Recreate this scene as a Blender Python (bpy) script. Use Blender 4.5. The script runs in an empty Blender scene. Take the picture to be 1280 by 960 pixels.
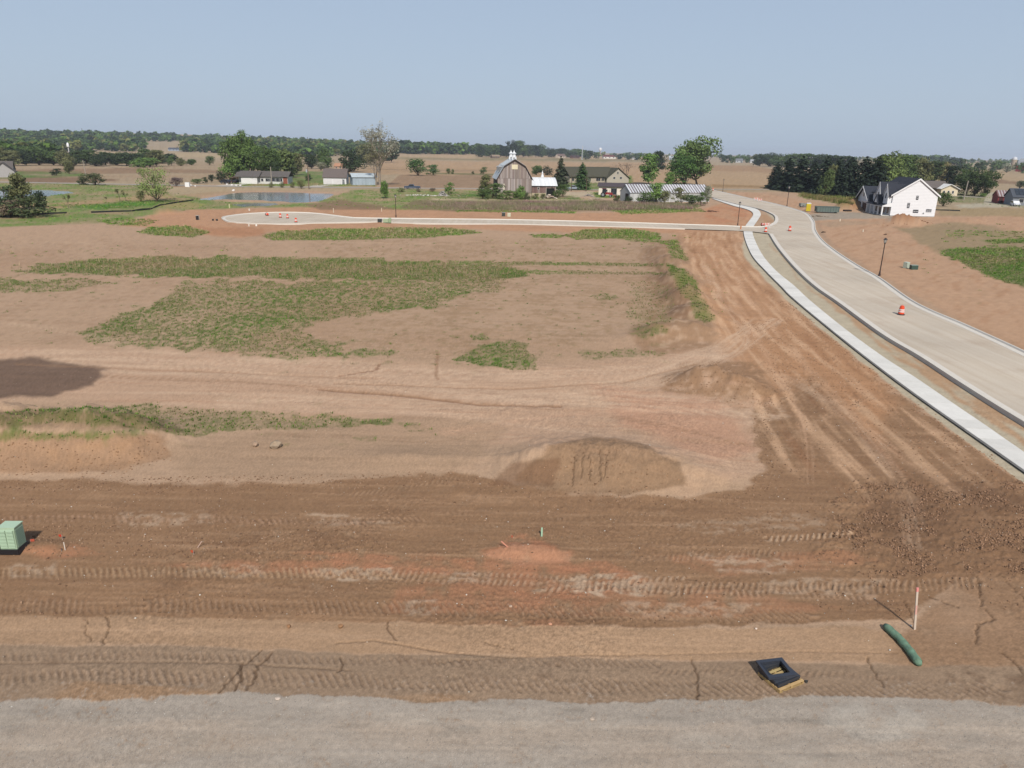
import bpy, math, random
import numpy as np
from mathutils import Vector, Matrix

# ------------------------------------------------------------------ camera
SC = bpy.context.scene
COL = SC.collection
PITCH, ROLL, FPX, EYE = math.radians(17.95), math.atan(.018), 900.0, 15.0
fw = np.array([0, math.cos(PITCH), -math.sin(PITCH)])
_r0 = np.array([1.0, 0, 0]); _u0 = np.array([0, math.sin(PITCH), math.cos(PITCH)])
rt = _r0*math.cos(ROLL) + _u0*math.sin(ROLL)
up = _u0*math.cos(ROLL) - _r0*math.sin(ROLL)
cam = bpy.data.cameras.new('camera'); cam.lens = 36*FPX/1280; cam.sensor_width = 36
cam.clip_start = .1; cam.clip_end = 40000
cam_o = bpy.data.objects.new('camera', cam); COL.objects.link(cam_o)
M = Matrix.Identity(4)
for i in range(3):
    M[i][0] = rt[i]; M[i][1] = up[i]; M[i][2] = -fw[i]
M[2][3] = EYE
cam_o.matrix_world = M
SC.camera = cam_o

# ------------------------------------------------------------------ sky and sun
SUN_EL = math.radians(42); SUN_VEC = Vector((.17, -.985, 0)).normalized()
w = bpy.data.worlds.new("World"); SC.world = w; w.use_nodes = True
nt = w.node_tree; nt.nodes.clear()
o_ = nt.nodes.new('ShaderNodeOutputWorld'); bg = nt.nodes.new('ShaderNodeBackground')
sky = nt.nodes.new('ShaderNodeTexSky'); sky.sky_type = 'NISHITA'; sky.sun_disc = False
sky.sun_elevation = SUN_EL; sky.sun_rotation = math.atan2(SUN_VEC.x, SUN_VEC.y)
sky.dust_density = 2.0; sky.air_density = 1.0
bg.inputs['Strength'].default_value = .10
# milky high haze: most of the sky is one even veil of pale grey-blue
mix = nt.nodes.new('ShaderNodeMix'); mix.data_type = 'RGBA'; mix.inputs['Factor'].default_value = .86
geo = nt.nodes.new('ShaderNodeNewGeometry'); sep = nt.nodes.new('ShaderNodeSeparateXYZ')
ramp = nt.nodes.new('ShaderNodeValToRGB')
ramp.color_ramp.elements[0].position = .0; ramp.color_ramp.elements[0].color = (3.5, 4.28, 5.28, 1)
ramp.color_ramp.elements[1].position = .45; ramp.color_ramp.elements[1].color = (2.62, 3.32, 4.62, 1)
tc = nt.nodes.new('ShaderNodeTexCoord')
nt.links.new(tc.outputs['Generated'], sep.inputs[0])
nt.links.new(sep.outputs['Z'], ramp.inputs['Fac'])
nt.links.new(sky.outputs[0], mix.inputs['A']); nt.links.new(ramp.outputs[0], mix.inputs['B'])
nt.links.new(mix.outputs['Result'], bg.inputs['Color']); nt.links.new(bg.outputs[0], o_.inputs[0])
sun = bpy.data.lights.new('sun', 'SUN'); sun.energy = 4.35; sun.angle = math.radians(3); sun.color = (1, .95, .875)
sun_o = bpy.data.objects.new('sun', sun); COL.objects.link(sun_o)
sdir = Vector((SUN_VEC.x*math.cos(SUN_EL), SUN_VEC.y*math.cos(SUN_EL), math.sin(SUN_EL)))
sun_o.rotation_euler = sdir.to_track_quat('Z', 'Y').to_euler()
SC.view_settings.view_transform = 'Standard'; SC.view_settings.look = 'None'
SC.view_settings.exposure = 0.38; SC.view_settings.gamma = 1.0
SC.cycles.max_bounces = 5; SC.cycles.diffuse_bounces = 2; SC.cycles.transparent_max_bounces = 4

# ------------------------------------------------------------------ helpers: noise, measuring
R = random.Random(7); NR = np.random.RandomState(7)
K = .62
def lin(c, k=K):
    c = np.asarray(c, float)/255
    return np.where(c <= .04045, c/12.92, ((c+.055)/1.055)**2.4)*k
_perm = NR.permutation(4096).astype(np.int32)
_gr = NR.uniform(0, 2*math.pi, 4096); _gx = np.cos(_gr).astype(np.float32); _gy = np.sin(_gr).astype(np.float32)
def noise(x, y, seed=0):
    x = np.asarray(x, np.float64) + seed*17.31; y = np.asarray(y, np.float64) - seed*9.77
    xi = np.floor(x).astype(np.int64); yi = np.floor(y).astype(np.int64)
    xf = (x-xi).astype(np.float32); yf = (y-yi).astype(np.float32)
    u = xf*xf*xf*(xf*(xf*6-15)+10); v = yf*yf*yf*(yf*(yf*6-15)+10)
    def g(a, b, dx, dy):
        h = _perm[(_perm[a & 4095]+b) & 4095]
        return _gx[h]*dx + _gy[h]*dy
    n00 = g(xi, yi, xf, yf); n10 = g(xi+1, yi, xf-1, yf); n01 = g(xi, yi+1, xf, yf-1); n11 = g(xi+1, yi+1, xf-1, yf-1)
    return ((n00*(1-u)+n10*u)*(1-v) + (n01*(1-u)+n11*u)*v)*1.5
def fbm(x, y, o=4, seed=0, gain=.5):
    s = 0; a = 1; t = 0
    for i in range(o):
        s = s + a*noise(x*2**i, y*2**i, seed+i*3); t += a; a *= gain
    return s/t*1.3
def sstep(a, b, x):
    t = np.clip((x-a)/(b-a), 0, 1); return t*t*(3-2*t)
def to_px(x, y, z=0.0):
    vx, vy, vz = x, y, z-EYE
    wd = vx*fw[0]+vy*fw[1]+vz*fw[2]
    wd = np.where(wd < .5, .5, wd)
    return 640+FPX*(vx*rt[0]+vy*rt[1]+vz*rt[2])/wd, 480-FPX*(vx*up[0]+vy*up[1]+vz*up[2])/wd
def flat(px, py, z=0.0):
    d = fw + (px-640)/FPX*rt + (480-py)/FPX*up
    t = (z-EYE)/d[2]
    return d[0]*t, d[1]*t

# mounds: (x, y, half length, half width, turn, height, sharpness)
MOUNDS = []
def mound(px, py, sx, sy, h, rot=0.0, p=2.0):
    x, y = flat(px, py); MOUNDS.append((x, y, sx, sy, math.radians(rot), h, p))
# bank on the left, with a cut face towards the camera
for a in ((-60, 552, 5, 3.0, 1.1, 0, 3), (60, 553, 4.2, 3.0, 1.15, -3, 3), (150, 552, 2.7, 2.4, 1.1, 0, 2.5)): mound(*a)
# low wide mound in the centre, and the small one in front of it
mound(745, 578, 4.0, 2.7, 1.0, 0, 1.8); mound(672, 585, 1.5, 1.3, .55, 0, 2); mound(835, 590, 3.0, 1.8, .35)
mound(520, 575, 3.6, 1.3, .22, -5)
# spoil heaps at the end of the berm
mound(872, 478, 1.6, 1.5, .85); mound(905, 483, 2.0, 1.7, .85, 30); mound(940, 492, 1.7, 1.9, .6, -20)
# the berm itself
for a in ((828, 318, 2.4, 8, 1.2), (838, 335, 2.5, 7, 1.5), (848, 355, 2.4, 5, 1.7), (858, 378, 2.3, 4, 1.7), (868, 398, 2.2, 3, 1.4)): mound(a[0], a[1], a[2], a[3], a[4], 0, 2.0)
mound(850, 416, 3.6, 2.6, 1.0, 8, 3); mound(812, 424, 2.4, 1.8, .4)
# around the building site
mound(1126, 279.5, 3.9, 2.8, 2.5, 0, 1.5); mound(1140, 280.5, 3.6, 2.4, .8); mound(1066, 262, 4.6, 3.2, 3.4); mound(1054, 263, 3, 3, 2.2)
mound(1206, 277, 3.6, 2.4, .9); mound(1215, 276, 3.2, 2.4, .6)
mound(1253, 293, 14, 5, .5)
mound(207, 266, 4.0, 3.2, 1.2); mound(735, 246, 1.9, 1.9, 1.5); mound(713.5, 246, 1, 1, .1)
mound(245, 250, 14, 3, .5); mound(440, 245, 8, 5, .8)
mound(665, 689, 1.6, .55, .16, 0, 3); mound(50, 684, 1.4, .5, .12, 0, 3)
PONDS = [[(243, 249), (275, 244), (292, 240.5), (330, 239.2), (415, 241.2), (418, 243), (398, 251.2), (370, 252.2), (320, 249.5), (262, 250.5)],
         [(287, 254.5), (320, 252.6), (355, 253.5), (335, 256.2), (305, 257.6)],
         [(-260, 230), (-60, 234), (0, 235.5), (60, 237), (98, 239.5), (60, 244), (0, 249), (-200, 250)]]
PUDDLE = [(-160, 462), (-20, 466), (10, 470), (14, 478), (-20, 490), (-160, 492)]
def sdf(X, Y, P, ay=1.0):
    P = np.asarray(P, float); d = np.full(X.shape, 1e18); ins = np.zeros(X.shape, bool); n = len(P)
    for i in range(n):
        x0, y0 = P[i]; x1, y1 = P[(i+1) % n]
        ex, ey = x1-x0, (y1-y0)*ay
        vx, vy = X-x0, (Y-y0)*ay
        t = np.clip((vx*ex+vy*ey)/(ex*ex+ey*ey+1e-12), 0, 1)
        d = np.minimum(d, (vx-ex*t)**2+(vy-ey*t)**2)
        if y0 != y1:
            c = ((y0 > Y) != (y1 > Y)) & (X < (x1-x0)*(Y-y0)/(y1-y0)+x0); ins ^= c
    d = np.sqrt(d); return np.where(ins, d, -d)
def wpoly(P): return [flat(a, b) for a, b in P]
# traced lines of the new street (pixels of the photograph's ground plane)
CURB_L = [(961, 292), (968.8, 305), (980, 320), (997, 339), (1019, 359), (1047.5, 379), (1100, 417.5), (1146, 445), (1192, 475), (1236, 503), (1280, 530), (1360, 578), (1460, 636)]
CURB_LN = [(889, 246.6), (916, 254.2), (935, 258.3), (950, 261.8), (961, 266), (968, 270.5), (968, 277), (961, 281.6), (950, 283.6), (930, 283.4), (900, 282), (860, 280.8), (760, 277.6), (640, 274.7), (540, 273.6), (456, 272.6), (437, 271.6), (400, 267.2), (375, 265.7), (345, 265.6), (312, 267), (290, 269.3), (277, 272.2), (284, 277), (305, 279), (331, 280.2), (369, 280.2), (400, 279.2), (475, 277.8), (520, 279.6), (640, 280.6), (740, 283), (860, 286.4), (928, 288.6), (950, 290.5), (961, 292)]
CURB_R = [(1520, 550), (1400, 498), (1340, 470), (1280, 440), (1210, 408), (1146, 379.5), (1100, 347.8), (1075.6, 334), (1047, 315.5), (1029, 301), (1020, 288), (1018, 277), (1010, 267.5), (997, 262.5), (984, 258.6), (961, 252.9), (940.6, 248.7), (916, 243), (897.5, 238.8), (889, 237)]
WALK_L = [(890, 248.2), (916, 257), (927.5, 259.8), (938, 263.5), (941.5, 268), (938, 274), (932, 282), (929.5, 289), (932, 301), (940.6, 320), (957.5, 339), (976, 357.5), (991, 372.5), (1045, 417), (1100, 460), (1146, 494), (1192, 526.5), (1240, 560), (1280, 588), (1400, 672), (1480, 728)]
WALK_R = [(890, 247.4), (918, 254.9), (932, 257.8), (946, 261.5), (951, 267), (948.5, 273), (942.5, 282), (940.5, 289), (944, 301), (954, 320), (970.6, 339), (993, 357.5), (1010, 373.5), (1052, 408), (1100, 443.5), (1146, 473.5), (1192, 505), (1237.6, 536), (1280, 565.5), (1400, 645), (1480, 700)]
ROAD_W = wpoly(CURB_L + CURB_R + [(880, 234), (870, 240)] + CURB_LN)
BED_W = wpoly(WALK_L[:] + CURB_R + [(870, 240)])
def height(x, y, fine=False):
    x = np.asarray(x, float); y = np.asarray(y, float)
    r = np.hypot(x, y); az = np.degrees(np.arctan2(x, y))
    wl = sstep(8, -22, az)
    z = (30*wl*sstep(950, 3000, r) + 6*sstep(1200, 4000, r) + 9*wl*sstep(1200, 2000, r)*(1+noise(x/900, y/900, 3)))
    z = np.where(np.abs(az) > 100, 0, z)
    for (mx, my, sx, sy, a, h, p) in MOUNDS:
        m = (np.abs(x-mx) < 3*max(sx, sy)) & (np.abs(y-my) < 3*max(sx, sy))
        if not m.any(): continue
        dx, dy = x[m]-mx, y[m]-my
        u = (dx*math.cos(a)+dy*math.sin(a))/sx; v = (-dx*math.sin(a)+dy*math.cos(a))/sy
        q = (u*u+v*v)
        if fine: q = q*(1+.22*fbm(dx/1.7/max(1, sx/3)+mx, dy/1.7/max(1, sx/3)+my, 3, 5))
        e_ = h*np.exp(-np.abs(q)**(p/2)*1.1)
        if fine: e_ = e_*(1+.22*fbm(x[m]/1.3, y[m]/1.6, 3, 7)*(h > .2))
        z[m] = z[m]+e_
    for P in PONDS_W:
        m = (r > 120) & (r < 420) & (x < -40)
        if m.any():
            q = -sdf(x[m], y[m], P); zz = z[m]; z[m] = zz*sstep(-1, 2, q) - .5*sstep(1.5, -1.5, q)
    return z
PONDS_W = [wpoly(P) for P in PONDS]
def G(px, py):
    """point where the sight line through a photograph pixel meets the terrain"""
    d = fw + (px-640)/FPX*rt + (480-py)/FPX*up
    t = np.geomspace(8, 9000, 2500)
    X, Y, Z = d[0]*t, d[1]*t, EYE+d[2]*t
    H = height(X, Y); k = np.nonzero(Z <= H)[0]
    i = k[0] if len(k) else len(t)-1
    if i == 0: return Vector((X[0], Y[0], H[0]))
    a = (Z[i-1]-H[i-1]); b = (H[i]-Z[i]); s = a/(a+b) if a+b > 1e-9 else 0
    x, y = X[i-1]+(X[i]-X[i-1])*s, Y[i-1]+(Y[i]-Y[i-1])*s
    return Vector((x, y, float(height(np.array([x]), np.array([y]))[0])))
def H1(x, y): return float(height(np.array([x]), np.array([y]))[0])
def size_at(p, px_h, px_w=0):
    """metres for a height / width given in photograph pixels at ground point p"""
    x0, y0 = to_px(p.x, p.y, p.z)
    x1, y1 = to_px(p.x, p.y, p.z+1)
    m = 1/math.hypot(float(x1-x0), float(y1-y0))
    depth = (p.x*fw[0]+p.y*fw[1]+(p.z-EYE)*fw[2])/FPX
    return px_h*m, px_w*depth

# ------------------------------------------------------------------ helpers: materials
def mat(name, base=None, attr=True, rough=.85, nscale=3.0, namp=.18, bump=.0, metal=0.0, objcol=False, transl=0.0, spec=.3, bscale=None, lo=None):
    m = bpy.data.materials.new(name); m.use_nodes = True; n = m.node_tree.nodes; l = m.node_tree.links
    p = n['Principled BSDF']; p.inputs['Roughness'].default_value = rough; p.inputs['Metallic'].default_value = metal
    p.inputs['Specular IOR Level'].default_value = spec
    if attr:
        a = n.new('ShaderNodeVertexColor'); a.layer_name = 'Col'; c = a.outputs['Color']
    else:
        rgb = n.new('ShaderNodeRGB'); rgb.outputs[0].default_value = (*base, 1); c = rgb.outputs[0]
    if objcol:
        oi = n.new('ShaderNodeObjectInfo'); mx = n.new('ShaderNodeMix'); mx.data_type = 'RGBA'; mx.blend_type = 'MULTIPLY'
        mx.inputs['Factor'].default_value = 1; l.new(c, mx.inputs['A']); l.new(oi.outputs['Color'], mx.inputs['B']); c = mx.outputs['Result']
    g = n.new('ShaderNodeTexCoord')
    if namp > 0:
        t = n.new('ShaderNodeTexNoise'); t.inputs['Scale'].default_value = nscale; t.inputs['Detail'].default_value = 5; t.inputs['Roughness'].default_value = .65
        l.new(g.outputs['Object'], t.inputs['Vector'])
        mr = n.new('ShaderNodeMapRange'); mr.inputs[1].default_value = .25; mr.inputs[2].default_value = .75
        mr.inputs[3].default_value = 1-namp; mr.inputs[4].default_value = 1+namp; l.new(t.outputs['Fac'], mr.inputs[0])
        vm = n.new('ShaderNodeVectorMath'); vm.operation = 'SCALE'; l.new(c, vm.inputs[0]); l.new(mr.outputs[0], vm.inputs['Scale']); c = vm.outputs[0]
    l.new(c, p.inputs['Base Color'])
    if bump > 0:
        t2 = n.new('ShaderNodeTexNoise'); t2.inputs['Scale'].default_value = bscale or nscale*2; t2.inputs['Detail'].default_value = 6; t2.inputs['Roughness'].default_value = .7
        l.new(g.outputs['Object'], t2.inputs['Vector'])
        b = n.new('ShaderNodeBump'); b.inputs['Strength'].default_value = .8; b.inputs['Distance'].default_value = bump
        l.new(t2.outputs['Fac'], b.inputs['Height']); l.new(b.outputs[0], p.inputs['Normal'])
    if transl > 0:
        tr = n.new('ShaderNodeBsdfTranslucent'); l.new(c, tr.inputs['Color'])
        ms = n.new('ShaderNodeMixShader'); ms.inputs[0].default_value = transl
        l.new(p.outputs[0], ms.inputs[1]); l.new(tr.outputs[0], ms.inputs[2]); l.new(ms.outputs[0], n['Material Output'].inputs[0])
    return m
MT = dict(
    soil=mat('soil', rough=.97, nscale=13, namp=.13, bump=.024, bscale=14, spec=.1),
    gravel=mat('loose_gravel', rough=.95, nscale=34, namp=.22, bump=.016, bscale=34, spec=.12),
    field=mat('field_soil', rough=.98, nscale=.5, namp=.12, spec=.05),
    matte=mat('painted_matte', rough=.7, nscale=1.5, namp=.05, spec=.3),
    rough=mat('weathered_rough', rough=.95, nscale=4, namp=.22, bump=.01, spec=.15),
    concrete=mat('fresh_concrete', rough=.9, nscale=1.6, namp=.07, bump=.004, bscale=40, spec=.2),
    metal=mat('sheet_metal', rough=.5, nscale=.8, namp=.12, metal=.1, spec=.5),
    plastic=mat('moulded_plastic', rough=.42, nscale=3, namp=.05, spec=.45),
    glass=mat('window_glass', base=(.02, .024, .03), attr=False, rough=.08, namp=0, spec=.6),
    leaf=mat('foliage', rough=.7, nscale=.35, namp=.22, objcol=True, transl=.3, spec=.12),
    bark=mat('bark', rough=.95, nscale=6, namp=.3, bump=.02, spec=.1),
    grass=mat('grass_blades', rough=.85, nscale=.4, namp=.2, transl=.2, spec=.08),
    roadbed=mat('compacted_base', rough=.95, nscale=14, namp=.13, bump=.012, bscale=22, spec=.15),
)
def water_mat():
    m = bpy.data.materials.new('pond_water'); m.use_nodes = True; n = m.node_tree.nodes; l = m.node_tree.links
    p = n['Principled BSDF']; p.inputs['Base Color'].default_value = (.10, .125, .14, 1); p.inputs['Roughness'].default_value = .06
    t = n.new('ShaderNodeTexNoise'); t.inputs['Scale'].default_value = .9; t.inputs['Detail'].default_value = 4
    g = n.new('ShaderNodeTexCoord'); mp = n.new('ShaderNodeMapping'); mp.inputs['Scale'].default_value = (.5, 1.6, 1)
    l.new(g.outputs['Object'], mp.inputs[0]); l.new(mp.outputs[0], t.inputs['Vector'])
    b = n.new('ShaderNodeBump'); b.inputs['Strength'].default_value = .5; b.inputs['Distance'].default_value = .12
    l.new(t.outputs['Fac'], b.inputs['Height']); l.new(b.outputs[0], p.inputs['Normal'])
    return m
MT['water'] = water_mat()

# ------------------------------------------------------------------ helpers: objects
def tag(o, label=None, cat=None, group=None, kind=None):
    if label: o['label'] = label
    if cat: o['category'] = cat
    if group: o['group'] = group
    if kind: o['kind'] = kind
    return o
def thing(name, label, cat, loc=(0, 0, 0), rz=0.0, group=None):
    o = bpy.data.objects.new(name, None); o.empty_display_size = .3; COL.objects.link(o)
    o.location = loc; o.rotation_euler = (0, 0, rz)
    return tag(o, label, cat, group)
def np_mesh(name, V, F, colors=None, nper=None, smooth=False, m=None):
    """V (n,3), F flat index array with nper verts per face (3 or 4)"""
    V = np.asarray(V, np.float32); F = np.asarray(F, np.int32)
    nf = F.shape[0]; k = F.shape[1]
    me = bpy.data.meshes.new(name)
    me.vertices.add(len(V)); me.vertices.foreach_set('co', V.ravel())
    me.loops.add(nf*k); me.loops.foreach_set('vertex_index', F.ravel())
    me.polygons.add(nf); me.polygons.foreach_set('loop_start', np.arange(0, nf*k, k, dtype=np.int32))
    me.polygons.foreach_set('loop_total', np.full(nf, k, np.int32))
    if smooth: me.polygons.foreach_set('use_smooth', np.ones(nf, bool))
    if colors is not None:
        at = me.color_attributes.new('Col', 'FLOAT_COLOR', 'POINT')
        c = np.ones((len(V), 4), np.float32); c[:, :3] = colors; at.data.foreach_set('color', c.ravel())
    me.update(calc_edges=True)
    if m is not None: me.materials.append(m)
    return me
def link(name, me, parent=None, loc=None):
    o = bpy.data.objects.new(name, me); COL.objects.link(o)
    if parent is not None: o.parent = parent
    if loc is not None: o.location = loc
    return o
class MB:
    """collects boxes, bars, sheets; one mesh object when linked"""
    def __init__(s): s.v = []; s.f = []; s.c = []; s.col = lin((200, 200, 200))
    def paint(s, *rgb): s.col = lin(rgb); return s
    def add(s, vs, fs):
        k = len(s.v); s.v += [tuple(v) for v in vs]; s.f += [tuple(i+k for i in f) for f in fs]; s.c += [s.col]*len(vs); return s
    def box(s, x0, x1, y0, y1, z0, z1):
        v = [(x, y, z) for z in (z0, z1) for y in (y0, y1) for x in (x0, x1)]
        return s.add(v, [(0, 2, 3, 1), (4, 5, 7, 6), (0, 1, 5, 4), (2, 6, 7, 3), (0, 4, 6, 2), (1, 3, 7, 5)])
    def prism(s, P, y0, y1, axis='y'):
        """outline P in (x,z) pushed along y (or in (y,z) pushed along x, or (x,y) along z)"""
        n = len(P)
        mk = {'y': lambda a, b, t: (a, t, b), 'x': lambda a, b, t: (t, a, b), 'z': lambda a, b, t: (a, b, t)}[axis]
        v = [mk(a, b, y0) for a, b in P]+[mk(a, b, y1) for a, b in P]
        f = [tuple(range(n)), tuple(range(2*n-1, n-1, -1))]+[(i, i+n, (i+1) % n+n, (i+1) % n) for i in range(n)]
        return s.add(v, f)
    def tube(s, pts, rad, n=6, cap=True):
        pts = [Vector(p) for p in pts]; rad = rad if hasattr(rad, '__len__') else [rad]*len(pts)
        vs = []; fs = []
        for i, p in enumerate(pts):
            d = (pts[min(i+1, len(pts)-1)]-pts[max(i-1, 0)]).normalized()
            a = d.cross(Vector((0, 0, 1))) if abs(d.z) < .9 else d.cross(Vector((1, 0, 0)))
            a.normalize(); b = d.cross(a)
            for j in range(n):
                t = 2*math.pi*j/n; vs.append(p+(a*math.cos(t)+b*math.sin(t))*rad[i])
        for i in range(len(pts)-1):
            for j in range(n):
                fs.append((i*n+j, i*n+(j+1) % n, (i+1)*n+(j+1) % n, (i+1)*n+j))
        if cap: fs += [tuple(range(n))[::-1], tuple((len(pts)-1)*n+j for j in range(n))]
        return s.add(vs, fs)
    def lathe(s, prof, n=14, cx=0, cy=0, z0=0):
        vs = []; fs = []
        for r_, z in prof:
            for j in range(n):
                t = 2*math.pi*j/n; vs.append((cx+r_*math.cos(t), cy+r_*math.sin(t), z0+z))
        for i in range(len(prof)-1):
            for j in range(n): fs.append((i*n+j, i*n+(j+1) % n, (i+1)*n+(j+1) % n, (i+1)*n+j))
        fs += [tuple(range(n))[::-1], tuple((len(prof)-1)*n+j for j in range(n))]
        return s.add(vs, fs)
    def quad(s, a, b, c, d, t=.05):
        a, b, c, d = map(Vector, (a, b, c, d)); n = (b-a).cross(c-a).normalized()*t
        v = [a, b, c, d, a-n, b-n, c-n, d-n]
        return s.add(v, [(0, 1, 2, 3), (7, 6, 5, 4), (0, 4, 5, 1), (1, 5, 6, 2), (2, 6, 7, 3), (3, 7, 4, 0)])
    def mesh(s, name, m, smooth=False):
        me = bpy.data.meshes.new(name); me.from_pydata(s.v, [], s.f)
        at = me.color_attributes.new('Col', 'FLOAT_COLOR', 'POINT')
        c = np.ones((len(s.v), 4), np.float32); c[:, :3] = np.array(s.c); at.data.foreach_set('color', c.ravel())
        if smooth: me.polygons.foreach_set('use_smooth', np.ones(len(me.polygons), bool))
        me.materials.append(MT[m]); return me
    def obj(s, name, m='matte', parent=None, smooth=False): return link(name, s.mesh(name, m, smooth), parent)
def copy_tree(o, parent=None):
    c = o.copy(); COL.objects.link(c)
    if parent is not None: c.parent = parent
    for ch in [x for x in o.children if x.name in bpy.data.objects and x != c]: copy_tree(ch, c)
    return c

# ================================================================== THE GROUND
def smooth_path(P, step=.8):
    P = [Vector((*flat(a, b), 0)) for a, b in P]; out = []
    for i in range(len(P)-1):
        p0, p1, p2, p3 = P[max(i-1, 0)], P[i], P[i+1], P[min(i+2, len(P)-1)]
        n = max(2, int((p2-p1).length/step))
        for k in range(n):
            t = k/n
            out.append(.5*((2*p1)+(p2-p0)*t+(2*p0-5*p1+4*p2-p3)*t*t+(3*p1-p0-3*p2+p3)*t**3))
    out.append(P[-1]); return out
def build_ground():
    az = np.radians(np.concatenate([np.linspace(-180, -54, 32, endpoint=False), np.linspace(-54, -43, 46, endpoint=False),
                                    np.linspace(-43, 43, 930), np.linspace(43, 54, 47)[1:], np.linspace(54, 180, 33)[1:-1]]))
    yh = 188.4
    pys = np.arange(1010, yh+7, -1.36)
    a = PITCH + np.arctan((pys-480)/FPX)
    rr = EYE/np.tan(a)
    rr = np.concatenate([[.02, 3, 6, 8, 10, 11.5], rr[rr > 12.2], np.geomspace(rr[-1]*1.04, 16000, 46)])
    na, nr = len(az), len(rr)
    Rr, A = np.meshgrid(rr, az, indexing='ij')
    X = (Rr*np.sin(A)).ravel(); Y = (Rr*np.cos(A)).ravel(); RR = Rr.ravel()
    Z = height(X, Y, True)
    PX, PY = to_px(X, Y, Z)
    back = (Y < 3) & (RR > 12); PX = np.where(back, -5000, PX)
    dr = np.gradient(rr); cell = np.outer(dr*rr, np.gradient(az)).ravel()
    # ---- shared noise
    n_big = fbm(X/26, Y/26, 4, 1); n_mid = fbm(X/5, Y/5, 4, 2); n_sm = fbm(X/.9, Y/.9, 4, 3)
    n_fine = noise(X/.16, Y/.16, 4)*sstep(110, 40, RR); n_str = fbm(X/9+n_mid*.1, Y/.5, 4, 6); n_str2 = fbm(X/3, Y/.18, 3, 8); n_str3 = fbm(X/5, Y/.28, 4, 9)
    w1 = fbm(PX/46, PY/14, 4, 11); w2 = fbm(PX/46+40, PY/14, 4, 12)
    C = np.tile(lin((180, 152, 129)), (len(X), 1))
    def mixin(idx, m, c):
        C[idx] = C[idx]*(1-m[:, None]) + (lin(c)[None] if len(np.shape(c)) == 1 else c)*m[:, None]
    def region(P, soft=4, wob=8, ay=2.2):
        P = np.asarray(P, float); pad = soft+wob+4
        idx = np.nonzero((PX > P[:, 0].min()-pad) & (PX < P[:, 0].max()+pad) & (PY > P[:, 1].min()-pad/2) & (PY < P[:, 1].max()+pad/2))[0]
        d = sdf(PX[idx]+w1[idx]*wob, PY[idx]+w2[idx]*wob*.4, P, ay)
        return idx, sstep(-soft, soft, d)
    def paint(P, c, soft=4, wob=8, op=1.0, tex=None):
        idx, m = region(P, soft, wob)
        if tex is not None: m = m*tex[idx]
        mixin(idx, np.clip(m*op, 0, 1), c); return idx, m
    L_, R_ = -900, 2200
    # ---- middle distance: dry pinkish soil, mottled
    mixin(slice(None), .5*sstep(-.1, .7, n_big), (164, 133, 109))
    mixin(slice(None), .35*sstep(0, .8, n_mid), (183, 153, 130))
    mixin(slice(None), .28*sstep(.1, .8, n_str), (150, 121, 100))
    # dead-thatch tint over the scraped area
    paint([(380, 300), (820, 298), (815, 400), (700, 445), (560, 450), (400, 430)], (150, 124, 98), 20, 20, .65, sstep(-.3, .5, n_sm+n_mid*.6))
    paint([(L_, 300), (360, 300), (300, 360), (200, 400), (100, 440), (L_, 430)], (152, 124, 102), 14, 20, .5, sstep(-.2, .6, n_str+n_mid*.5))
    # ---- hauling lane with long streaks
    lane = [(L_, 445), (120, 432), (430, 448), (600, 462), (760, 452), (880, 425), (930, 440), (955, 520), (960, 590), (850, 615), (700, 560), (500, 548), (300, 512), (120, 500), (L_, 505)]
    paint(lane, (188, 157, 134), 16, 14, .9)
    paint(lane, (164, 128, 105), 10, 14, .55, sstep(.05, .7, n_str))
    paint(lane, (202, 174, 151), 10, 14, .55, sstep(.1, .7, fbm(X/14, Y/.7, 3, 21)))
    paint([(740, 480), (900, 500), (950, 560), (900, 580), (780, 530)], (184, 140, 116), 14, 12, .6)
    paint([(500, 520), (640, 530), (560, 600), (230, 600), (200, 560), (330, 540)], (168, 141, 118), 12, 14, .7)
    paint([(660, 575), (850, 570), (930, 610), (800, 622)], (180, 151, 126), 10, 10, .7)
    # soaked hollow on the left
    # ---- worked brown ground in front
    brown = [(L_, 602), (100, 600), (240, 606), (400, 604), (480, 596), (560, 590), (640, 604), (720, 618), (850, 622), (930, 610), (960, 585), (940, 545), (945, 505), (975, 480), (930, 430), (915, 400), (1010, 400), (1130, 500), (1200, 545), (1290, 600), (1400, 640), (R_, 640), (R_, 900), (1280, 780), (1190, 730), (1130, 775), (800, 785), (400, 777), (L_, 772)]
    idxb, mb = paint(brown, (146, 115, 90), 5, 13, 1.0)
    paint(brown, (120, 92, 72), 5, 13, .6, sstep(.0, .7, n_mid*.6+n_sm*.5+n_str*.4))
    paint(brown, (166, 135, 109), 5, 13, .6, sstep(.0, .6, n_str2*.6+n_str*.6+n_sm*.2)); paint(brown, (112, 84, 66), 5, 13, .35, sstep(.05, .6, n_str3))
    # orange haul route beside the street
    org = [(838, 284), (925, 291), (938, 322), (990, 378), (1050, 430), (1120, 486), (1100, 560), (1010, 470), (960, 500), (930, 470), (900, 430), (885, 385), (862, 330)]
    paint(org, (178, 136, 104), 18, 14, .85)
    su, sv = Y.copy(), X.copy(); q_ = (X > -5) & (X < 90) & (Y > 8) & (Y < 200)
    wp = [flat(a, b) for a, b in WALK_L]; dd = np.full(q_.sum(), 1e9)
    for (ax, ay), (bx, by) in zip(wp[:-1], wp[1:]):
        ex, ey = bx-ax, by-ay; t_ = np.clip(((X[q_]-ax)*ex+(Y[q_]-ay)*ey)/(ex*ex+ey*ey), 0, 1); dd = np.minimum(dd, np.hypot(X[q_]-ax-t_*ex, Y[q_]-ay-t_*ey))
    sv[q_] = dd
    n_rt = fbm(su/12+n_mid*.1, sv/.85+.5*n_big, 4, 31)
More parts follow.
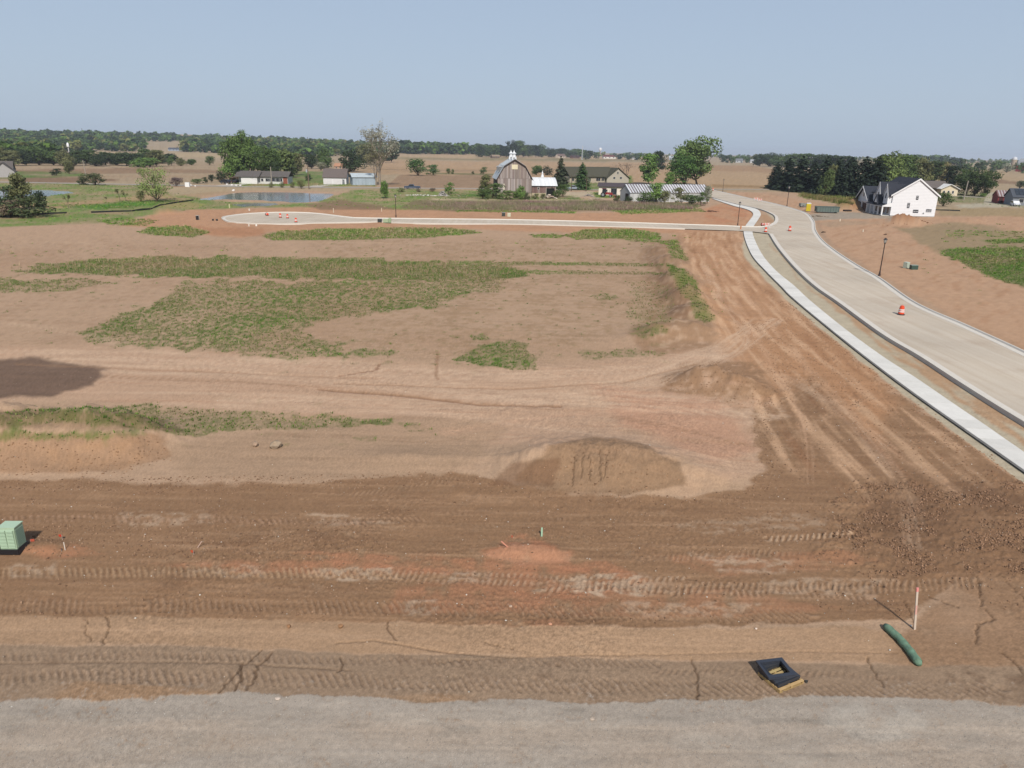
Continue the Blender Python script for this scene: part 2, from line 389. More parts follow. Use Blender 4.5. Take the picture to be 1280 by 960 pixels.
    big_r = [(838, 284), (925, 291), (960, 345), (1050, 430), (1280, 600), (1280, 650), (1060, 640), (960, 560), (900, 430)]
    paint(big_r, (208, 172, 142), 14, 10, .75, sstep(-.05, .55, n_rt))
    paint(big_r, (138, 98, 72), 14, 10, .5, sstep(.15, .75, -n_rt+n_mid*.2))
    paint([(1000, 540), (1080, 500), (1230, 590), (1120, 600)], (160, 130, 104), 18, 18, .35, sstep(-.1, .5, n_rt))
    paint([(1120, 590), (1290, 610), (1290, 720), (1120, 730), (1060, 670)], (130, 101, 79), 18, 30, .7)
    for P in ([(1085, 640), (1150, 620), (1200, 650), (1150, 690), (1100, 670)], [(1190, 600), (1260, 612), (1290, 640), (1220, 640)]):
        paint(P, (112, 86, 68), 16, 24, .55)
    # orange clay seams
    for P, op in (([(600, 690), (650, 668), (720, 690), (715, 705), (640, 706)], .8), ([(370, 690), (600, 698), (800, 716), (600, 722), (450, 712)], .6),
                  ([(500, 735), (760, 700), (820, 730), (620, 768), (480, 765)], .5), ([(20, 688), (90, 680), (130, 690), (60, 700)], .6),
                  ([(200, 705), (420, 700), (620, 718), (300, 715)], .55), ([(560, 780), (700, 775), (760, 800), (500, 812), (440, 790)], .3),
                  ([(640, 740), (900, 735), (1050, 760), (900, 772), (640, 768)], .35), ([(820, 695), (1060, 688), (1100, 705), (900, 722)], .35)):
        paint(P, (177, 124, 96), 7, 10, op, sstep(-.5, .5, n_sm+.2))
    paint([(600, 694), (645, 678), (715, 690), (712, 703), (650, 706)], (180, 134, 108), 3, 5, .7)
    for P, op in (([(395, 710), (500, 708), (496, 724), (410, 724)], .8), ([(690, 720), (810, 716), (815, 745), (720, 746)], .75), ([(500, 750), (548, 750), (545, 768), (502, 768)], .6), ([(555, 714), (615, 714), (612, 728), (556, 728)], .6), ([(860, 690), (990, 700), (985, 718), (900, 716)], .5),
                  ([(230, 706), (330, 708), (330, 722), (235, 720)], .5), ([(10, 705), (70, 704), (70, 722), (12, 722)], .6), ([(960, 722), (1120, 724), (1090, 744), (940, 742)], .5), ([(780, 752), (960, 755), (900, 772), (780, 768)], .45), ([(150, 640), (260, 640), (270, 656), (150, 658)], .45), ([(380, 640), (440, 645), (500, 656), (400, 656)], .5), ([(830, 655), (1000, 640), (1060, 660), (880, 668)], .35)):
        paint(P, (186, 164, 144), 5, 9, op*1.1, sstep(-.25, .35, fbm(X/.5, Y/.35, 4, 120)))
    # ---- smooth tan shoulder, grey rutted strip, gravel
    paint([(L_, 766), (200, 770), (480, 778), (800, 786), (1080, 784), (1170, 800), (R_, 800), (R_, 850), (1180, 830), (800, 822), (430, 815), (200, 806), (L_, 800)], (172, 142, 116), 4, 9, .95)
    paint([(1195, 722), (1300, 716), (R_, 716), (R_, 850), (1100, 836), (1150, 770)], (152, 122, 98), 8, 12, .9, sstep(-.8, .3, n_mid))
    strip = [(L_, 803), (200, 808), (430, 816), (800, 824), (1180, 832), (R_, 838), (R_, 884), (1280, 882), (1115, 874), (1012, 871), (943, 877), (840, 876), (744, 884), (640, 875), (537, 881), (440, 872), (326, 870), (275, 868), (130, 880), (L_, 880)]
    paint(strip, (150, 128, 109), 3, 9, .95)
    paint(strip, (122, 102, 87), 3, 9, .55, sstep(0, .7, n_sm*.6+n_str*.6))
    paint([(60, 850), (330, 866), (740, 872), (840, 866), (840, 884), (600, 884), (100, 884), (0, 880)], (160, 126, 96), 4, 8, .55, sstep(-.1, .5, n_mid))
    paint([(1180, 840), (1300, 845), (1300, 880), (1210, 872)], (108, 86, 70), 5, 12, .6, sstep(-.3, .4, n_sm))
    gedge = [(L_, 878), (0, 876), (50, 874), (150, 876), (275, 866), (300, 861), (326, 868), (440, 870), (480, 872), (537, 879), (640, 872), (744, 882), (840, 873), (943, 875), (1012, 868), (1115, 872), (1200, 876), (1280, 883), (R_, 890), (R_, 4000), (L_, 4000)]
    wn0 = NR.uniform(-1, 1, len(X)); idxg, mg = region(gedge, 5, 12)
    mg = sstep(.15, .85, mg+.45*n_sm[idxg]+.35*n_fine[idxg]+.2*wn0[idxg]); mixin(idxg, mg, (166, 156, 147))
    paint([(L_, 905), (300, 900), (900, 905), (R_, 900), (R_, 4000), (L_, 4000)], (176, 160, 146), 16, 20, .7, sstep(-.5, .5, fbm(X/4, Y/1.2, 4, 41)))
    paint(gedge, (188, 177, 166), 3, 9, .4, sstep(.1, .7, fbm(X/2.2, Y/.8, 4, 42)))
    paint(gedge, (140, 132, 124), 2, 7, .45, sstep(.15, .7, fbm(X/1.7, Y/.5, 4, 43)))
    paint([(1010, 890), (1090, 876), (1160, 890), (1170, 920), (1060, 930)], (178, 172, 165), 10, 14, .5, sstep(-.4, .4, n_sm))
    glab = np.zeros(len(X)); glab[idxg] = mg
    # ---- bank, heaps and mounds: their own soil, plus painted shade on the berm
    paint([(-400, 545), (0, 540), (150, 540), (205, 545), (215, 570), (150, 588), (0, 592), (-400, 592)], (158, 126, 101), 5, 10, .8)
    paint([(60, 560), (200, 545), (160, 590), (60, 590)], (172, 136, 106), 8, 12, .45, sstep(-.2, .5, n_sm))
    paint([(640, 600), (690, 556), (740, 545), (800, 552), (850, 580), (860, 606), (780, 618), (700, 616)], (142, 114, 90), 5, 6, .8)
    paint([(610, 605), (640, 578), (700, 572), (690, 610)], (118, 88, 68), 5, 6, .6)
    paint([(822, 480), (850, 455), (890, 448), (950, 455), (975, 490), (930, 512), (890, 500), (840, 490)], (146, 115, 90), 7, 12, .85, sstep(-.8, .0, n_sm+n_mid*.5))
    berm = [(800, 310), (830, 298), (850, 300), (885, 395), (896, 425), (880, 440), (800, 440), (785, 420), (808, 390), (806, 340)]
    paint(berm, (150, 120, 96), 8, 12, .85, sstep(-.7, .1, n_sm+n_mid*.5)); paint([(818, 325), (842, 345), (868, 392), (850, 402), (825, 370)], (128, 99, 80), 7, 8, .6, sstep(-.5, .3, n_sm))  # second pass darkens the left face: shade put into the soil colour
    paint([(1096, 282), (1118, 266), (1134, 264), (1150, 272), (1172, 281)], (163, 120, 90), 2, 2, .9)
    paint([(1044, 262), (1056, 246), (1074, 246), (1082, 262)], (165, 128, 98), 2, 2, .9)
    # ---- orange graded plots round the cul-de-sac and right of the street
    paint([(150, 282), (190, 268), (245, 262), (420, 258), (560, 262), (700, 267), (870, 262), (912, 252), (945, 262), (935, 287), (860, 292), (640, 288), (500, 286), (340, 290), (300, 298), (210, 288)], (184, 143, 114), 3, 5, .95)
    paint([(230, 282), (330, 286), (330, 296), (230, 292)], (165, 116, 86), 3, 6, .5)
    rgt = [(905, 238), (960, 243), (1050, 258), (1070, 266), (1110, 270), (1180, 272), (1280, 268), (R_, 262), (R_, 420), (1280, 436), (1200, 400), (1100, 344), (1040, 304), (1022, 280), (1012, 266), (980, 257), (930, 246)]
    paint(rgt, (184, 150, 124), 3, 4, .95)
    paint(rgt, (168, 129, 101), 3, 4, .55, sstep(.0, .6, fbm((X*.6+Y*.8)/9, (-X*.8+Y*.6)/1.6, 4, 51)))
    paint([(1120, 285), (1200, 278), (1290, 290), (R_, 300), (R_, 372), (1290, 362), (1235, 342), (1185, 320), (1150, 306)], (146, 130, 103), 4, 10, .8)
    paint([(1160, 252), (1300, 262), (R_, 262), (R_, 275), (1175, 270)], (155, 137, 104), 3, 5, .8)
    paint([(1010, 268), (1040, 264), (1110, 268), (1120, 273), (1060, 274), (1016, 276)], (160, 150, 138), 1.5, 2, .9)
    paint([(1020, 280), (1050, 276), (1100, 279), (1040, 284)], (158, 140, 120), 2, 4, .5)
    # base gravel between kerb and walk, along the walk
    paint([(936, 256), (958, 264), (968, 275), (958, 284), (930, 290), (928, 320), (990, 380), (1100, 468), (1280, 602), (1500, 760), (1500, 640), (1280, 520), (1046, 374), (963, 292), (975, 280), (968, 262)], (184, 173, 154), 2, 3, 1)
    paint([(965, 302), (985, 330), (1010, 358), (1060, 398), (1100, 430), (1160, 470), (1280, 552), (1500, 700), (1500, 640), (1280, 530), (1192, 472), (1100, 415), (1046, 380), (1000, 350), (975, 312)], (176, 138, 106), 3, 7, .75, sstep(-.6, .0, fbm(su/5, sv/1.2, 3, 55)))
    paint([(950, 266), (962, 268), (968, 276), (954, 279)], (176, 138, 106), 2, 3, .6)
    paint([(880, 262), (912, 252), (942, 262), (930, 280), (880, 279)], (181, 128, 98), 3, 4, .7, sstep(-.3, .4, n_mid))
    # ---- farmland beyond
    farm = [(-900, 160), (-900, 238), (0, 228), (240, 231), (420, 228), (520, 234), (700, 237), (900, 240), (1100, 240), (1180, 262), (1240, 258), (R_, 262), (R_, 150)]
    idxf, mf = paint(farm, (168, 145, 119), .8, 0, 1)
    flab = np.zeros(len(X)); flab[idxf] = mf
    band = lambda P, c, op=1, s=.8, wob=2: paint(P, c, s, wob, op)
    rows = .5+.5*noise(PX/900, PY*1.9, 61)
    paint([(-900, 196), (-900, 228), (430, 226), (430, 200)], (163, 133, 106), 1, 2, .7, np.clip(rows*1.3-.2, 0, 1))
    band([(-20, 212), (160, 210), (300, 213), (300, 216), (100, 217), (-20, 217)], (140, 107, 83), .7)
    band([(20, 221), (100, 221), (160, 225), (60, 229), (20, 229)], (128, 97, 76), .8)
    band([(-200, 190), (60, 190), (230, 191), (300, 192), (300, 196), (-200, 197)], (178, 152, 118), .9)
    band([(470, 193), (700, 193), (840, 199), (840, 202), (470, 200)], (182, 150, 116), .8); band([(470, 197.6), (700, 197.8), (850, 201), (850, 202.4), (470, 199.2)], (120, 112, 76), .7)
    band([(470, 200), (850, 204), (860, 230), (470, 217)], (178, 143, 111), .9)
    band([(440, 207), (620, 212), (620, 217.5), (440, 216)], (165, 134, 104), .7)
    band([(500, 219), (640, 218.5), (640, 236), (480, 234)], (154, 124, 99), 1)
    band([(540, 216.6), (640, 217.4), (640, 218.8), (540, 218)], (96, 104, 60), .9)
    band([(860, 205), (940, 207), (980, 214), (960, 238), (860, 236)], (176, 144, 112), .9); band([(860, 206), (940, 207.4), (975, 213.6), (975, 216), (860, 213)], (160, 124, 94), .7)
    band([(890, 230), (970, 232), (970, 235), (890, 233.5)], (154, 122, 86), .9)
    band([(1235, 212), (1300, 216), (R_, 222), (R_, 236), (1240, 229)], (172, 145, 114), .9); band([(1238, 224), (1300, 229), (1300, 232), (1238, 229)], (134, 104, 82), .8)
    band([(1060, 196), (1280, 206), (1280, 214), (1220, 214), (1060, 205)], (168, 146, 112), .7)
    # ---- greens painted under the blades
    GM = np.zeros(len(X)); TALL = np.zeros(len(X))
    GV = np.clip(fbm(X/9, Y/9, 3, 74)*1.5+.15-.35*sstep(-12, 22, X)*(RR < 110), -1, 1)
    patch = sstep(-.30, .48, fbm(X/.7, Y/.8, 4, 71, .7)+.10+.30*fbm(X/6, Y/5, 3, 72)+.25*NR.uniform(-1, 1, len(X)))
    def green(P, op=1.0, c=(94, 108, 58), soft=4, wob=9, dens=1.0, pat=.6, tall=0.0, farl=False):
        nr_ = soft >= 3; idx, m = region(P, soft*(1.8 if nr_ else 1), wob*(1.5 if nr_ else 1)); pat = min(1, pat*1.1) if nr_ else pat; c = (c[0]*.82, c[1]*.93, c[2]*.74) if nr_ else c
        if nr_: m = sstep(.15, .75, m+.45*fbm(X[idx]/1.3, Y[idx]/1.6, 3, 73)+.06)
        m = m*(1-pat+pat*patch[idx])
        GM[idx] = np.maximum(GM[idx], m*dens); TALL[idx] = np.maximum(TALL[idx], m*tall)
        m = m*np.clip(.78+.5*GV[idx], .25, 1)
        cv = lin(c)[None]*(1+np.clip(GV[idx], -1, 1)[:, None]*np.array([-.16, .10, -.26])[None]); mixin(idx, np.clip(m*op, 0, 1), cv)
    g = green
    # lawns and meadows on the left and round the farm
    g([(-900, 236), (-900, 290), (0, 284), (120, 279), (190, 268), (245, 262), (330, 259), (420, 259), (400, 254), (300, 254), (240, 246), (170, 232), (60, 229), (-200, 229)], .95, (106, 126, 66), 2, 4, .03, .3)
    paint([(-900, 248), (-100, 252), (60, 255), (140, 248), (200, 242), (240, 250), (230, 253), (150, 252), (60, 262), (-900, 262)], (168, 142, 110), 2, 3, .85)
    paint([(100, 240), (200, 236), (300, 240), (240, 246), (180, 244)], (160, 140, 108), 2, 4, .6)
    paint([(205, 234), (420, 232), (500, 236), (420, 239), (300, 238), (215, 244)], (171, 153, 126), 1.5, 3, .9)
    paint([(190, 258), (230, 252), (262, 255), (240, 262)], (156, 142, 98), 2, 3, .8)
    g([(50, 256), (130, 262), (240, 252), (255, 247), (180, 250), (100, 256)], .9, (80, 118, 52), 1.5, 2, .3, .2)
    g([(395, 252), (440, 238), (500, 236), (600, 239), (740, 250), (740, 256), (560, 262), (480, 262), (430, 258)], .95, (108, 128, 66), 2, 3, .04, .35)
    paint([(380, 256), (425, 250), (470, 256), (500, 262), (400, 262)], (134, 110, 88), 2, 3, .85)
    g([(300, 226), (470, 229), (470, 233), (280, 233)], .9, (100, 124, 52), 1, 1, .1, .2); g([(360, 214), (410, 214), (410, 229), (360, 229)], .9, (86, 116, 42), 1, 1, .0, .2)
    g([(20, 214), (100, 215), (110, 220), (0, 224), (-100, 224)], .9, (92, 116, 52), 1, 1, 0, .2)
    g([(560, 240), (640, 246), (720, 244), (725, 249), (640, 252), (560, 250)], .95, (84, 108, 54), 1.5, 2, .05, .3)
    g([(690, 222), (790, 219), (790, 237), (690, 238)], .95, (92, 120, 46), 1, 1, .05, .2); g([(735, 240), (800, 240), (800, 247), (745, 247)], .9, (96, 124, 48), 1, 1, .1, .2)
    paint([(700, 240), (742, 239), (742, 246), (725, 247), (690, 242)], (186, 170, 148), 1, 1, .9)
    paint([(520, 250), (640, 250), (780, 250), (880, 256), (860, 263), (700, 264), (560, 264), (500, 260)], (124, 110, 84), 2, 3, .85)
    paint([(540, 248), (700, 249), (760, 250), (700, 251.5), (540, 250)], (178, 162, 134), .8, 1, .85)
    g([(570, 263), (640, 264), (720, 264), (720, 266.5), (570, 265)], .8, (88, 104, 50), 1.5, 3, .8, .5); g([(760, 262), (870, 260), (880, 265), (780, 268)], .85, (100, 122, 56), 1.5, 3, .5, .4)
    g([(1170, 238), (1300, 243), (1300, 262), (1160, 250)], .85, (114, 120, 76), 2, 3, .02, .4)
    paint([(1192, 256), (1230, 254), (1232, 244), (1238, 240), (1300, 243), (R_, 246), (1250, 246), (1246, 254), (1290, 259), (1200, 260)], (176, 164, 146), 1, 1, .95)
    g([(1000, 240), (1080, 246), (1060, 256), (1000, 246)], .7, (112, 114, 62), 2, 3, .4, .5)
    # weeds on the bare ground
    dk = (92, 104, 54)
    g([(20, 338), (100, 326), (200, 322), (440, 325), (630, 332), (660, 346), (610, 352), (440, 348), (250, 346), (170, 343), (60, 342)], .9, (86, 100, 52), 4, 9, 1, .45, .5)
    g([(92, 420), (150, 396), (200, 372), (250, 352), (440, 351), (600, 352), (650, 346), (600, 368), (520, 386), (400, 400), (370, 412), (440, 440), (420, 449), (300, 441), (200, 433), (130, 430)], .8, dk, 6, 14, .85, .75, .12)
    g([(-300, 345), (100, 350), (150, 356), (60, 363), (-300, 366)], .75, dk, 4, 8, .7, .7)
    g([(325, 296), (350, 289), (430, 286), (560, 285), (600, 291), (520, 298), (420, 300), (340, 300)], .9, (92, 108, 56), 2, 4, .9, .35, .3)
    g([(172, 290), (190, 284), (235, 283), (262, 290), (240, 297), (195, 294)], .9, (92, 110, 54), 2, 4, .9, .35, .2)
    g([(120, 275), (160, 271), (195, 276), (180, 283), (140, 281)], .6, (104, 112, 62), 2, 5, .6, .6)
    g([(578, 450), (600, 434), (640, 428), (668, 442), (672, 461), (620, 463)], .9, (88, 104, 50), 4, 14, 1.0, .6)
    g([(585, 418), (605, 416), (610, 424), (592, 425)], .6, dk, 3, 6, .6, .6)
    g([(440, 440), (490, 437), (500, 444), (450, 448)], .6, dk, 3, 8, .6, .6)
    g([(-300, 520), (-20, 514), (60, 512), (200, 508), (330, 516), (480, 524), (490, 532), (330, 536), (250, 545), (120, 530), (0, 530), (-300, 532)], .85, (84, 102, 48), 4, 10, .95, .65, .1)
    paint([(-300, 515), (0, 512), (190, 516), (230, 540), (60, 536), (-300, 540)], (118, 96, 74), 6, 10, .5)
    g([(-300, 540), (60, 540), (180, 538), (190, 545), (60, 550), (-300, 552)], .6, (98, 112, 58), 3, 8, .5, .7)
    g([(440, 546), (470, 544), (470, 552), (448, 553)], .5, dk, 3, 5, .5, .8); g([(495, 530), (520, 528), (545, 538), (510, 540)], .5, dk, 3, 6, .5, .8)
    g([(836, 330), (858, 340), (876, 370), (893, 402), (880, 404), (862, 380), (846, 352)], .9, (96, 116, 56), 3, 5, 1, .35, .1)
    g([(790, 350), (840, 360), (840, 400), (812, 420), (790, 415)], .4, (104, 110, 66), 5, 8, .4, .7); g([(826, 300), (845, 302), (860, 325), (840, 322)], .6, (100, 118, 60), 3, 5, .6, .5)
    g([(708, 293), (730, 287), (790, 287), (822, 291), (826, 299), (770, 298), (720, 299)], .9, (92, 112, 52), 2, 4, .9, .35, .2); g([(660, 292), (710, 293), (700, 298), (670, 297)], .6, (104, 112, 60), 2, 4, .5, .5)
    g([(780, 298), (830, 300), (830, 304), (785, 302)], .5, dk, 2, 4, .5, .5)
    g([(560, 326), (840, 330), (838, 333), (560, 331)], .8, (92, 104, 54), 1.5, 3, .8, .6); g([(640, 337), (840, 341), (838, 344), (640, 342)], .7, (98, 104, 58), 1.5, 3, .7, .6)
    g([(390, 322), (480, 322), (480, 326), (390, 326)], .7, dk, 1.5, 3, .6, .5)
    g([(720, 440), (800, 436), (840, 438), (800, 448), (730, 448)], .5, dk, 4, 10, .55, .8); g([(785, 418), (830, 408), (838, 415), (800, 424)], .5, dk, 3, 6, .5, .7)
    g([(740, 368), (772, 368), (770, 374), (745, 374)], .5, dk, 3, 5, .5, .7); g([(1175, 313), (1235, 308), (1290, 312), (R_, 318), (R_, 372), (1290, 364), (1230, 341)], .95, (96, 104, 62), 4, 7, .6, .4)
    g([(1225, 300), (1290, 298), (R_, 300), (R_, 306), (1240, 305)], .9, (96, 116, 56), 2, 4, .7, .3); g([(1180, 290), (1290, 288), (1290, 297), (1190, 296)], .35, (110, 118, 66), 3, 6, .3, .6)
    # thin speckle of sprouting weeds over the scraped plot
    idx, m = region([(400, 302), (815, 300), (810, 400), (700, 448), (520, 470), (400, 430)], 20, 20)
    sp = sstep(.38, .75, fbm(X[idx]/.8, Y[idx]/1.0, 3, 77)); GM[idx] = np.maximum(GM[idx], m*sp*.35); mixin(idx, m*sp*.45, (104, 108, 66))
    idx, m = region([(L_, 296), (330, 300), (240, 350), (150, 400), (60, 440), (L_, 440)], 20, 20)
    sp = sstep(.42, .8, fbm(X[idx]/.8, Y[idx]/1.1, 3, 78)); GM[idx] = np.maximum(GM[idx], m*sp*.2); mixin(idx, m*sp*.35, (110, 108, 72))
    # ---- relief: roughness, machine tracks, cracks
    nearw = sstep(78, 26, RR)*(.45+.75*sstep(-.4, .5, n_mid*.6+n_big*.7)); inb = np.zeros(len(X)); inb[idxb] = mb
    Z += (.05*n_mid*sstep(300, 60, RR)+.018*n_sm*nearw)*(1-glab*.7) + .02*n_fine*nearw*inb + .006*n_fine*nearw
    rough_i, rough_m = region([(1050, 600), (1290, 590), (1400, 620), (1400, 735), (1200, 720), (1100, 730), (1010, 700)], 20, 26)
    Z[rough_i] += rough_m*(.16*np.abs(fbm(X[rough_i]/.5, Y[rough_i]/.5, 4, 81, .65)))
    hr_i, hr_m = region([(560, 520), (980, 440), (1000, 520), (900, 640), (560, 640)], 10, 10)
    Z[hr_i] += hr_m*.05*fbm(X[hr_i]/.5, Y[hr_i]/1.4, 4, 82)
    mixin(slice(None), (.30*sstep(.1, .8, n_sm)*nearw*(1-glab)), (112, 88, 70)); mixin(slice(None), (.25*sstep(.2, .8, -n_sm)*nearw*(1-glab)), (190, 164, 140))
    def track(P, width, lug, shear, c, depth=.035, op=.5, seed=0, gate=(-.3, .35), chev=False):
        W = [flat(a, b) for a, b in P]; acc = 0
        xs = [q[0] for q in W]; ys = [q[1] for q in W]; pad = width
        idx = np.nonzero((X > min(xs)-pad) & (X < max(xs)+pad) & (Y > min(ys)-pad) & (Y < max(ys)+pad))[0]
        if not len(idx): return
        x, y = X[idx], Y[idx]; best = np.full(len(idx), 1e9); S = np.zeros(len(idx)); T = np.zeros(len(idx))
        for (ax, ay), (bx, by) in zip(W[:-1], W[1:]):
            ex, ey = bx-ax, by-ay; L = math.hypot(ex, ey); ex /= L; ey /= L
            s = np.clip((x-ax)*ex+(y-ay)*ey, 0, L); t = -(x-ax)*ey+(y-ay)*ex
            d = np.hypot(x-ax-s*ex, y-ay-s*ey); k = d < best
            best[k] = d[k]; S[k] = acc+s[k]; T[k] = t[k]; acc += L
        wob = .06*noise(S/.9, T/.9+seed, 90+seed)
        win = sstep(width/2, width/2-.12, best)
        ph = (S+wob*1.2+shear*(np.abs(T) if chev else T))/lug
        ph = ph+.35*noise(S/1.7, T*0, 96+seed); p = sstep(.22, .78, .5+.5*np.sin(2*math.pi*ph)+.22*n_fine[idx]); gt = sstep(gate[0]-.1, gate[1]+.3, fbm(S/1.9, T/.35, 4, 95+seed)+.1)
        Z[idx] += win*gt*depth*.8*(p-.7)
        m = win*gt*p*op*1.05; mixin(idx, win*gt*(1-p)*.22, (104, 82, 66)); mixin(idx, m, c)
    pale = (176, 150, 128)
    T_ = track
    T_([(-80, 718), (170, 715), (400, 716), (500, 719)], .80, .23, .55, (172, 143, 116), .05, .6, 1, (-.6, .0))
    T_([(400, 717), (560, 721), (700, 727), (860, 735), (1080, 742)], .95, .23, -.1, (182, 152, 128), .05, .62, 2, (-.35, .25))
    T_([(-80, 756), (200, 757), (440, 759), (620, 762), (880, 768), (1010, 770)], .9, .23, .45, (158, 130, 108), .06, .5, 3, (-.5, .2))
    T_([(-80, 822), (200, 820), (440, 826), (640, 829), (820, 830)], .42, .24, .5, (152, 130, 112), .05, .45, 4, (-.7, .0))
    T_([(-80, 848), (200, 846), (440, 850), (640, 856), (900, 860), (1250, 862)], .72, .24, .55, (160, 137, 118), .055, .5, 5, (-.6, .1))
    T_([(820, 838), (1000, 842), (1200, 850)], .4, .22, -.5, (150, 126, 106), .04, .4, 6, (-.2, .4))
    T_([(960, 674), (1010, 671), (1062, 668)], .55, .27, -.7, (186, 158, 134), .07, .8, 7, (-1, -.4))
    T_([(800, 700), (900, 694), (1000, 690)], .6, .24, -.6, (168, 140, 116), .05, .5, 8)
    T_([(-80, 650), (130, 648), (300, 650), (460, 652)], .75, .27, .6, (176, 143, 120), .05, .6, 9, (-.3, .3))
    T_([(400, 654), (520, 648), (620, 656)], .6, .25, .6, (170, 139, 114), .05, .5, 10)
    T_([(380, 622), (440, 618), (530, 606), (590, 596)], .6, .25, -.6, (168, 138, 112), .05, .5, 11)
    T_([(480, 620), (560, 640), (640, 644), (900, 652), (1080, 640)], .8, .25, .2, (160, 130, 106), .05, .4, 12, (-.1, .5))
    T_([(1040, 736), (1120, 733), (1220, 728)], .8, .25, -.6, (170, 141, 117), .06, .6, 13, (-.6, .1))
    T_([(840, 738), (950, 735), (1060, 733)], .75, .24, -.5, (172, 144, 120), .05, .55, 14, (-.4, .2))
    T_([(350, 543), (440, 546), (540, 552), (620, 548)], .7, .3, .1, (150, 122, 100), .05, .5, 15)
    T_([(780, 540), (860, 552), (940, 556)], .9, .3, .4, (176, 146, 120), .06, .5, 16)
    T_([(680, 735), (760, 728), (860, 730)], 1.1, .24, -.4, (184, 158, 136), .05, .6, 17, (-.2, .3))
    T_([(240, 565), (330, 572), (470, 578)], .7, .28, .4, (170, 142, 118), .04, .45, 18)
    for k, (a, b) in enumerate((((1070, 610), (905, 330)), ((1130, 600), (920, 330)), ((1010, 560), (890, 345)), ((1180, 600), (960, 380)))):
        mx, my = (a[0]+b[0])/2+12, (a[1]+b[1])/2-25
        T_([a, (mx, my), b], .6, .3, .5, (190, 152, 122), .05, .45, 20+k, (-.2, .4))
    def swath(P, width, c, op, seed, fine=.16, gate=(-.1, .5)):
        W = [(q.x, q.y) for q in smooth_path(P, 1.5)]; acc = 0
        xs = [q[0] for q in W]; ys = [q[1] for q in W]
        idx = np.nonzero((X > min(xs)-width) & (X < max(xs)+width) & (Y > min(ys)-width) & (Y < max(ys)+width))[0]
        x, y = X[idx], Y[idx]; best = np.full(len(idx), 1e9); S = np.zeros(len(idx)); T = np.zeros(len(idx))
        for (ax, ay), (bx, by) in zip(W[:-1], W[1:]):
            ex, ey = bx-ax, by-ay; L = math.hypot(ex, ey)+1e-9; ex /= L; ey /= L
            s = np.clip((x-ax)*ex+(y-ay)*ey, 0, L); t = -(x-ax)*ey+(y-ay)*ex; d = np.hypot(x-ax-s*ex, y-ay-s*ey); k = d < best
            best[k] = d[k]; S[k] = acc+s[k]; T[k] = t[k]; acc += L
        f = fbm(S/9, T/fine, 3, seed); g_ = fbm(S/5, T/1.2, 3, seed+1)
        m = sstep(width/2, width/2-.6, best)*sstep(gate[0]-.25, gate[1], f*.6+g_*.4)*op
        Z[idx] -= .02*m; mixin(idx, m, c); GM[idx] *= 1-np.clip(1.6*m, 0, 1)
    pa, da, ma = (208, 180, 157), (140, 108, 84), (172, 138, 112)
    for k, (P, w_, c, op) in enumerate((
        ([(-60, 458), (150, 456), (400, 470), (640, 492), (950, 512)], 4.2, pa, .6), ([(-60, 440), (150, 445), (400, 456), (620, 470), (800, 462), (900, 438)], 3.2, pa, .6), ([(120, 470), (330, 480), (560, 500), (760, 520), (950, 560)], 1.2, da, .5),
        ([(300, 500), (480, 505), (640, 500), (800, 478), (900, 440), (960, 400)], 3.4, pa, .6), ([(420, 520), (600, 520), (780, 498), (900, 455), (980, 410)], .9, da, .45), ([(560, 540), (720, 520), (860, 510), (960, 505)], 1.6, (204, 164, 138), .5),
        ([(880, 330), (905, 380), (930, 420), (900, 450), (820, 470), (700, 480)], 1.8, pa, .5), ([(200, 505), (360, 512), (520, 516), (700, 540), (900, 580)], 1.4, pa, .45), ([(500, 470), (640, 466), (780, 452), (890, 430)], .7, da, .5),
        ([(980, 470), (1060, 520), (1120, 600), (1140, 680)], 1.6, pa, .35), ([(900, 310), (935, 370), (1000, 450), (1090, 540), (1200, 620)], 1.3, (210, 174, 146), .55), ([(885, 300), (905, 350), (950, 430), (1000, 520), (1010, 600)], 1.2, (208, 170, 142), .5),
        ([(915, 300), (950, 360), (1020, 440), (1140, 540), (1270, 640)], .6, (132, 94, 70), .5), ([(890, 350), (900, 400), (960, 470), (1060, 560)], .5, (128, 92, 70), .5), ([(1020, 480), (960, 520), (940, 570)], 1.2, (198, 166, 140), .45), ([(1080, 500), (1000, 540), (960, 600)], .9, (190, 158, 132), .4),
        ([(-60, 400), (60, 410), (200, 440), (330, 452)], 1.8, pa, .4), ([(-60, 300), (200, 305), (420, 303), (640, 306), (810, 300)], 2.5, (196, 168, 142), .4), ([(-60, 350), (140, 348), (300, 350), (640, 356)], 1.2, (196, 168, 142), .35), ([(20, 348), (300, 349), (440, 352)], .7, (200, 172, 146), .6),
        ([(-60, 735), (300, 738), (700, 750), (1100, 752)], .8, (118, 94, 76), .5), ([(-60, 690), (300, 690), (600, 712), (1000, 715)], .9, (158, 126, 100), .4), ([(-60, 625), (300, 622), (560, 612)], .8, (160, 130, 106), .4), ([(-60, 786), (300, 790), (700, 800), (1180, 806)], .9, (186, 156, 130), .5), ([(-60, 905), (500, 906), (1290, 912)], 1.4, (180, 167, 154), .4), ([(-60, 935), (500, 938), (1290, 940)], 1.2, (178, 164, 150), .4), ([(300, 922), (800, 915), (1290, 925)], .5, (140, 132, 124), .45))):
        swath(P, w_, c, op, 300+k*5)
    paint([(L_, 444), (60, 449), (132, 462), (112, 480), (70, 496), (L_, 503)], (110, 90, 79), 6, 12, .92, sstep(-1.6, -.2, n_mid))
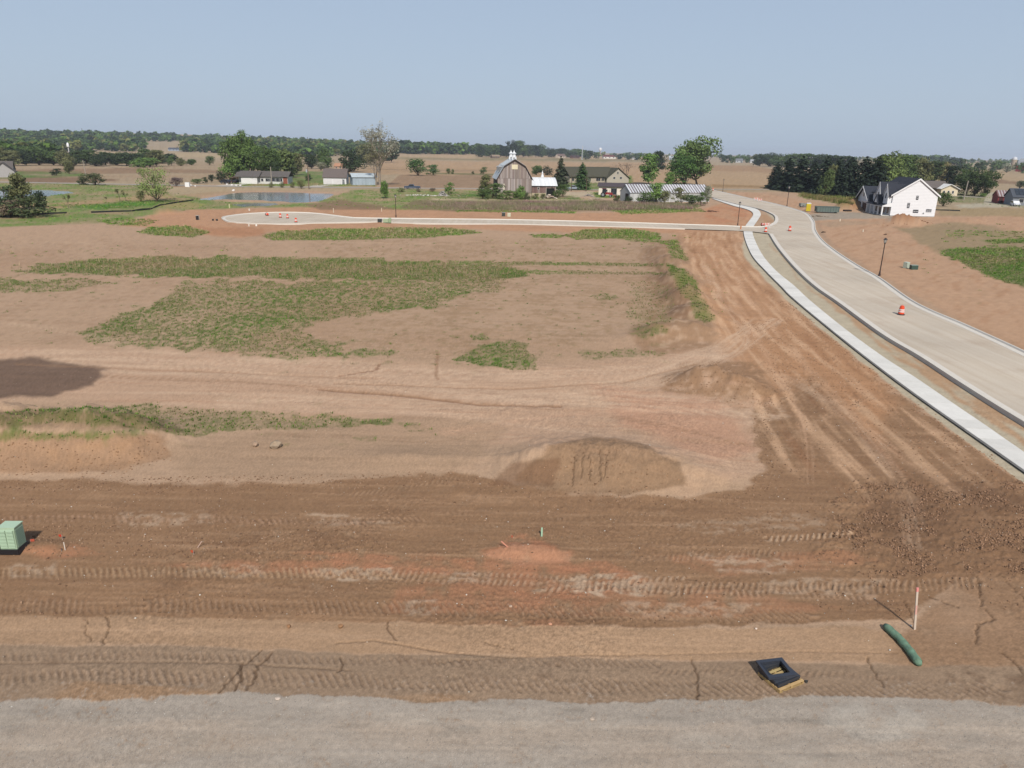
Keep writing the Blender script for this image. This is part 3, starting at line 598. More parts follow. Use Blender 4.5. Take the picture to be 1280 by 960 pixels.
    # single dark wheel ruts
    def rut(P, width=.25, depth=.05, c=(112, 86, 68), op=.6, jit=0.0, seed=0):
        W = [flat(a, b) for a, b in P]
        if jit:
            Q = []
            for (ax, ay), (bx, by) in zip(W[:-1], W[1:]):
                n = max(2, int(math.hypot(bx-ax, by-ay)/.12))
                for i in range(n): Q.append((ax+(bx-ax)*i/n, ay+(by-ay)*i/n))
            Q.append(W[-1]); W = [(a+jit*float(noise(np.array([i*.8]), np.array([seed+.5]), 3)[0])*1.6, b+jit*float(noise(np.array([i*.8]), np.array([seed+9.5]), 4)[0])) for i, (a, b) in enumerate(Q)]
        xs = [q[0] for q in W]; ys = [q[1] for q in W]; pad = width*2
        idx = np.nonzero((X > min(xs)-pad) & (X < max(xs)+pad) & (Y > min(ys)-pad) & (Y < max(ys)+pad))[0]
        if not len(idx): return
        x, y = X[idx], Y[idx]; best = np.full(len(idx), 1e9)
        for (ax, ay), (bx, by) in zip(W[:-1], W[1:]):
            ex, ey = bx-ax, by-ay; L2 = ex*ex+ey*ey+1e-9
            s = np.clip(((x-ax)*ex+(y-ay)*ey)/L2, 0, 1); best = np.minimum(best, np.hypot(x-ax-s*ex, y-ay-s*ey))
        g_ = sstep(width, width*.15, best); Z[idx] -= depth*g_; mixin(idx, g_*op, c)
    rut([(400, 487), (520, 496), (600, 506), (700, 508)], .3, .06, (140, 104, 80), .7); rut([(420, 480), (640, 486), (780, 478), (870, 455)], .25, .03, (150, 116, 90), .5)
    rut([(-80, 829), (200, 828), (300, 829), (440, 838)], .05, .03, (104, 84, 70), .45, .04, 50); rut([(20, 455), (380, 470), (470, 474)], .3, .03, (150, 118, 94), .4)
    rut([(640, 822), (560, 816), (470, 800), (420, 803)], .05, .04, (110, 88, 70), .5); rut([(540, 828), (640, 822), (800, 818), (1000, 814), (1120, 816)], .04, .03, (120, 98, 80), .4, .03, 51)
    rut([(425, 470), (470, 463), (475, 455)], .18, .04, (130, 92, 70), .6, .1, 3); rut([(547, 440), (545, 470), (548, 474)], .2, .03, (140, 106, 82), .5)
    cr = (78, 60, 48)  # dark tone painted into the cracks for their inner shade and damp
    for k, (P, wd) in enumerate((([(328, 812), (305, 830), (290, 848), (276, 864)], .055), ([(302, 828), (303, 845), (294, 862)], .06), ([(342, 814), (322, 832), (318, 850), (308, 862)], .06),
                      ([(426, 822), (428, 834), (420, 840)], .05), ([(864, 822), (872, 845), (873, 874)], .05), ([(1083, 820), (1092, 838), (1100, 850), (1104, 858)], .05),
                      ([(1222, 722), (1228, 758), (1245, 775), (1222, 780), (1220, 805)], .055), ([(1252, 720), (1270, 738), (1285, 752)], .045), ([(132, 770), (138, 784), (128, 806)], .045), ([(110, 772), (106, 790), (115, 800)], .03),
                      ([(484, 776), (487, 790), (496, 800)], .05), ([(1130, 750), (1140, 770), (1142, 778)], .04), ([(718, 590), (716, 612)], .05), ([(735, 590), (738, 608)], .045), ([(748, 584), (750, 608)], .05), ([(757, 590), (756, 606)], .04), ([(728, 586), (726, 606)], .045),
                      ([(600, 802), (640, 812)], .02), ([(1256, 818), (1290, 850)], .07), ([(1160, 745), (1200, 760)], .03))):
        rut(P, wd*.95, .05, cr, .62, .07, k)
    # craze of small drying cracks in the shoulder
    # dusty grain, stronger close by
    wn = NR.uniform(-1, 1, len(X)); C *= (1+(.20*n_fine+.15*wn)*nearw*(1-.45*glab)+.10*n_sm+.02*wn+.12*n_str+.05*n_str3)[:, None]
    # sunk bed of the street and walk
    wm = (X > 5) & (Y < 420) & (Y > 5)
    ib = np.nonzero(wm)[0]; Z[ib] = Z[ib] - (Z[ib]+.17)*sstep(-1.3, -.5, sdf(X[ib], Y[ib], BED_W))
    ib = np.nonzero((Y < 420) & (Y > 60) & (X > -90) & (X < 130))[0]; q = sstep(-.6, .1, sdf(X[ib], Y[ib], ROAD_W)); Z[ib] = Z[ib]*(1-q)-.16*q
    g_ = C.mean(1, keepdims=True); C = g_+(C-g_)*np.where(flab > .5, .84, 1.0)[:, None]; C = C*np.where(flab[:, None] > .5, np.array([1.10, 1.10, 1.0])[None], np.array([1.06, 1.03, .955])[None])
    C = np.clip(C, .004, .9)
    # ---- faces, split by what they are
    i, j = np.meshgrid(np.arange(nr-1), np.arange(na), indexing='ij'); j2 = (j+1) % na
    F = np.stack([i*na+j, (i+1)*na+j, (i+1)*na+j2, i*na+j2], -1).reshape(-1, 4)
    V = np.stack([X, Y, Z], -1)
    lab = np.zeros(len(F), int)
    lab[(flab[F].mean(1) > .5)] = 2; lab[(glab[F].mean(1) > .5)] = 1
    lab[(RR[F[:, 0]] < 12.3) & (lab == 2)] = 1
    for k, (nm, mt) in enumerate((('ground', 'soil'), ('gravel_road', 'gravel'), ('farm_field', 'field'))):
        f = F[lab == k]; u, inv = np.unique(f, return_inverse=True)
        me = np_mesh(nm, V[u], inv.reshape(-1, 4), C[u], smooth=True, m=MT[mt])
        tag(link(nm, me), kind='structure')
    return dict(X=X, Y=Y, Z=Z, PX=PX, PY=PY, RR=RR, GM=GM, TALL=TALL, cell=cell, inb=inb, gl=glab, C=C, region=region, GV=GV)
GD = build_ground()

# ================================================================== STREET, KERBS, WALK, WATER
def resample(P, step):
    out = [P[0].copy()]; acc = 0
    for a, b in zip(P[:-1], P[1:]):
        L = (b-a).length; d = step-acc
        while d <= L: out.append(a+(b-a)*(d/L)); d += step
        acc = (acc+L) % step if L else acc
    return out
def sheet(name, poly, z, m, col):
    from mathutils.geometry import tessellate_polygon
    vs = [Vector((x, y, z)) for x, y in poly]
    tr = tessellate_polygon([vs]); me = bpy.data.meshes.new(name); me.from_pydata(vs, [], [tuple(t) for t in tr])
    at = me.color_attributes.new('Col', 'FLOAT_COLOR', 'POINT'); c = np.ones((len(vs), 4), np.float32); c[:, :3] = lin(col); at.data.foreach_set('color', c.ravel())
    me.materials.append(MT[m]); me.update()
    for p in me.polygons:
        if p.normal.z < 0: me.flip_normals(); break
    return tag(link(name, me), kind='structure')
# road surface: its own noise stretched along the street
def road_mat():
    m = mat('street_base', rough=.95, nscale=9, namp=.10, bump=.010, bscale=16, spec=.12)
    n = m.node_tree.nodes; l = m.node_tree.links; p = n['Principled BSDF']; src = p.inputs['Base Color'].links[0].from_socket
    g = n.new('ShaderNodeTexCoord'); mp = n.new('ShaderNodeMapping'); mp.inputs['Rotation'].default_value = (0, 0, math.radians(-38)); mp.inputs['Scale'].default_value = (1.6, .06, 1)
    t = n.new('ShaderNodeTexNoise'); t.inputs['Scale'].default_value = 1.0; t.inputs['Detail'].default_value = 5; t.inputs['Distortion'].default_value = .4
    l.new(g.outputs['Object'], mp.inputs[0]); l.new(mp.outputs[0], t.inputs['Vector'])
    r = n.new('ShaderNodeValToRGB'); r.color_ramp.elements[0].position = .32; r.color_ramp.elements[0].color = (.93, .91, .88, 1); r.color_ramp.elements[1].position = .66; r.color_ramp.elements[1].color = (1.04, 1.05, 1.06, 1)
    mx = n.new('ShaderNodeMix'); mx.data_type = 'RGBA'; mx.blend_type = 'MULTIPLY'; mx.inputs['Factor'].default_value = 1
    t2 = n.new('ShaderNodeTexNoise'); t2.inputs['Scale'].default_value = .09; t2.inputs['Detail'].default_value = 4
    r2 = n.new('ShaderNodeMapRange'); r2.inputs[1].default_value = .3; r2.inputs[2].default_value = .7; r2.inputs[3].default_value = .9; r2.inputs[4].default_value = 1.08
    vm = n.new('ShaderNodeVectorMath'); vm.operation = 'SCALE'
    l.new(g.outputs['Object'], t2.inputs['Vector']); l.new(t2.outputs['Fac'], r2.inputs[0])
    l.new(t.outputs['Fac'], r.inputs[0]); l.new(src, mx.inputs['A']); l.new(r.outputs[0], mx.inputs['B'])
    t3 = n.new('ShaderNodeTexNoise'); t3.inputs['Scale'].default_value = .16; t3.inputs['Detail'].default_value = 7; t3.inputs['Roughness'].default_value = .65; l.new(mp.outputs[0], t3.inputs['Vector']) if 0 else l.new(g.outputs['Object'], t3.inputs['Vector'])
    r3 = n.new('ShaderNodeMapRange'); r3.inputs[1].default_value = .52; r3.inputs[2].default_value = .72; r3.inputs[3].default_value = 0; r3.inputs[4].default_value = .42; l.new(t3.outputs['Fac'], r3.inputs[0])
    m3 = n.new('ShaderNodeMix'); m3.data_type = 'RGBA'; l.new(r3.outputs[0], m3.inputs['Factor']); l.new(mx.outputs['Result'], m3.inputs['A']); m3.inputs['B'].default_value = (.26, .19, .135, 1); mx = m3
    l.new(mx.outputs['Result'], vm.inputs[0]); l.new(r2.outputs[0], vm.inputs['Scale']); l.new(vm.outputs[0], p.inputs['Base Color'])
    return m
MT['street'] = road_mat()
pl, pln, pr = smooth_path(CURB_L), smooth_path(CURB_LN), smooth_path(CURB_R)
sheet('street', [(p.x, p.y) for p in pl+pr+[Vector((*flat(884, 236.4), 0)), Vector((*flat(884, 246), 0))]+pln[:-1]], 0, 'street', (206, 192, 174))
def curb(path, name, prof=((0, -.34), (0, .13), (.02, .15), (.15, .15), (.24, .022), (.78, .012), (.78, -.12)), col=(222, 214, 202)):
    vs = []; fs = []; n = len(prof)
    for i, p in enumerate(path):
        d = (path[min(i+1, len(path)-1)]-path[max(i-1, 0)]); d.z = 0; d.normalize(); l = Vector((-d.y, d.x, 0))
        for t, z in prof: q = p+l*t; vs.append((q.x, q.y, z))
    for i in range(len(path)-1):
        for j in range(n-1): fs.append((i*n+j, (i+1)*n+j, (i+1)*n+j+1, i*n+j+1))
    b = MB(); b.col = lin(col); b.add(vs, fs); o = b.obj(name, 'concrete'); return tag(o, kind='structure')
def cut(path, a, b): return path[a:b]
curb(pl, 'kerb'); curb(pr, 'kerb')
# northern kerb: closed ring of the side street, open where the walk and street cross
k = min(range(len(pln)), key=lambda i: (pln[i]-Vector((*flat(858, 286.2), 0))).length)
curb(pln[:k], 'kerb')
# the walk: one cast slab after the other on a gravel bed
wl, wr = smooth_path(WALK_L, .5), smooth_path(WALK_R, .5)
def at_frac(P, f):
    L = [0]
    for a, b in zip(P[:-1], P[1:]): L.append(L[-1]+(b-a).length)
    s = f*L[-1]; i = int(np.searchsorted(L, s)); i = max(1, min(i, len(P)-1)); t = (s-L[i-1])/max(1e-9, L[i]-L[i-1]); return P[i-1]+(P[i]-P[i-1])*t
walk = MB(); walk.col = lin((150, 144, 134))
def nearest_on(P, q):
    best = None
    for a, b in zip(P[:-1], P[1:]):
        e = b-a; t = max(0, min(1, (q-a).dot(e)/max(e.dot(e), 1e-9))); c = a+e*t; d = (c-q).length
        if best is None or d < best[0]: best = (d, c)
    return best[1]
cl = resample(wl, 1.52); slabs = []
bed_v = []; bed_f = []
for i in range(len(cl)):
    r_ = nearest_on(wr, cl[i]); slabs.append((cl[i], r_)); bed_v += [(cl[i].x, cl[i].y, -.085), (r_.x, r_.y, -.085)]
for i in range(len(cl)-1): bed_f.append((2*i, 2*i+1, 2*i+3, 2*i+2))
bed = walk.add(bed_v, bed_f).obj('sidewalk', 'gravel'); tag(bed, kind='structure')
crossing = [Vector((*flat(935, 287), 0))]
for i in range(len(slabs)-1):
    a, b = slabs[i]; c, d = slabs[i+1]; mid = (a+b+c+d)/4; m_ = mid-Vector((0, 0, 0))
    px, py = to_px(mid.x, mid.y, 0)
    if 282.6 < py < 289.4 and px < 950: continue
    if (a-b).length < .5 or (c-d).length < .5: continue
    dz = R.uniform(-.004, .004); e = (c-a).normalized()*.012; t = R.uniform(-10, 6)  # tone varies by slab, partly imitating an alternating sheen
    s = MB(); s.paint(230+t, 226+t, 218+t)
    top = .045+dz
    P = [a+e, b+e, d-e, c-e]
    ins = (b-a).normalized()*.02
    v = [(p.x, p.y, -.09) for p in P]+[(p.x, p.y, top-.015) for p in P]+[((P[0]+ins).x, (P[0]+ins).y, top), ((P[1]-ins).x, (P[1]-ins).y, top), ((P[2]-ins).x, (P[2]-ins).y, top), ((P[3]+ins).x, (P[3]+ins).y, top)]
    s.add(v, [(8, 9, 10, 11)]+[(q, (q+1) % 4, (q+1) % 4+4, q+4) for q in range(4)]+[(q+4, (q+1) % 4+4, (q+1) % 4+8, q+8) for q in range(4)])
    s.obj('slab', 'concrete', bed)
# water
for i, P in enumerate(PONDS_W):
    c = np.mean(P, 0); poly = [tuple(c+(np.array(q)-c)*1.03) for q in P]
    sheet('pond', poly, -.22, 'water', (60, 70, 80))
# far country road, drawn as a ribbon that follows the land
def ribbon(name, P, wid, col, m='roadbed', dz=.06):
    pts = [G(a, b) for a, b in P]; q = []
    for a, b in zip(pts[:-1], pts[1:]):
        n = max(1, int((b-a).length/12)); q += [a+(b-a)*(i/n) for i in range(n)]
    q.append(pts[-1]); vs = []; fs = []
    for i, p in enumerate(q):
        d = q[min(i+1, len(q)-1)]-q[max(i-1, 0)]; d.z = 0; d.normalize(); l = Vector((-d.y, d.x, 0))
        for s in (-1, 1): e = p+l*s*wid/2; vs.append((e.x, e.y, H1(e.x, e.y)+dz))
    for i in range(len(q)-1): fs.append((2*i, 2*i+2, 2*i+3, 2*i+1))
    b = MB(); b.col = lin(col); b.add(vs, fs); return tag(b.obj(name, m), kind='structure')
ribbon('country_road', [(-260, 223.5), (0, 227.6), (100, 229.5), (200, 231.2), (300, 233.4), (420, 234.4), (560, 235.6), (640, 236.2), (700, 237.3), (800, 237.6), (900, 236.6), (960, 237), (1020, 238.6), (1080, 240.6), (1150, 243), (1230, 247)], 6.5, (172, 164, 152))
ribbon('driveway', [(300, 230.3), (292, 231.2), (280, 232.4)], 7, (196, 186, 172))
ribbon('driveway', [(418, 231), (400, 232.2), (392, 233.6)], 6, (196, 186, 172))

# ================================================================== SCATTERED STUFF
def scatter(name, TV, TF, pos, scale, rot, cols, m, parent=None, tilt=None, vcol=None, smooth=False):
    """copies of one little template joined into one mesh; pos (n,3), scale (n,3) or (n,), rot about z"""
    TV = np.asarray(TV, float); n = len(pos); k = len(TV)
    sc_ = np.asarray(scale, float); sc_ = sc_[:, None] if sc_.ndim == 1 else sc_
    v = TV[None]*sc_[:, None, :] if sc_.shape[1] == 3 else TV[None]*sc_[:, None, :]
    c, s = np.cos(rot)[:, None], np.sin(rot)[:, None]
    x = v[..., 0]*c-v[..., 1]*s; y = v[..., 0]*s+v[..., 1]*c
    V = np.stack([x, y, v[..., 2]], -1)+np.asarray(pos)[:, None, :]
    F = (np.asarray(TF)[None]+(np.arange(n)*k)[:, None, None]).reshape(-1, len(TF[0]))
    Cc = np.repeat(np.asarray(cols), k, 0)
    if vcol is not None: Cc = Cc*np.tile(vcol, n)[:, None]
    me = np_mesh(name, V.reshape(-1, 3), F, Cc, smooth=smooth, m=MT[m]); return link(name, me, parent)
def pick(wt, n):
    w_ = wt*GD['cell']; ok = w_ > 0; idx = np.nonzero(ok)[0]; p = w_[idx]/w_[idx].sum()
    s = NR.choice(idx, n, p=p); r = GD['RR'][s]
    d = np.sqrt(GD['cell'][s])
    return s, GD['X'][s]+NR.uniform(-.5, .5, n)*d, GD['Y'][s]+NR.uniform(-.5, .5, n)*d
def tuft(n, h, spread, w_, lean, seed):
    r = np.random.RandomState(seed); V = []; F = []
    for i in range(n):
        a = r.uniform(0, 6.28); b = a+r.uniform(-.6, .6); o = np.array([math.cos(a), math.sin(a), 0])*r.uniform(0, spread)
        t = np.array([-math.sin(b), math.cos(b), 0])*w_/2; hh = h*r.uniform(.55, 1); l = np.array([math.cos(b), math.sin(b), 0])*lean*hh*r.uniform(.3, 1.3)
        k = len(V); V += [o-t, o+t, o+l+np.array([0, 0, hh])]; F.append((k, k+1, k+2))
    return np.array(V), F
GM, RR, PXg, PYg = GD['GM'], GD['RR'], GD['PX'], GD['PY']
inview = (PXg > -120) & (PXg < 1400) & (PYg > 180) & (PYg < 1000)
def grass(name, wt, n, tmpl, cols, smin, smax, m='grass'):
    s, x, y = pick(wt, n); z = GD['Z'][s]
    c = np.array([lin(q) for q in cols])[NR.randint(0, len(cols), n)]*NR.uniform(.75, 1.3, (n, 1))*.98
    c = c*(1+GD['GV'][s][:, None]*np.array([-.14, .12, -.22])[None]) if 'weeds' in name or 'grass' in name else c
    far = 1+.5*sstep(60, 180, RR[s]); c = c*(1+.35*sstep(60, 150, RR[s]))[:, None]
    sc = NR.uniform(smin, smax, n)*far
    k = len(tmpl[0]); vc = np.where(tmpl[0][:, 2] > .01, 1.15, .6)
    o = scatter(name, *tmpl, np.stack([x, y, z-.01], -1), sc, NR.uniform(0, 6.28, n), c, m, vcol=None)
    tag(o, kind='stuff'); return o
greens = [(104, 134, 56), (94, 124, 50), (120, 144, 66), (84, 112, 48), (132, 146, 80), (108, 128, 66), (156, 148, 104)]
o = grass('weeds', GM*inview*sstep(180, 110, RR)*(GM > .12), 62000, tuft(4, .15, .12, .05, 1.0, 1), greens, .4, 1.25); tag(o, 'low green weeds sprouting in patches over the bare building plots', 'weeds')
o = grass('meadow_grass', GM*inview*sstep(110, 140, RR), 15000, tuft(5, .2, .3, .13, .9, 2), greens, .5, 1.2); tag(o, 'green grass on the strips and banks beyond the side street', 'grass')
o = grass('dry_stalks', (GD['TALL']+.015*GM)*inview*(RR > 50), 6000, tuft(5, .55, .12, .03, .35, 3), [(176, 154, 118), (160, 138, 106), (186, 168, 136)], .5, 1.2); tag(o, 'pale dry weed stalks standing among the green growth', 'dead weeds')
wb = np.zeros(len(RR)); ii, mm = GD['region']([(525, 254), (640, 252.4), (780, 253), (878, 257), (860, 262), (720, 263), (560, 262)], 1.5, 2); wb[ii] = mm
o = grass('tall_dead_weeds', wb, 9000, tuft(6, 1.25, .4, .10, .3, 4), [(158, 138, 120), (142, 122, 110), (164, 146, 126), (128, 114, 96), (120, 120, 84)], .3, .58); tag(o, 'tall tan dead weeds in a long strip before the barn', 'dead weeds')
ii, mm = GD['region']([(1000, 243), (1060, 249), (1110, 250), (1110, 262), (1050, 254), (1010, 248)], 2, 3); wb2 = np.zeros(len(RR)); wb2[ii] = mm
o = grass('tall_dead_weeds', wb2, 2200, tuft(6, 1.2, .4, .10, .3, 5), [(150, 132, 96), (124, 124, 72), (110, 116, 60)], .5, .9); tag(o, 'dead and green weeds below the dark pines behind the dumpster', 'dead weeds')

def clod(seed):
    r = np.random.RandomState(seed); t = (1+5**.5)/2
    V = np.array([(-1, t, 0), (1, t, 0), (-1, -t, 0), (1, -t, 0), (0, -1, t), (0, 1, t), (0, -1, -t), (0, 1, -t), (t, 0, -1), (t, 0, 1), (-t, 0, -1), (-t, 0, 1)], float)
    V /= np.linalg.norm(V[0]); V *= r.uniform(.7, 1.2, (12, 1)); V[:, 2] *= .75
    F = [(0, 11, 5), (0, 5, 1), (0, 1, 7), (0, 7, 10), (0, 10, 11), (1, 5, 9), (5, 11, 4), (11, 10, 2), (10, 7, 6), (7, 1, 8), (3, 9, 4), (3, 4, 2), (3, 2, 6), (3, 6, 8), (3, 8, 9), (4, 9, 5), (2, 4, 11), (6, 2, 10), (8, 6, 7), (9, 8, 1)]
    return V, F
def crumb(seed):
    r = np.random.RandomState(seed); V = np.array([(1, 0, 0), (0, 1, 0), (-1, 0, 0), (0, -1, 0), (0, 0, .8), (0, 0, -.8)], float)*r.uniform(.7, 1.25, (6, 1)); V += r.uniform(-.15, .15, V.shape)
    return V, [(0, 1, 4), (1, 2, 4), (2, 3, 4), (3, 0, 4), (1, 0, 5), (2, 1, 5), (3, 2, 5), (0, 3, 5)]
def clods(name, wt, n, smin, smax, cols, label, cat, seed, m='rough', pw=2.2, bury=.12):
    s, x, y = pick(wt, n)
    sz = smin+(smax-smin)*NR.uniform(0, 1, n)**pw; sc = sz[:, None]*NR.uniform(.7, 1.25, (n, 3))
    c = np.array([lin(q) for q in cols])[NR.randint(0, len(cols), n)]*NR.uniform(.8, 1.2, (n, 1))
    tv, tf = crumb(seed); ra = np.random.RandomState(seed+50)
    o = scatter(name, tv, tf, np.stack([x, y, GD['Z'][s]+sz*bury], -1), sc, NR.uniform(0, 6.28, n), c, m); tag(o, label, cat, kind='stuff'); return o
soilc = [(150, 119, 95), (136, 106, 84), (164, 132, 106), (124, 96, 76)]
W0 = np.zeros(len(RR))
def wreg(P, soft=10, wob=16, v=1.0, base=None):
    w_ = W0.copy() if base is None else base; ii, mm = GD['region'](P, soft, wob); w_[ii] = np.maximum(w_[ii], mm*v); return w_
wd = wreg([(1060, 610), (1290, 600), (1420, 640), (1420, 720), (1180, 710), (1110, 725), (1040, 690)], 16, 26)
wd *= sstep(-.2, .5, fbm(GD['X']/1.3, GD['Y']/1.3, 3, 101))
clods('dirt_clods', wd, 12000, .010, .07, [(150, 118, 94), (134, 104, 82), (164, 130, 104), (122, 94, 74)], 'churned dark brown clods heaped at the right edge of the worked ground', 'dirt clods', 1)
we = wreg([(-60, 600), (560, 590), (640, 604), (850, 622), (930, 612), (960, 585), (940, 545), (950, 500), (965, 500), (962, 545), (980, 590), (940, 630), (850, 636), (640, 620), (560, 606), (240, 616), (-60, 614)], 3, 8)
we = wreg([(820, 640), (1060, 600), (1060, 700), (860, 700)], 10, 10, .25, we)
clods('dirt_clods', we, 3200, .010, .065, soilc, 'crumbs of soil along the ragged edge of the brown worked ground', 'dirt clods', 2)
wf = GD['inb']*inview*sstep(-.3, .5, fbm(GD['X']/2.5, GD['Y']/1.2, 3, 102))
wf = wreg([(0, 655), (460, 650), (500, 690), (300, 705), (0, 690)], 6, 10, 2.0, wf)
clods('dirt_clods', wf, 9500, .008, .062, soilc+[(150, 122, 98)], 'small loose clods spread over the brown worked ground', 'dirt clods', 3)
clods('stones', (GD['inb']+.25*GD['gl']+.15)*inview*(RR < 75), 3200, .006, .035, [(200, 186, 168), (180, 160, 140), (214, 206, 194), (160, 140, 122)], 'pale pebbles lying loose on the dirt', 'pebbles', 4)
clods('gravel', GD['gl']*inview*(RR < 24), 14000, .006, .017, [(170, 166, 160), (140, 136, 132), (188, 182, 174), (120, 116, 112)], 'crushed grey gravel on the road in the foreground', 'gravel', 5, m='matte')
wr_ = wreg([(920, 400), (1000, 395), (1280, 600), (1290, 630), (1100, 560), (980, 470)], 6, 10, 1); wr_ = wreg([(970, 375), (1000, 400), (1120, 495), (1290, 610), (1280, 600), (1110, 480), (990, 378)], 2, 3, 5, wr_)
clods('dirt_clods', wr_, 2600, .012, .075, [(150, 112, 84), (132, 98, 74), (166, 124, 94)], 'orange brown crumbs on the haul route beside the new sidewalk', 'dirt clods', 6)
wm_ = wreg([(1040, 262), (1062, 250), (1084, 262)], 2, 2); wm_ = wreg([(1096, 282), (1126, 266), (1172, 281)], 2, 2, 1, wm_)
clods('dirt_clods', wm_, 500, .05, .22, [(166, 126, 96), (146, 108, 80)], 'lumps on the spoil heaps beside the white house', 'dirt clods', 7)
wk_ = wreg([(-40, 548), (200, 545), (215, 575), (150, 592), (-40, 594)], 4, 6); wk_ = wreg([(640, 600), (740, 548), (860, 600), (780, 620)], 5, 6, .5, wk_); wk_ = wreg([(822, 480), (890, 450), (975, 490), (930, 512)], 4, 6, .8, wk_)
clods('dirt_clods', wk_, 1800, .012, .06, [(156, 120, 92), (130, 98, 74), (176, 138, 106)], 'lumps on the cut bank and mounds in the middle ground', 'dirt clods', 8)

# ================================================================== TREES
def rand_unit(r, n):
    v = r.normal(size=(n, 3)); return v/np.linalg.norm(v, axis=1, keepdims=True)
def leaf_mesh(name, C, N, S, shade, r):
    n = len(C); t = np.cross(N, rand_unit(r, n)); t /= np.linalg.norm(t, axis=1, keepdims=True)+1e-9; b = np.cross(N, t)
    s = S[:, None]; asp = r.uniform(.6, 1, (n, 1))
    V = np.stack([C-t*s-b*s*asp*.3, C+t*s*.2-b*s*asp, C+t*s+b*s*asp*.3, C-t*s*.2+b*s*asp], 1).reshape(-1, 3)
    return np_mesh(name, V, np.arange(n*4).reshape(-1, 4), np.repeat(np.repeat(shade[:, None], 3, 1), 4, 0), m=MT['leaf'])
def broadleaf(seed, H=10.0, W=8.0, base=.18, nc=55, nl=60, ls=.17, cr=.17, flat_=.8, loose=0.0):
    """crown of many leaf clumps at the ends of limbs; returns trunk and crown meshes in metres"""
    r = np.random.RandomState(seed); cen = []
    c0 = H*(base+1)/2; ch = H*(1-base)/2
    lobes = [(0, 0, 0, 1.0)]+[(*(r.uniform(-.45, .45, 3)), r.uniform(.45, .7)) for _ in range(6)]
    while len(cen) < nc:
        p = r.uniform(-1, 1, 3)
        inside = min(math.dist(p, l[:3])/l[3] for l in lobes[1:]); core = np.linalg.norm(p)
        if (inside < 1 or core < .62) and core > .25*(1-loose): cen.append(p)
    cen = np.array(cen); P = cen*np.array([W/2*(1-cr), W/2*(1-cr), ch*(1-cr*.7)])+np.array([0, 0, c0])
    tb = MB(); tb.paint(105, 90, 76)
    fork = H*base*1.1; lean = r.uniform(-.03, .03, 2)*H
    tb.tube([(0, 0, -.3), (lean[0]*.3, lean[1]*.3, fork*.6), (lean[0], lean[1], fork)], [H*.022, H*.018, H*.015], 7)
    tb.tube([(lean[0], lean[1], fork), (lean[0]*1.4, lean[1]*.6, c0), (lean[0], 0, c0+ch*.7)], [H*.015, H*.009, H*.003], 5)
    for k in r.choice(len(P), min(len(P), 22), replace=False):
        e = P[k]; z0 = fork+(e[2]-fork)*r.uniform(.0, .45) if e[2] > fork else fork*.9
        s = np.array([lean[0], lean[1], z0]); m_ = (s+e)/2+np.array([0, 0, -.03*H])
        tb.tube([tuple(s), tuple(m_), tuple(e)], [H*.007, H*.005, H*.002], 4)
    n = nc*nl; ci = np.repeat(np.arange(nc), nl); d = rand_unit(r, n); d[:, 2] = d[:, 2]*.9+.12
    rad = (W*cr*.5+ch*cr*.5)*r.uniform(.7, 1.35, nc)[ci]*r.uniform(.35, 1.1, n)**.5
    C = P[ci]+d*rad[:, None]*np.array([1.1, 1.1, flat_])
    N = d+rand_unit(r, n)*.55+np.array([0, 0, .25]); N /= np.linalg.norm(N, axis=1, keepdims=True)
    shade = r.uniform(.72, 1.28, nc)[ci]*r.uniform(.8, 1.2, n)
    return tb.mesh('trunk', 'bark'), leaf_mesh('crown', C, N, ls*H/10*r.uniform(.6, 1.3, n), shade, r)
def conifer(seed, H=10.0, W=4.4, lev=15, nb=11, ls=.22, base=.03, power=.8):
    r = np.random.RandomState(seed); C = []; N = []; S = []; sh = []
    for i in range(lev):
        f = i/(lev-1); z = H*(base+(1-base)*f*.97); R_ = W/2*(1-f)**power+.08
        for b in range(max(3, int(nb*(1-f*.6)))):
            a = r.uniform(0, 6.28); L = R_*r.uniform(.7, 1.12); t0 = r.uniform(.75, 1.2)
            for s in np.linspace(.25, 1, 5):
                for _ in range(3):
                    o = r.normal(0, .07*L+.05, 3); C.append((math.cos(a)*L*s+o[0], math.sin(a)*L*s+o[1], max(.1, z-.28*L*s*s+o[2]*.5+.1)))
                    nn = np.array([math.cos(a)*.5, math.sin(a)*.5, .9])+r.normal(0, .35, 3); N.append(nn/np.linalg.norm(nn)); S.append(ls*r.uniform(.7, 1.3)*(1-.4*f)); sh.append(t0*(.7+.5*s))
    tb = MB(); tb.paint(92, 76, 62); tb.tube([(0, 0, -.3), (0, 0, H*.5), (0, 0, H*.97)], [H*.017, H*.011, .02], 6)
    return tb.mesh('trunk', 'bark'), leaf_mesh('crown', np.array(C), np.array(N), np.array(S), np.array(sh), r)
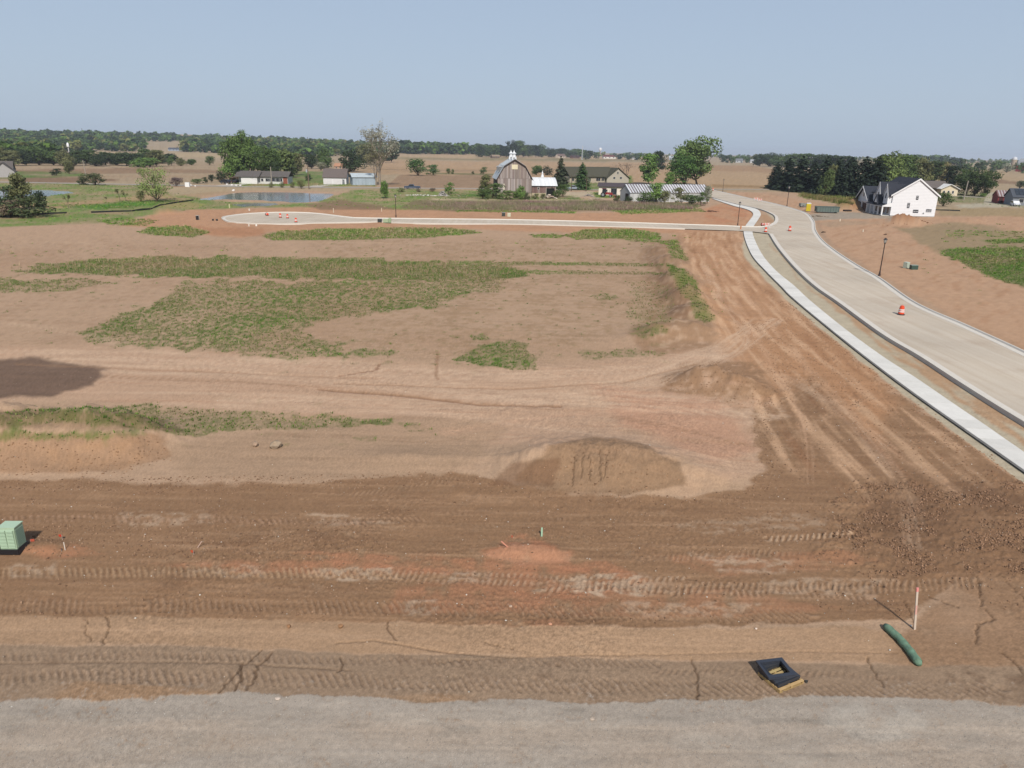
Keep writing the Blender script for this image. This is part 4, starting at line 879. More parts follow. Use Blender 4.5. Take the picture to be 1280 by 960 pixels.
def branching(seed, H=10.0, W=8.0, depth=6, leaves=0, ls=.12, base=.2, spread=.55, col=(120, 104, 92)):
    r = np.random.RandomState(seed); tb = MB(); tb.paint(*col); tips = []
    def grow(p, d, L, rad, k):
        q = p+d*L; mid = (p+q)/2+r.normal(0, .03*L, 3); tb.tube([tuple(p), tuple(mid), tuple(q)], [rad, rad*.85, rad*.68], 5 if k < 2 else 3, cap=False)
        if k >= 3: tips.append(q); tips.append(mid)
        if k >= depth: return
        for _ in range(2 if k > 0 else 4):
            dd = d+rand_unit(r, 1)[0]*spread+np.array([0, 0, .10]); dd /= np.linalg.norm(dd); grow(q, dd, L*r.uniform(.68, .9), rad*.64, k+1)
    grow(np.array([0, 0, -.2]), np.array([0, 0, 1.]), H*base, H*.02, 0)
    V = np.array(tb.v); zmax = V[:, 2].max(); xr = np.abs(V[:, :2]).max(); V[:, 2] *= H/zmax; V[:, :2] *= (W/2)/xr; tb.v = [tuple(v) for v in V]
    T = np.array(tips); T[:, 2] *= H/zmax; T[:, :2] *= (W/2)/xr
    if not leaves: return tb.mesh('trunk', 'bark'), None
    ci = r.choice(len(T), leaves); n = leaves; C = T[ci]+r.normal(0, H*.022, (n, 3)); N = rand_unit(r, n)+np.array([0, 0, .3])
    N /= np.linalg.norm(N, axis=1, keepdims=True)
    return tb.mesh('trunk', 'bark'), leaf_mesh('crown', C, N, ls*H/10*r.uniform(.6, 1.3, n), r.uniform(.7, 1.3, n), r)
LIB = {
    'big': [broadleaf(1, W=10, base=.03, nc=120, nl=60, ls=.18, cr=.14), broadleaf(2, W=9, base=.06, nc=110, nl=60, ls=.18, cr=.14)],
    'mid': [broadleaf(3, W=8, base=.02, nc=60, nl=44, ls=.27, cr=.19), broadleaf(4, W=7, base=.05, nc=54, nl=44, ls=.27, cr=.2), broadleaf(5, W=9, base=.0, nc=64, nl=42, ls=.27, cr=.19)],
    'bush': [broadleaf(6, W=11, base=-.1, nc=40, nl=34, ls=.30, cr=.2), broadleaf(7, W=12, base=-.15, nc=34, nl=34, ls=.32, cr=.2), broadleaf(8, W=10, base=-.08, nc=38, nl=30, ls=.3)],
    'far': [broadleaf(9, W=9, base=-.1, nc=22, nl=16, ls=.66, cr=.24), broadleaf(10, W=8, base=-.1, nc=20, nl=16, ls=.66, cr=.26), broadleaf(11, W=10, base=-.1, nc=22, nl=15, ls=.66, cr=.22)],
    'spruce': [conifer(12, W=5.2, lev=22, nb=17, ls=.3), conifer(13, W=5, lev=20, nb=16, ls=.3)],
    'pine': [conifer(14, W=7.5, lev=18, nb=22, ls=.42, power=.5), conifer(15, W=8, lev=17, nb=22, ls=.42, power=.45), conifer(16, W=6.5, lev=18, nb=20, ls=.4, power=.6)],
    'cedar': [conifer(17, W=5, lev=24, nb=26, ls=.24, base=.06, power=.55)],
    'bare': [branching(18, W=11, base=.16, depth=7, spread=.6)],
    'wispy': [branching(19, W=6.5, H=10, base=.2, depth=7, leaves=1900, ls=.095, spread=.42, col=(150, 138, 124))],
    'sapling': [branching(20, W=6, H=10, base=.22, depth=5, leaves=320, ls=.28, spread=.5)],
    'willow': [broadleaf(21, W=9.4, base=.0, nc=60, nl=40, ls=.15, cr=.16, loose=.5)],
    'round': [broadleaf(22, W=9.5, base=-.02, nc=75, nl=46, ls=.19, cr=.15)],
}
GREEN = dict(dark=(52, 66, 34), deep=(40, 54, 32), mid=(72, 92, 40), bright=(88, 116, 42), lime=(120, 138, 62), olive=(96, 98, 54), brown=(104, 88, 70), grey=(118, 122, 96), purple=(96, 78, 74), pine=(36, 48, 34), pale=(128, 128, 100), rust=(104, 96, 52))
def tint(c): v = lin(GREEN.get(c, c) if isinstance(c, str) else c, 1.22); g_ = v.mean(); v = g_+(v-g_)*.78; return (*v, 1)
BASEW = {}
def plant(name, kind, px, py, top, wpx, col, label, cat='tree', group=None, idx=None, loc=None, hm=None, wm_=None):
    p = loc or G(px, py); h, w0 = size_at(p, py-top, wpx)
    if hm: h = hm
    if wm_: w0 = wm_
    trunk, crown = LIB[kind][(idx if idx is not None else R.randrange(99)) % len(LIB[kind])]
    basew = BASEW.get((kind, trunk.name))
    if basew is None:
        me = crown or trunk; a_ = np.empty(len(me.vertices)*3, np.float32); me.vertices.foreach_get('co', a_); a_ = a_.reshape(-1, 3)
        basew = float(np.percentile(np.hypot(a_[:, 0], a_[:, 1]), 90 if crown else 97))*2; zr_ = float(np.percentile(a_[:, 2], 99.5)); basew = (basew, zr_); BASEW[(kind, trunk.name)] = basew
    t = thing(name, label, cat, p, R.uniform(0, 6.28), group)
    s = (w0/basew[0], w0/basew[0], h/basew[1])
    for nm, me in (('trunk', trunk), ('crown', crown)):
        if me is None: continue
        o = link(nm, me, t); o.scale = s; j = R.uniform(.88, 1.12); c = tint(col); o.color = (c[0]*j, c[1]*j, c[2]*j, 1)
    return t
T = plant
# -- left edge
T('shrub', 'bush', 8, 262, 232, 34, 'dark', 'dark green shrub at the left picture edge beside the left pond', 'shrub')
T('shrub', 'bush', 34, 271, 243, 52, (62, 72, 40), 'largest dark shrub behind the black silt fence at far left', 'shrub', idx=1)
T('shrub', 'bush', 54, 268, 238, 16, 'deep', 'narrow dark green shrub on the right side of the left shrub cluster', 'shrub', idx=0)
T('shrub', 'bush', 12, 272, 250, 30, 'brown', 'brownish half bare shrub low in the left shrub cluster', 'shrub', idx=2)
T('young_tree', 'mid', 31, 262, 217, 24, 'olive', 'pale olive young tree rising out of the shrubs at far left')
T('willow_tree', 'willow', 196, 252, 209, 38, 'lime', 'yellow green willow with many stems at the left end of the side street', 'tree')
T('shrub', 'bush', 176, 252, 238, 12, 'olive', 'small olive shrub just left of the yellow green willow', 'shrub', idx=0)
for a in ((86, 260, 243, 8, 'smallest of the spindly saplings left of the willow, nearest the left pond'), (150, 252, 236, 10, 'taller spindly sapling with few leaves left of the willow'), (157, 251, 241, 7, 'short sapling close beside the taller spindly one'), (133, 253, 246, 4, 'tiny sapling alone on the bare strip beyond the left silt fence')):
    T('sapling', 'sapling', a[0], a[1], a[2], a[3], 'olive', a[4], 'sapling')
T('shrub', 'bush', 220, 233, 221.5, 15, 'purple', 'reddish brown bare shrub next to the white utility box', 'shrub', idx=0)
T('shrub', 'bush', 70, 219.5, 210.5, 14, 'deep', 'round dark evergreen shrub on the lawn of the grey house', 'shrub', idx=2)
T('young_tree', 'mid', 87, 217.5, 200, 10, 'olive', 'slim young tree standing alone left of the leaning utility pole')
T('shrub', 'bush', 104, 231, 219, 12, 'dark', 'smaller dark bush left of the roadside pair by the utility pole', 'shrub', idx=1)
T('shrub', 'bush', 120, 231.5, 216, 24, (78, 84, 48), 'larger dark bush of the roadside pair by the utility pole', 'shrub', idx=0)
# -- hedge row between the fields at left, one tree after the other
hx = [-120, -100, -82, -66, -48, -30, -14, 2, 18, 34, 50, 66, 80, 92, 107, 120, 133, 146, 158, 171, 184, 195, 214, 226, 240, 262]
for i, x in enumerate(hx):
    tall = R.uniform(14, 21) if x > 60 else R.uniform(18, 26)
    if x > 198: tall = R.uniform(8, 13)
    T('hedgerow_tree', 'bush' if i % 3 == 1 else 'mid', x, 207.5+R.uniform(-1.0, .6) if x > 10 else 207, 207-tall, R.uniform(17, 27) if x < 200 else R.uniform(9, 14), R.choice(['dark', 'mid', 'olive', 'mid', 'dark']), 'leafy tree in the hedgerow between the brown fields at left', 'tree', 'hedgerow trees between the left fields')
for x in (172, 178, 186): T('shrub', 'bush', x+2, 209, 197, 22, 'bright', 'bright green bush at the right end of the left hedgerow', 'shrub', 'bright bushes ending the left hedgerow')
for i, x in enumerate(range(-130, 215, 11)):
    T('hedgerow_tree', 'mid', x+R.uniform(-3, 3), 204.5, 204.5-R.uniform(9, 15) if x > 50 else 188-R.uniform(0, 6), R.uniform(14, 22), R.choice(['dark', 'mid', 'olive', 'deep']), 'leafy tree behind the first line of the hedgerow at left', 'tree', 'trees behind the left hedgerow')
# -- ranch house group
T('broadleaf_tree', 'big', 306, 226, 166.5, 44, (78, 100, 40), 'tallest green tree left behind the white ranch house', 'tree', idx=0)
T('broadleaf_tree', 'big', 333, 224, 184, 34, (74, 94, 40), 'green tree directly behind the roof of the white ranch house', 'tree', idx=1)
T('broadleaf_tree', 'mid', 357, 222, 187, 30, (84, 98, 44), 'olive green tree right behind the white ranch house', 'tree', idx=0)
T('broadleaf_tree', 'mid', 371, 219, 192, 18, 'olive', 'smaller olive tree at the right end of the ranch house trees', 'tree', idx=1)
T('broadleaf_tree', 'mid', 293, 226, 196, 26, 'bright', 'low bright green tree at the left flank of the ranch house trees', 'tree', idx=2)
T('broadleaf_tree', 'mid', 345, 227, 203, 12, 'dark', 'slender dark tree before the ranch house roof', 'tree', idx=1)
T('shrub', 'bush', 277, 227.5, 213, 14, 'deep', 'dark cedar bush above the parked dark car', 'shrub', idx=1)
T('shrub', 'bush', 291, 226.5, 215, 16, 'brown', 'brown leafless bush left of the white garage door of the ranch house', 'shrub', idx=2)
T('shrub', 'bush', 265, 228, 218, 8, 'deep', 'small upright dark bush at the left of the ranch house driveway', 'shrub', idx=0)
T('shrub', 'bush', 247, 229.5, 223.5, 14, 'mid', 'low green bush left of the ranch house driveway', 'shrub', idx=0)
T('shrub', 'bush', 257, 229, 221.5, 9, 'dark', 'second low bush left of the ranch house driveway', 'shrub', idx=2)
for x, l in ((339, 'thin shrub on the pond bank below the ranch house, leftmost of three'), (353, 'thin shrub on the pond bank below the ranch house, middle of three'), (366, 'greener shrub on the pond bank below the right end of the ranch house')):
    T('shrub', 'bush', x, 234.5, 227, 6, 'olive', l, 'shrub', idx=1)
T('shrub', 'bush', 377, 236, 225, 10, 'olive', 'olive shrub at the foot of the utility pole by the pond', 'shrub', idx=0)
T('shrub', 'bush', 385.5, 226, 217, 8, 'deep', 'dark round evergreen behind the pole with the transformer', 'shrub', idx=1)
T('broadleaf_tree', 'mid', 389, 211, 193, 16, 'dark', 'dark tree in the gap between ranch house and white garage', 'tree', idx=0)
T('broadleaf_tree', 'mid', 404, 211, 186, 22, 'mid', 'green tree far behind the white garage, left one', 'tree', idx=2)
T('shrub', 'bush', 401, 213, 202.5, 14, 'pale', 'pale blossoming shrub behind the white garage', 'shrub', idx=0)
T('broadleaf_tree', 'mid', 438, 215, 188, 30, 'dark', 'dense dark green tree behind the corrugated grey shed', 'tree', idx=2)
T('broadleaf_tree', 'mid', 459, 206, 180, 26, 'olive', 'olive tree behind the tall wispy cottonwood', 'tree', idx=0)
T('broadleaf_tree', 'mid', 489, 203, 183, 20, 'dark', 'dark tree at the field edge right of the wispy cottonwood', 'tree', idx=1)
T('cottonwood_tree', 'wispy', 475, 231.5, 155, 50, (134, 132, 112), 'tall wispy cottonwood just leafing out, right of the grey shed', 'tree')
T('cottonwood_tree', 'wispy', 470, 231.5, 185, 34, (116, 112, 74), 'shorter thin tree growing against the tall wispy cottonwood', 'tree')
T('young_tree', 'mid', 481, 248, 226, 9, 'bright', 'slim bright green young tree left of the side street lamp')
T('broadleaf_tree', 'bush', 523, 219.5, 198.5, 27, (66, 92, 42), 'big round green tree standing alone in the brown field', 'tree', idx=0)
T('broadleaf_tree', 'bush', 541, 219, 206, 20, (66, 92, 42), 'lower green tree leaning on the big round one in the field', 'tree', idx=2)
T('shrub', 'bush', 561, 217.6, 210.5, 6, 'mid', 'left of two small bushes on the green field line', 'shrub', idx=0)
T('shrub', 'bush', 566, 217.6, 211, 4, 'mid', 'right of two small bushes on the green field line', 'shrub', idx=1)
T('shrub', 'bush', 591, 217.5, 213.8, 4, 'dark', 'smallest bush on the field line left of the barn', 'shrub', idx=1)
T('shrub', 'bush', 604, 217.6, 208.8, 10, 'mid', 'bush on the field line nearest the barn', 'shrub', idx=2)
T('shrub', 'bush', 561, 243, 228, 12, 'bright', 'lime green bush beside the white rubble heap', 'shrub', idx=2)
T('shrub', 'bush', 502, 240, 234, 9, 'olive', 'low olive bush on the roadside below the dark car', 'shrub', idx=1)
T('shrub', 'bush', 523, 240, 236, 6, 'brown', 'low brown bush on the roadside right of the dark car', 'shrub', idx=1)
T('shrub', 'bush', 541, 240, 235, 8, 'brown', 'brown bush behind the white rubble strip', 'shrub', idx=0)
# -- round the barn
for a in ((606, 246, 219, 15, 'olive', 'tall pale green tree at the left corner of the weathered barn', 'mid'), (616, 248, 229, 26, (70, 88, 40), 'dark bush covering the left corner of the weathered barn', 'bush'),
          (604, 249, 236, 18, 'mid', 'spreading bush left of the barn corner', 'bush'), (632, 249.5, 238, 24, (80, 98, 42), 'green bush below the barn boards, left of the dark doorway', 'bush'),
          (651, 249.5, 232, 13, 'bright', 'pointed bright bush before the middle of the barn', 'mid'), (657, 249.5, 240, 12, 'dark', 'low dark bush right of the barn doorway', 'bush'),
          (669, 249, 242, 9, 'olive', 'small bush at the stone base of the barn', 'bush'), (687, 246, 233, 15, (64, 70, 44), 'dark shrub against the lean-to wall', 'bush'), (678, 249, 242, 8, 'olive', 'low shrub at the stone base of the lean-to', 'bush'),
          (703, 246, 230, 15, 'mid', 'bright shrub at the right end of the barn lean-to', 'bush'), (697, 247, 238, 12, 'mid', 'low green shrub under the right corner of the lean-to', 'bush'),
          (671, 219, 207, 13, 'mid', 'small tree showing over the barn lean-to roof, left of its cupola', 'mid'), (684, 219, 207, 15, 'deep', 'round dark tree behind the white cupola of the lean-to', 'bush')):
    T('shrub' if a[6] == 'bush' else 'young_tree', a[6], a[0], a[1], a[2], a[3], a[4], a[5], 'shrub' if a[6] == 'bush' else 'tree')
T('spruce_tree', 'spruce', 700, 236, 196, 19, (58, 66, 44), 'tall dark spruce right of the barn lean-to', 'tree', idx=0)
T('cedar_tree', 'cedar', 727, 237.3, 203.5, 17, (60, 84, 40), 'dense green cone shaped cedar before the dark roofed farmhouse', 'tree')
T('bare_tree', 'bare', 781, 226, 203.5, 32, 'grey', 'leafless spreading tree at the right gable of the farmhouse', 'tree')
T('broadleaf_tree', 'mid', 811, 230, 192.5, 24, (80, 108, 40), 'green tree behind the middle of the striped shed roof', 'tree', idx=1)
T('broadleaf_tree', 'mid', 824, 214, 189, 14, 'deep', 'small dark tree between the green one and the big tree', 'tree', idx=1)
T('broadleaf_tree', 'big', 871, 232, 173.5, 52, (84, 104, 48), 'biggest tree of the farm, airy crown above the striped shed', 'tree', idx=1)
T('broadleaf_tree', 'round', 855, 233, 192, 42, (66, 96, 36), 'dense round green tree before the biggest farm tree', 'tree')
T('young_tree', 'mid', 836, 236, 215, 12, 'bright', 'slim light green tree behind the striped shed', 'tree', idx=1)
for a in ((819, 253, 229, 28, 'bright', 'tallest bush against the striped shed wall'), (806, 254, 239, 20, 'mid', 'green bush left of the tallest one at the striped shed'), (786, 253, 245, 11, 'dark', 'low dark bush at the left gable of the striped shed'),
          (830, 254, 238, 14, 'olive', 'thin olive bush right of the tallest one at the striped shed'), (851, 255, 235, 20, 'olive', 'yellowish bush before the middle right of the striped shed'), (864, 256.5, 243, 22, 'mid', 'wide low bush near the right end of the striped shed'),
          (876, 256, 240, 13, 'mid', 'green bush at the right end of the striped shed'), (884, 255, 232, 12, 'grey', 'grey green half bare bush on the right corner of the striped shed'), (771, 252, 243, 9, 'dark', 'small dark bush at the left door of the striped shed')):
    T('shrub', 'bush', a[0], a[1], a[2], a[3], a[4], a[5], 'shrub')
# -- pines right of the street
pl_ = [(969, 236, 203, 20), (983, 238, 198, 26), (999, 240, 196, 28), (1014, 241, 201, 24), (1029, 243, 196, 28), (1044, 244, 198, 26), (1059, 246, 197, 30), (1076, 247, 196, 30), (1092, 248, 198, 30)]
wd_ = ['first and leftmost', 'second', 'third', 'fourth', 'fifth', 'sixth', 'seventh', 'eighth', 'ninth and rightmost']
for (x, b, t_, w_), d in zip(pl_, wd_): T('pine_tree', 'pine', x, b, t_, w_, 'pine', '%s dark pine of the row behind the yellow portable toilet' % d, 'tree', 'dark pines in a row behind the building site')
T('broadleaf_tree', 'mid', 1031, 246, 212, 16, (76, 92, 44), 'slim light green tree standing before the dark pine row', 'tree', idx=1)
T('broadleaf_tree', 'mid', 1036, 244, 206, 12, 'olive', 'thin olive tree half hidden in the dark pine row', 'tree', idx=1)
for a in ((950, 208, 192.5, 20), (962, 208, 191, 22), (976, 209, 193, 26), (991, 210, 192, 24), (1008, 212, 192, 26), (1025, 213, 193, 24), (1043, 214, 194, 26), (1060, 216, 195, 24)):
    T('broadleaf_tree', 'mid', *a, R.choice(['mid', 'dark', 'dark']), 'tree of the wood showing over the dark pine row', 'tree', 'trees of the wood behind the pine row')
for a in ((1094, 236, 194, 30, 'dark', 'dark tree behind the left garage gable of the white house'), (1109, 238, 190.5, 36, (88, 104, 44), 'light olive tree high above the garage of the white house'), (1128, 236, 193, 32, 'mid', 'green tree above the dormers of the white house'),
          (1146, 234, 197, 28, 'olive', 'olive tree above the roof ridge of the white house'), (1162, 232, 201, 26, 'dark', 'dark tree behind the tan brick house'), (1176, 230, 203, 24, 'rust', 'reddish green tree above the tan brick house'), (1188, 234, 207, 20, 'deep', 'dark tree right behind the tan brick house')):
    T('broadleaf_tree', 'mid', *a, 'tree')
for a in ((1207, 243.5, 210, 28, 'first'), (1217, 245, 211, 30, 'second'), (1229, 246, 213, 26, 'third')): T('broadleaf_tree', 'round', a[0], a[1], a[2], a[3], (62, 78, 38), '%s dense round tree left of the curved gravel drive' % a[4], 'tree')
T('shrub', 'bush', 1179, 258, 240, 20, 'mid', 'green bush at the back corner of the white house', 'shrub', idx=0)
T('shrub', 'bush', 1229, 246.5, 241.5, 9, 'bright', 'bright low bush under the right round tree', 'shrub', idx=0)
T('shrub', 'bush', 1274, 236, 225.5, 12, (60, 74, 50), 'dark green bush in the field behind the red shed', 'shrub', idx=0)
T('shrub', 'bush', 1201, 248.5, 245, 8, 'mid', 'low green clump at the foot of the right utility pole', 'shrub', idx=1)
for x in range(1150, 1330, 10): T('broadleaf_tree', 'far', x+R.uniform(-3, 3), 214+R.uniform(-2, 3), 200+R.uniform(-2, 4), R.uniform(11, 17), R.choice(['mid', 'olive', 'dark', 'grey']), 'hazy green tree at the far end of the right hand field', 'tree', 'trees at the far end of the right field')
T('broadleaf_tree', 'far', 1238, 217, 211, 6, 'dark', 'small dark tree at the left edge of the right hand field', 'tree')
# -- wood edge in the centre, trees that can be told apart
xs = 602
while xs < 725:
    top = {0: 181, 1: 180, 2: 183}[R.randrange(3)]+R.uniform(-1, 2)
    if 636 < xs < 648: top = 176
    if xs > 692: top = R.uniform(185, 188)
    T('broadleaf_tree', 'mid', xs, 196.5, top, R.uniform(13, 18), R.choice(['dark', 'mid', 'deep']), 'rounded tree along the far wood edge behind the barn', 'tree', 'trees of the far wood edge behind the barn'); xs += R.uniform(5, 9)
for a in ((712, 197, 189, 10), (728, 198, 187, 13), (736, 198.5, 188, 12), (732.5, 199.5, 193, 7), (745, 198, 190, 10), (775, 199, 192, 12), (785, 199.6, 192.5, 13), (797, 200, 191, 12)):
    T('broadleaf_tree', 'far', a[0], a[1], a[2], a[3], R.choice(['dark', 'mid']), 'small far tree among the houses on the horizon field edge', 'tree', 'far trees among the horizon houses')
for x in range(903, 962, 6): T('broadleaf_tree', 'far', x, 204+R.uniform(-2, 1), 193+R.uniform(-1, 3), R.uniform(8, 12), R.choice(['dark', 'mid', 'olive']), 'far tree round the white houses right of the big farm tree', 'tree', 'far trees by the white houses')
# -- woods that read as one mass
def wood(name, zones, n, hmin, hmax, label, cols, seed):
    r = np.random.RandomState(seed); src = [LIB['far'][i][1] for i in range(3)]
    allV = []; allF = []; allC = []; k = 0
    for (P, wt) in zones:
        P = np.array(P, float); cnt = int(n*wt); got = 0
        while got < cnt:
            x = r.uniform(P[:, 0].min(), P[:, 0].max()); y = r.uniform(P[:, 1].min(), P[:, 1].max())
            if sdf(np.array([x]), np.array([y]), P)[0] < 0: continue
            got += 1; p = G(x, y); d = math.hypot(p.x, p.y)
            h = r.uniform(hmin, hmax); wv = h*r.uniform(.8, 1.25)
            me = src[r.randint(3)]; V = np.empty(len(me.vertices)*3, np.float32); me.vertices.foreach_get('co', V); V = V.reshape(-1, 3, )
            Q = V.reshape(-1, 4, 3)
            keep = r.choice(len(Q), 76, replace=False); Q = Q[keep]; ctr = Q.mean(1, keepdims=True); Q = ctr+(Q-ctr)*2.35; V = Q.reshape(-1, 3)
            V = V*np.array([wv/9, wv/9, h/10.2]); V = V+np.array([p.x, p.y, p.z]); m_ = len(V)
            allV.append(V); allF.append(np.arange(m_).reshape(-1, 4)+k); k += m_
            sh = np.repeat(r.uniform(.75, 1.2, len(Q)), 4)[:, None]*r.uniform(.8, 1.15); allC.append(lin(GREEN[cols[r.randint(len(cols))]], 1.4)[None]*sh)
    me = np_mesh(name, np.concatenate(allV), np.concatenate(allF), np.concatenate(allC), m=MT['leaf']); o = link(name, me); o.color = (1, 1, 1, 1)
    tag(o, label, 'wood', kind='stuff'); return o
wood('distant_wood', [([(-150, 170), (60, 170), (180, 173), (180, 190), (60, 190.5), (-150, 192)], .42), ([(-150, 183), (64, 188), (64, 204), (-150, 206)], .26), ([(230, 176), (480, 182), (480, 193), (380, 197), (230, 190)], .32)], 1900, 12, 18, 'dark green wood covering the low hill at left', ['dark', 'mid', 'dark', 'olive', 'deep', 'mid'], 201)
wood('distant_wood', [([(-150, 166.4), (0, 167.2), (200, 170.4), (400, 177), (520, 181), (520, 184), (400, 181), (0, 173), (-150, 172)], 1)], 700, 9, 16, 'farthest ridge of trees along the left skyline', ['dark', 'mid', 'deep'], 202)
wood('distant_wood', [([(488, 188.5), (620, 190), (620, 193.4), (488, 192.6)], 1)], 160, 17, 26, 'long dark wood beyond the fields left of the barn', ['dark', 'mid', 'deep'], 203)
wood('distant_wood', [([(600, 191.4), (720, 192.8), (830, 195), (940, 197), (1100, 199), (1300, 203), (1500, 207), (1500, 210), (1280, 205.5), (1100, 202), (940, 199), (720, 195), (600, 194)], 1)], 420, 9, 15, 'thin line of hazy trees along the right skyline', ['dark', 'mid', 'olive'], 204)
wood('distant_wood', [([(1130, 201), (1180, 202), (1200, 206), (1130, 206)], 1)], 60, 17, 24, 'wooded rise above the tan brick house', ['dark', 'mid', 'deep'], 205)

ORD = 'first second third fourth fifth sixth seventh eighth ninth tenth eleventh twelfth thirteenth fourteenth fifteenth sixteenth seventeenth eighteenth nineteenth twentieth'.split()
def ordinal(i): return ORD[i] if i < 20 else ('twenty '+ORD[i-20] if i < 29 else 'thirty '+ORD[i-30] if i > 29 else 'thirtieth')
def place_labels():
    byg = {}
    for o in COL.objects:
        if o.parent is None and o.get('group') and o.get('label'): byg.setdefault((o['group'], o['label']), []).append(o)
    for (g_, l_), os_ in byg.items():
        if len(os_) < 2: continue
        os_.sort(key=lambda o: float(to_px(o.location.x, o.location.y, o.location.z)[0]))
        for i, o in enumerate(os_): o['label'] = l_+', '+ordinal(i)+' from the left'
place_labels()

# ================================================================== BUILDINGS
def frame(pl, pr, name, label, cat, group=None):
    """thing whose facing wall stands between two ground pixels; local x to the right along it, y away"""
    a, b = G(*pl), G(*pr); d = b-a; o = thing(name, label, cat, ((a.x+b.x)/2, (a.y+b.y)/2, min(a.z, b.z)), math.atan2(d.y, d.x), group)
    return o, math.hypot(d.x, d.y)
def window(par, x, z, w_, h, y=0.0, frame_c=(225, 225, 222), side='front', mull=0, pane='glass', shut=None):
    """frame proud of the wall with a pane set back inside it; side front: faces -y at y; 'left'/'right': faces -/+x with x as the plane and y along"""
    def put(b, u0, u1, o0, o1, z0, z1):
        if side == 'front': b.box(x+u0, x+u1, y-o1, y-o0, z0, z1)
        elif side == 'left': b.box(x-o1, x-o0, y+u0, y+u1, z0, z1)
        else: b.box(x+o0, x+o1, y+u0, y+u1, z0, z1)
    t = .08; f = MB(); f.paint(*frame_c)
    put(f, -w_/2-t, -w_/2, -.03, .09, z-t, z+h+t); put(f, w_/2, w_/2+t, -.03, .09, z-t, z+h+t); put(f, -w_/2, w_/2, -.03, .088, z+h, z+h+t); put(f, -w_/2, w_/2, -.03, .10, z-t, z)
    if mull:
        for i in range(1, mull): u = -w_/2+w_*i/mull; put(f, u-.03, u+.03, -.03, .07, z, z+h)
    fo = f.obj('window', 'matte', par); p = MB(); put(p, -w_/2, w_/2, -.02, .03, z, z+h); p.paint(30, 34, 40).obj('pane', pane, fo); return fo
def gable_roof(par, x0, x1, y0, y1, ze, zr, axis='x', t=.18, ov=.4, col=(90, 84, 80), m='rough', name='roof'):
    """ridge along axis; returns the roof object"""
    b = MB(); b.paint(*col)
    if axis == 'x':
        ym = (y0+y1)/2; k = (zr-ze)/(ym-y0); e = ze-ov*k
        b.prism([(y0-ov, e), (ym, zr), (y1+ov, e), (y1+ov, e+t), (ym, zr+t), (y0-ov, e+t)], x0-ov, x1+ov, 'x')
    else:
        xm = (x0+x1)/2; k = (zr-ze)/(xm-x0); e = ze-ov*k
        b.prism([(x0-ov, e), (xm, zr), (x1+ov, e), (x1+ov, e+t), (xm, zr+t), (x0-ov, e+t)], y0-ov, y1+ov, 'y')
    return b.obj(name, m, par)
def gable_walls(par, x0, x1, y0, y1, ze, zr, axis='x', col=(220, 218, 214), m='matte', z0=-.6):
    b = MB(); b.paint(*col)
    if axis == 'x':
        ym = (y0+y1)/2; b.prism([(y0, z0), (y0, ze), (ym, zr), (y1, ze), (y1, z0)], x0, x1, 'x')
    else:
        xm = (x0+x1)/2; b.prism([(x0, z0), (x0, ze), (xm, zr), (x1, ze), (x1, z0)], y0, y1, 'y')
    return b.obj('wall', m, par)
def door(par, x, w_, h, y=0.0, col=(235, 233, 230), rows=0, name='door', z=0.0):
    f = MB(); f.paint(*col)
    if rows:
        for i in range(rows): f.box(x-w_/2, x+w_/2, y-.05, y+.02, z+h*i/rows+.012, z+h*(i+1)/rows-.012)
        f.box(x-w_/2, x+w_/2, y-.02, y+.02, z, z+h)
    else: f.box(x-w_/2, x+w_/2, y-.05, y+.02, z, z+h)
    return f.obj(name, 'matte', par)

# ---- weathered gambrel barn
barn, bw = frame((621.5, 247.0), (664.3, 247.5), 'barn', 'weathered grey board barn with gambrel metal roof and two white cupolas', 'barn')
hw_ = bw/2; zst = 1.75; ze, zk, zr = 6.3, 10.2, 12.35; xk = hw_*.62
outl = [(-hw_, zst), (-hw_, ze), (-xk, zk), (0, zr), (xk, zk), (hw_, ze), (hw_, zst)]
b = MB(); b.paint(118, 106, 100); b.prism([(x*.992, z-.06 if z > zst else z) for x, z in outl], .12, 19, 'y'); b.obj('wall', 'rough', barn)
# boards of the front, each of its own width and wear
def roof_z(x):
    x = abs(x); return zr-(zr-zk)*x/xk if x < xk else zk-(zk-ze)*(x-xk)/(hw_-xk)
x = -hw_; tiers = [(zst-.15, 6.15), (6.18, 99)]; meshes = []
while x < hw_-.05:
    w_ = min(R.uniform(.24, .42), hw_-x)
    for z0, z1 in tiers:
        lo, hi = z0+R.uniform(-.06, .06), min(z1, min(roof_z(x), roof_z(x+w_))-.02)
        if hi-lo < .15: continue
        c = R.choice([(162, 148, 142), (172, 160, 154), (150, 136, 128), (182, 170, 166), (156, 142, 132), (138, 122, 116)]); j = R.uniform(.92, 1.08)
        bb = MB(); bb.paint(*[q*j for q in c]); d = R.uniform(0, .05); bb.box(x+.012, x+w_-.012, .02-d, .13, lo, hi); bb.obj('board', 'rough', barn)
    x += w_
b = MB(); b.paint(178, 164, 140); b.box(-hw_, hw_, .1, 18.9, -.8, zst-.01); b.obj('foundation', 'rough', barn)
b = MB(); b.paint(20, 17, 15); b.box(-.3, 1.25, .02, .3, -.3, 1.6); b.obj('doorway', 'rough', barn)
b = MB(); b.paint(122, 108, 96); b.box(-.55, -.3, -.03, .3, -.3, 1.72); b.box(1.25, 1.45, -.03, .3, -.3, 1.72); b.box(-.3, 1.25, -.03, .3, 1.6, 1.75); b.obj('door_frame', 'rough', barn)
b = MB(); b.paint(235, 222, 190); b.box(-1.05, .95, -.1, .0, 9.15, 10.65); b.obj('loft_door', 'matte', barn)
b = MB(); b.paint(226, 216, 196); b.box(-hw_+1.95, -hw_+2.45, -.08, .0, 2.1, 4.5); b.obj('side_door', 'matte', barn)
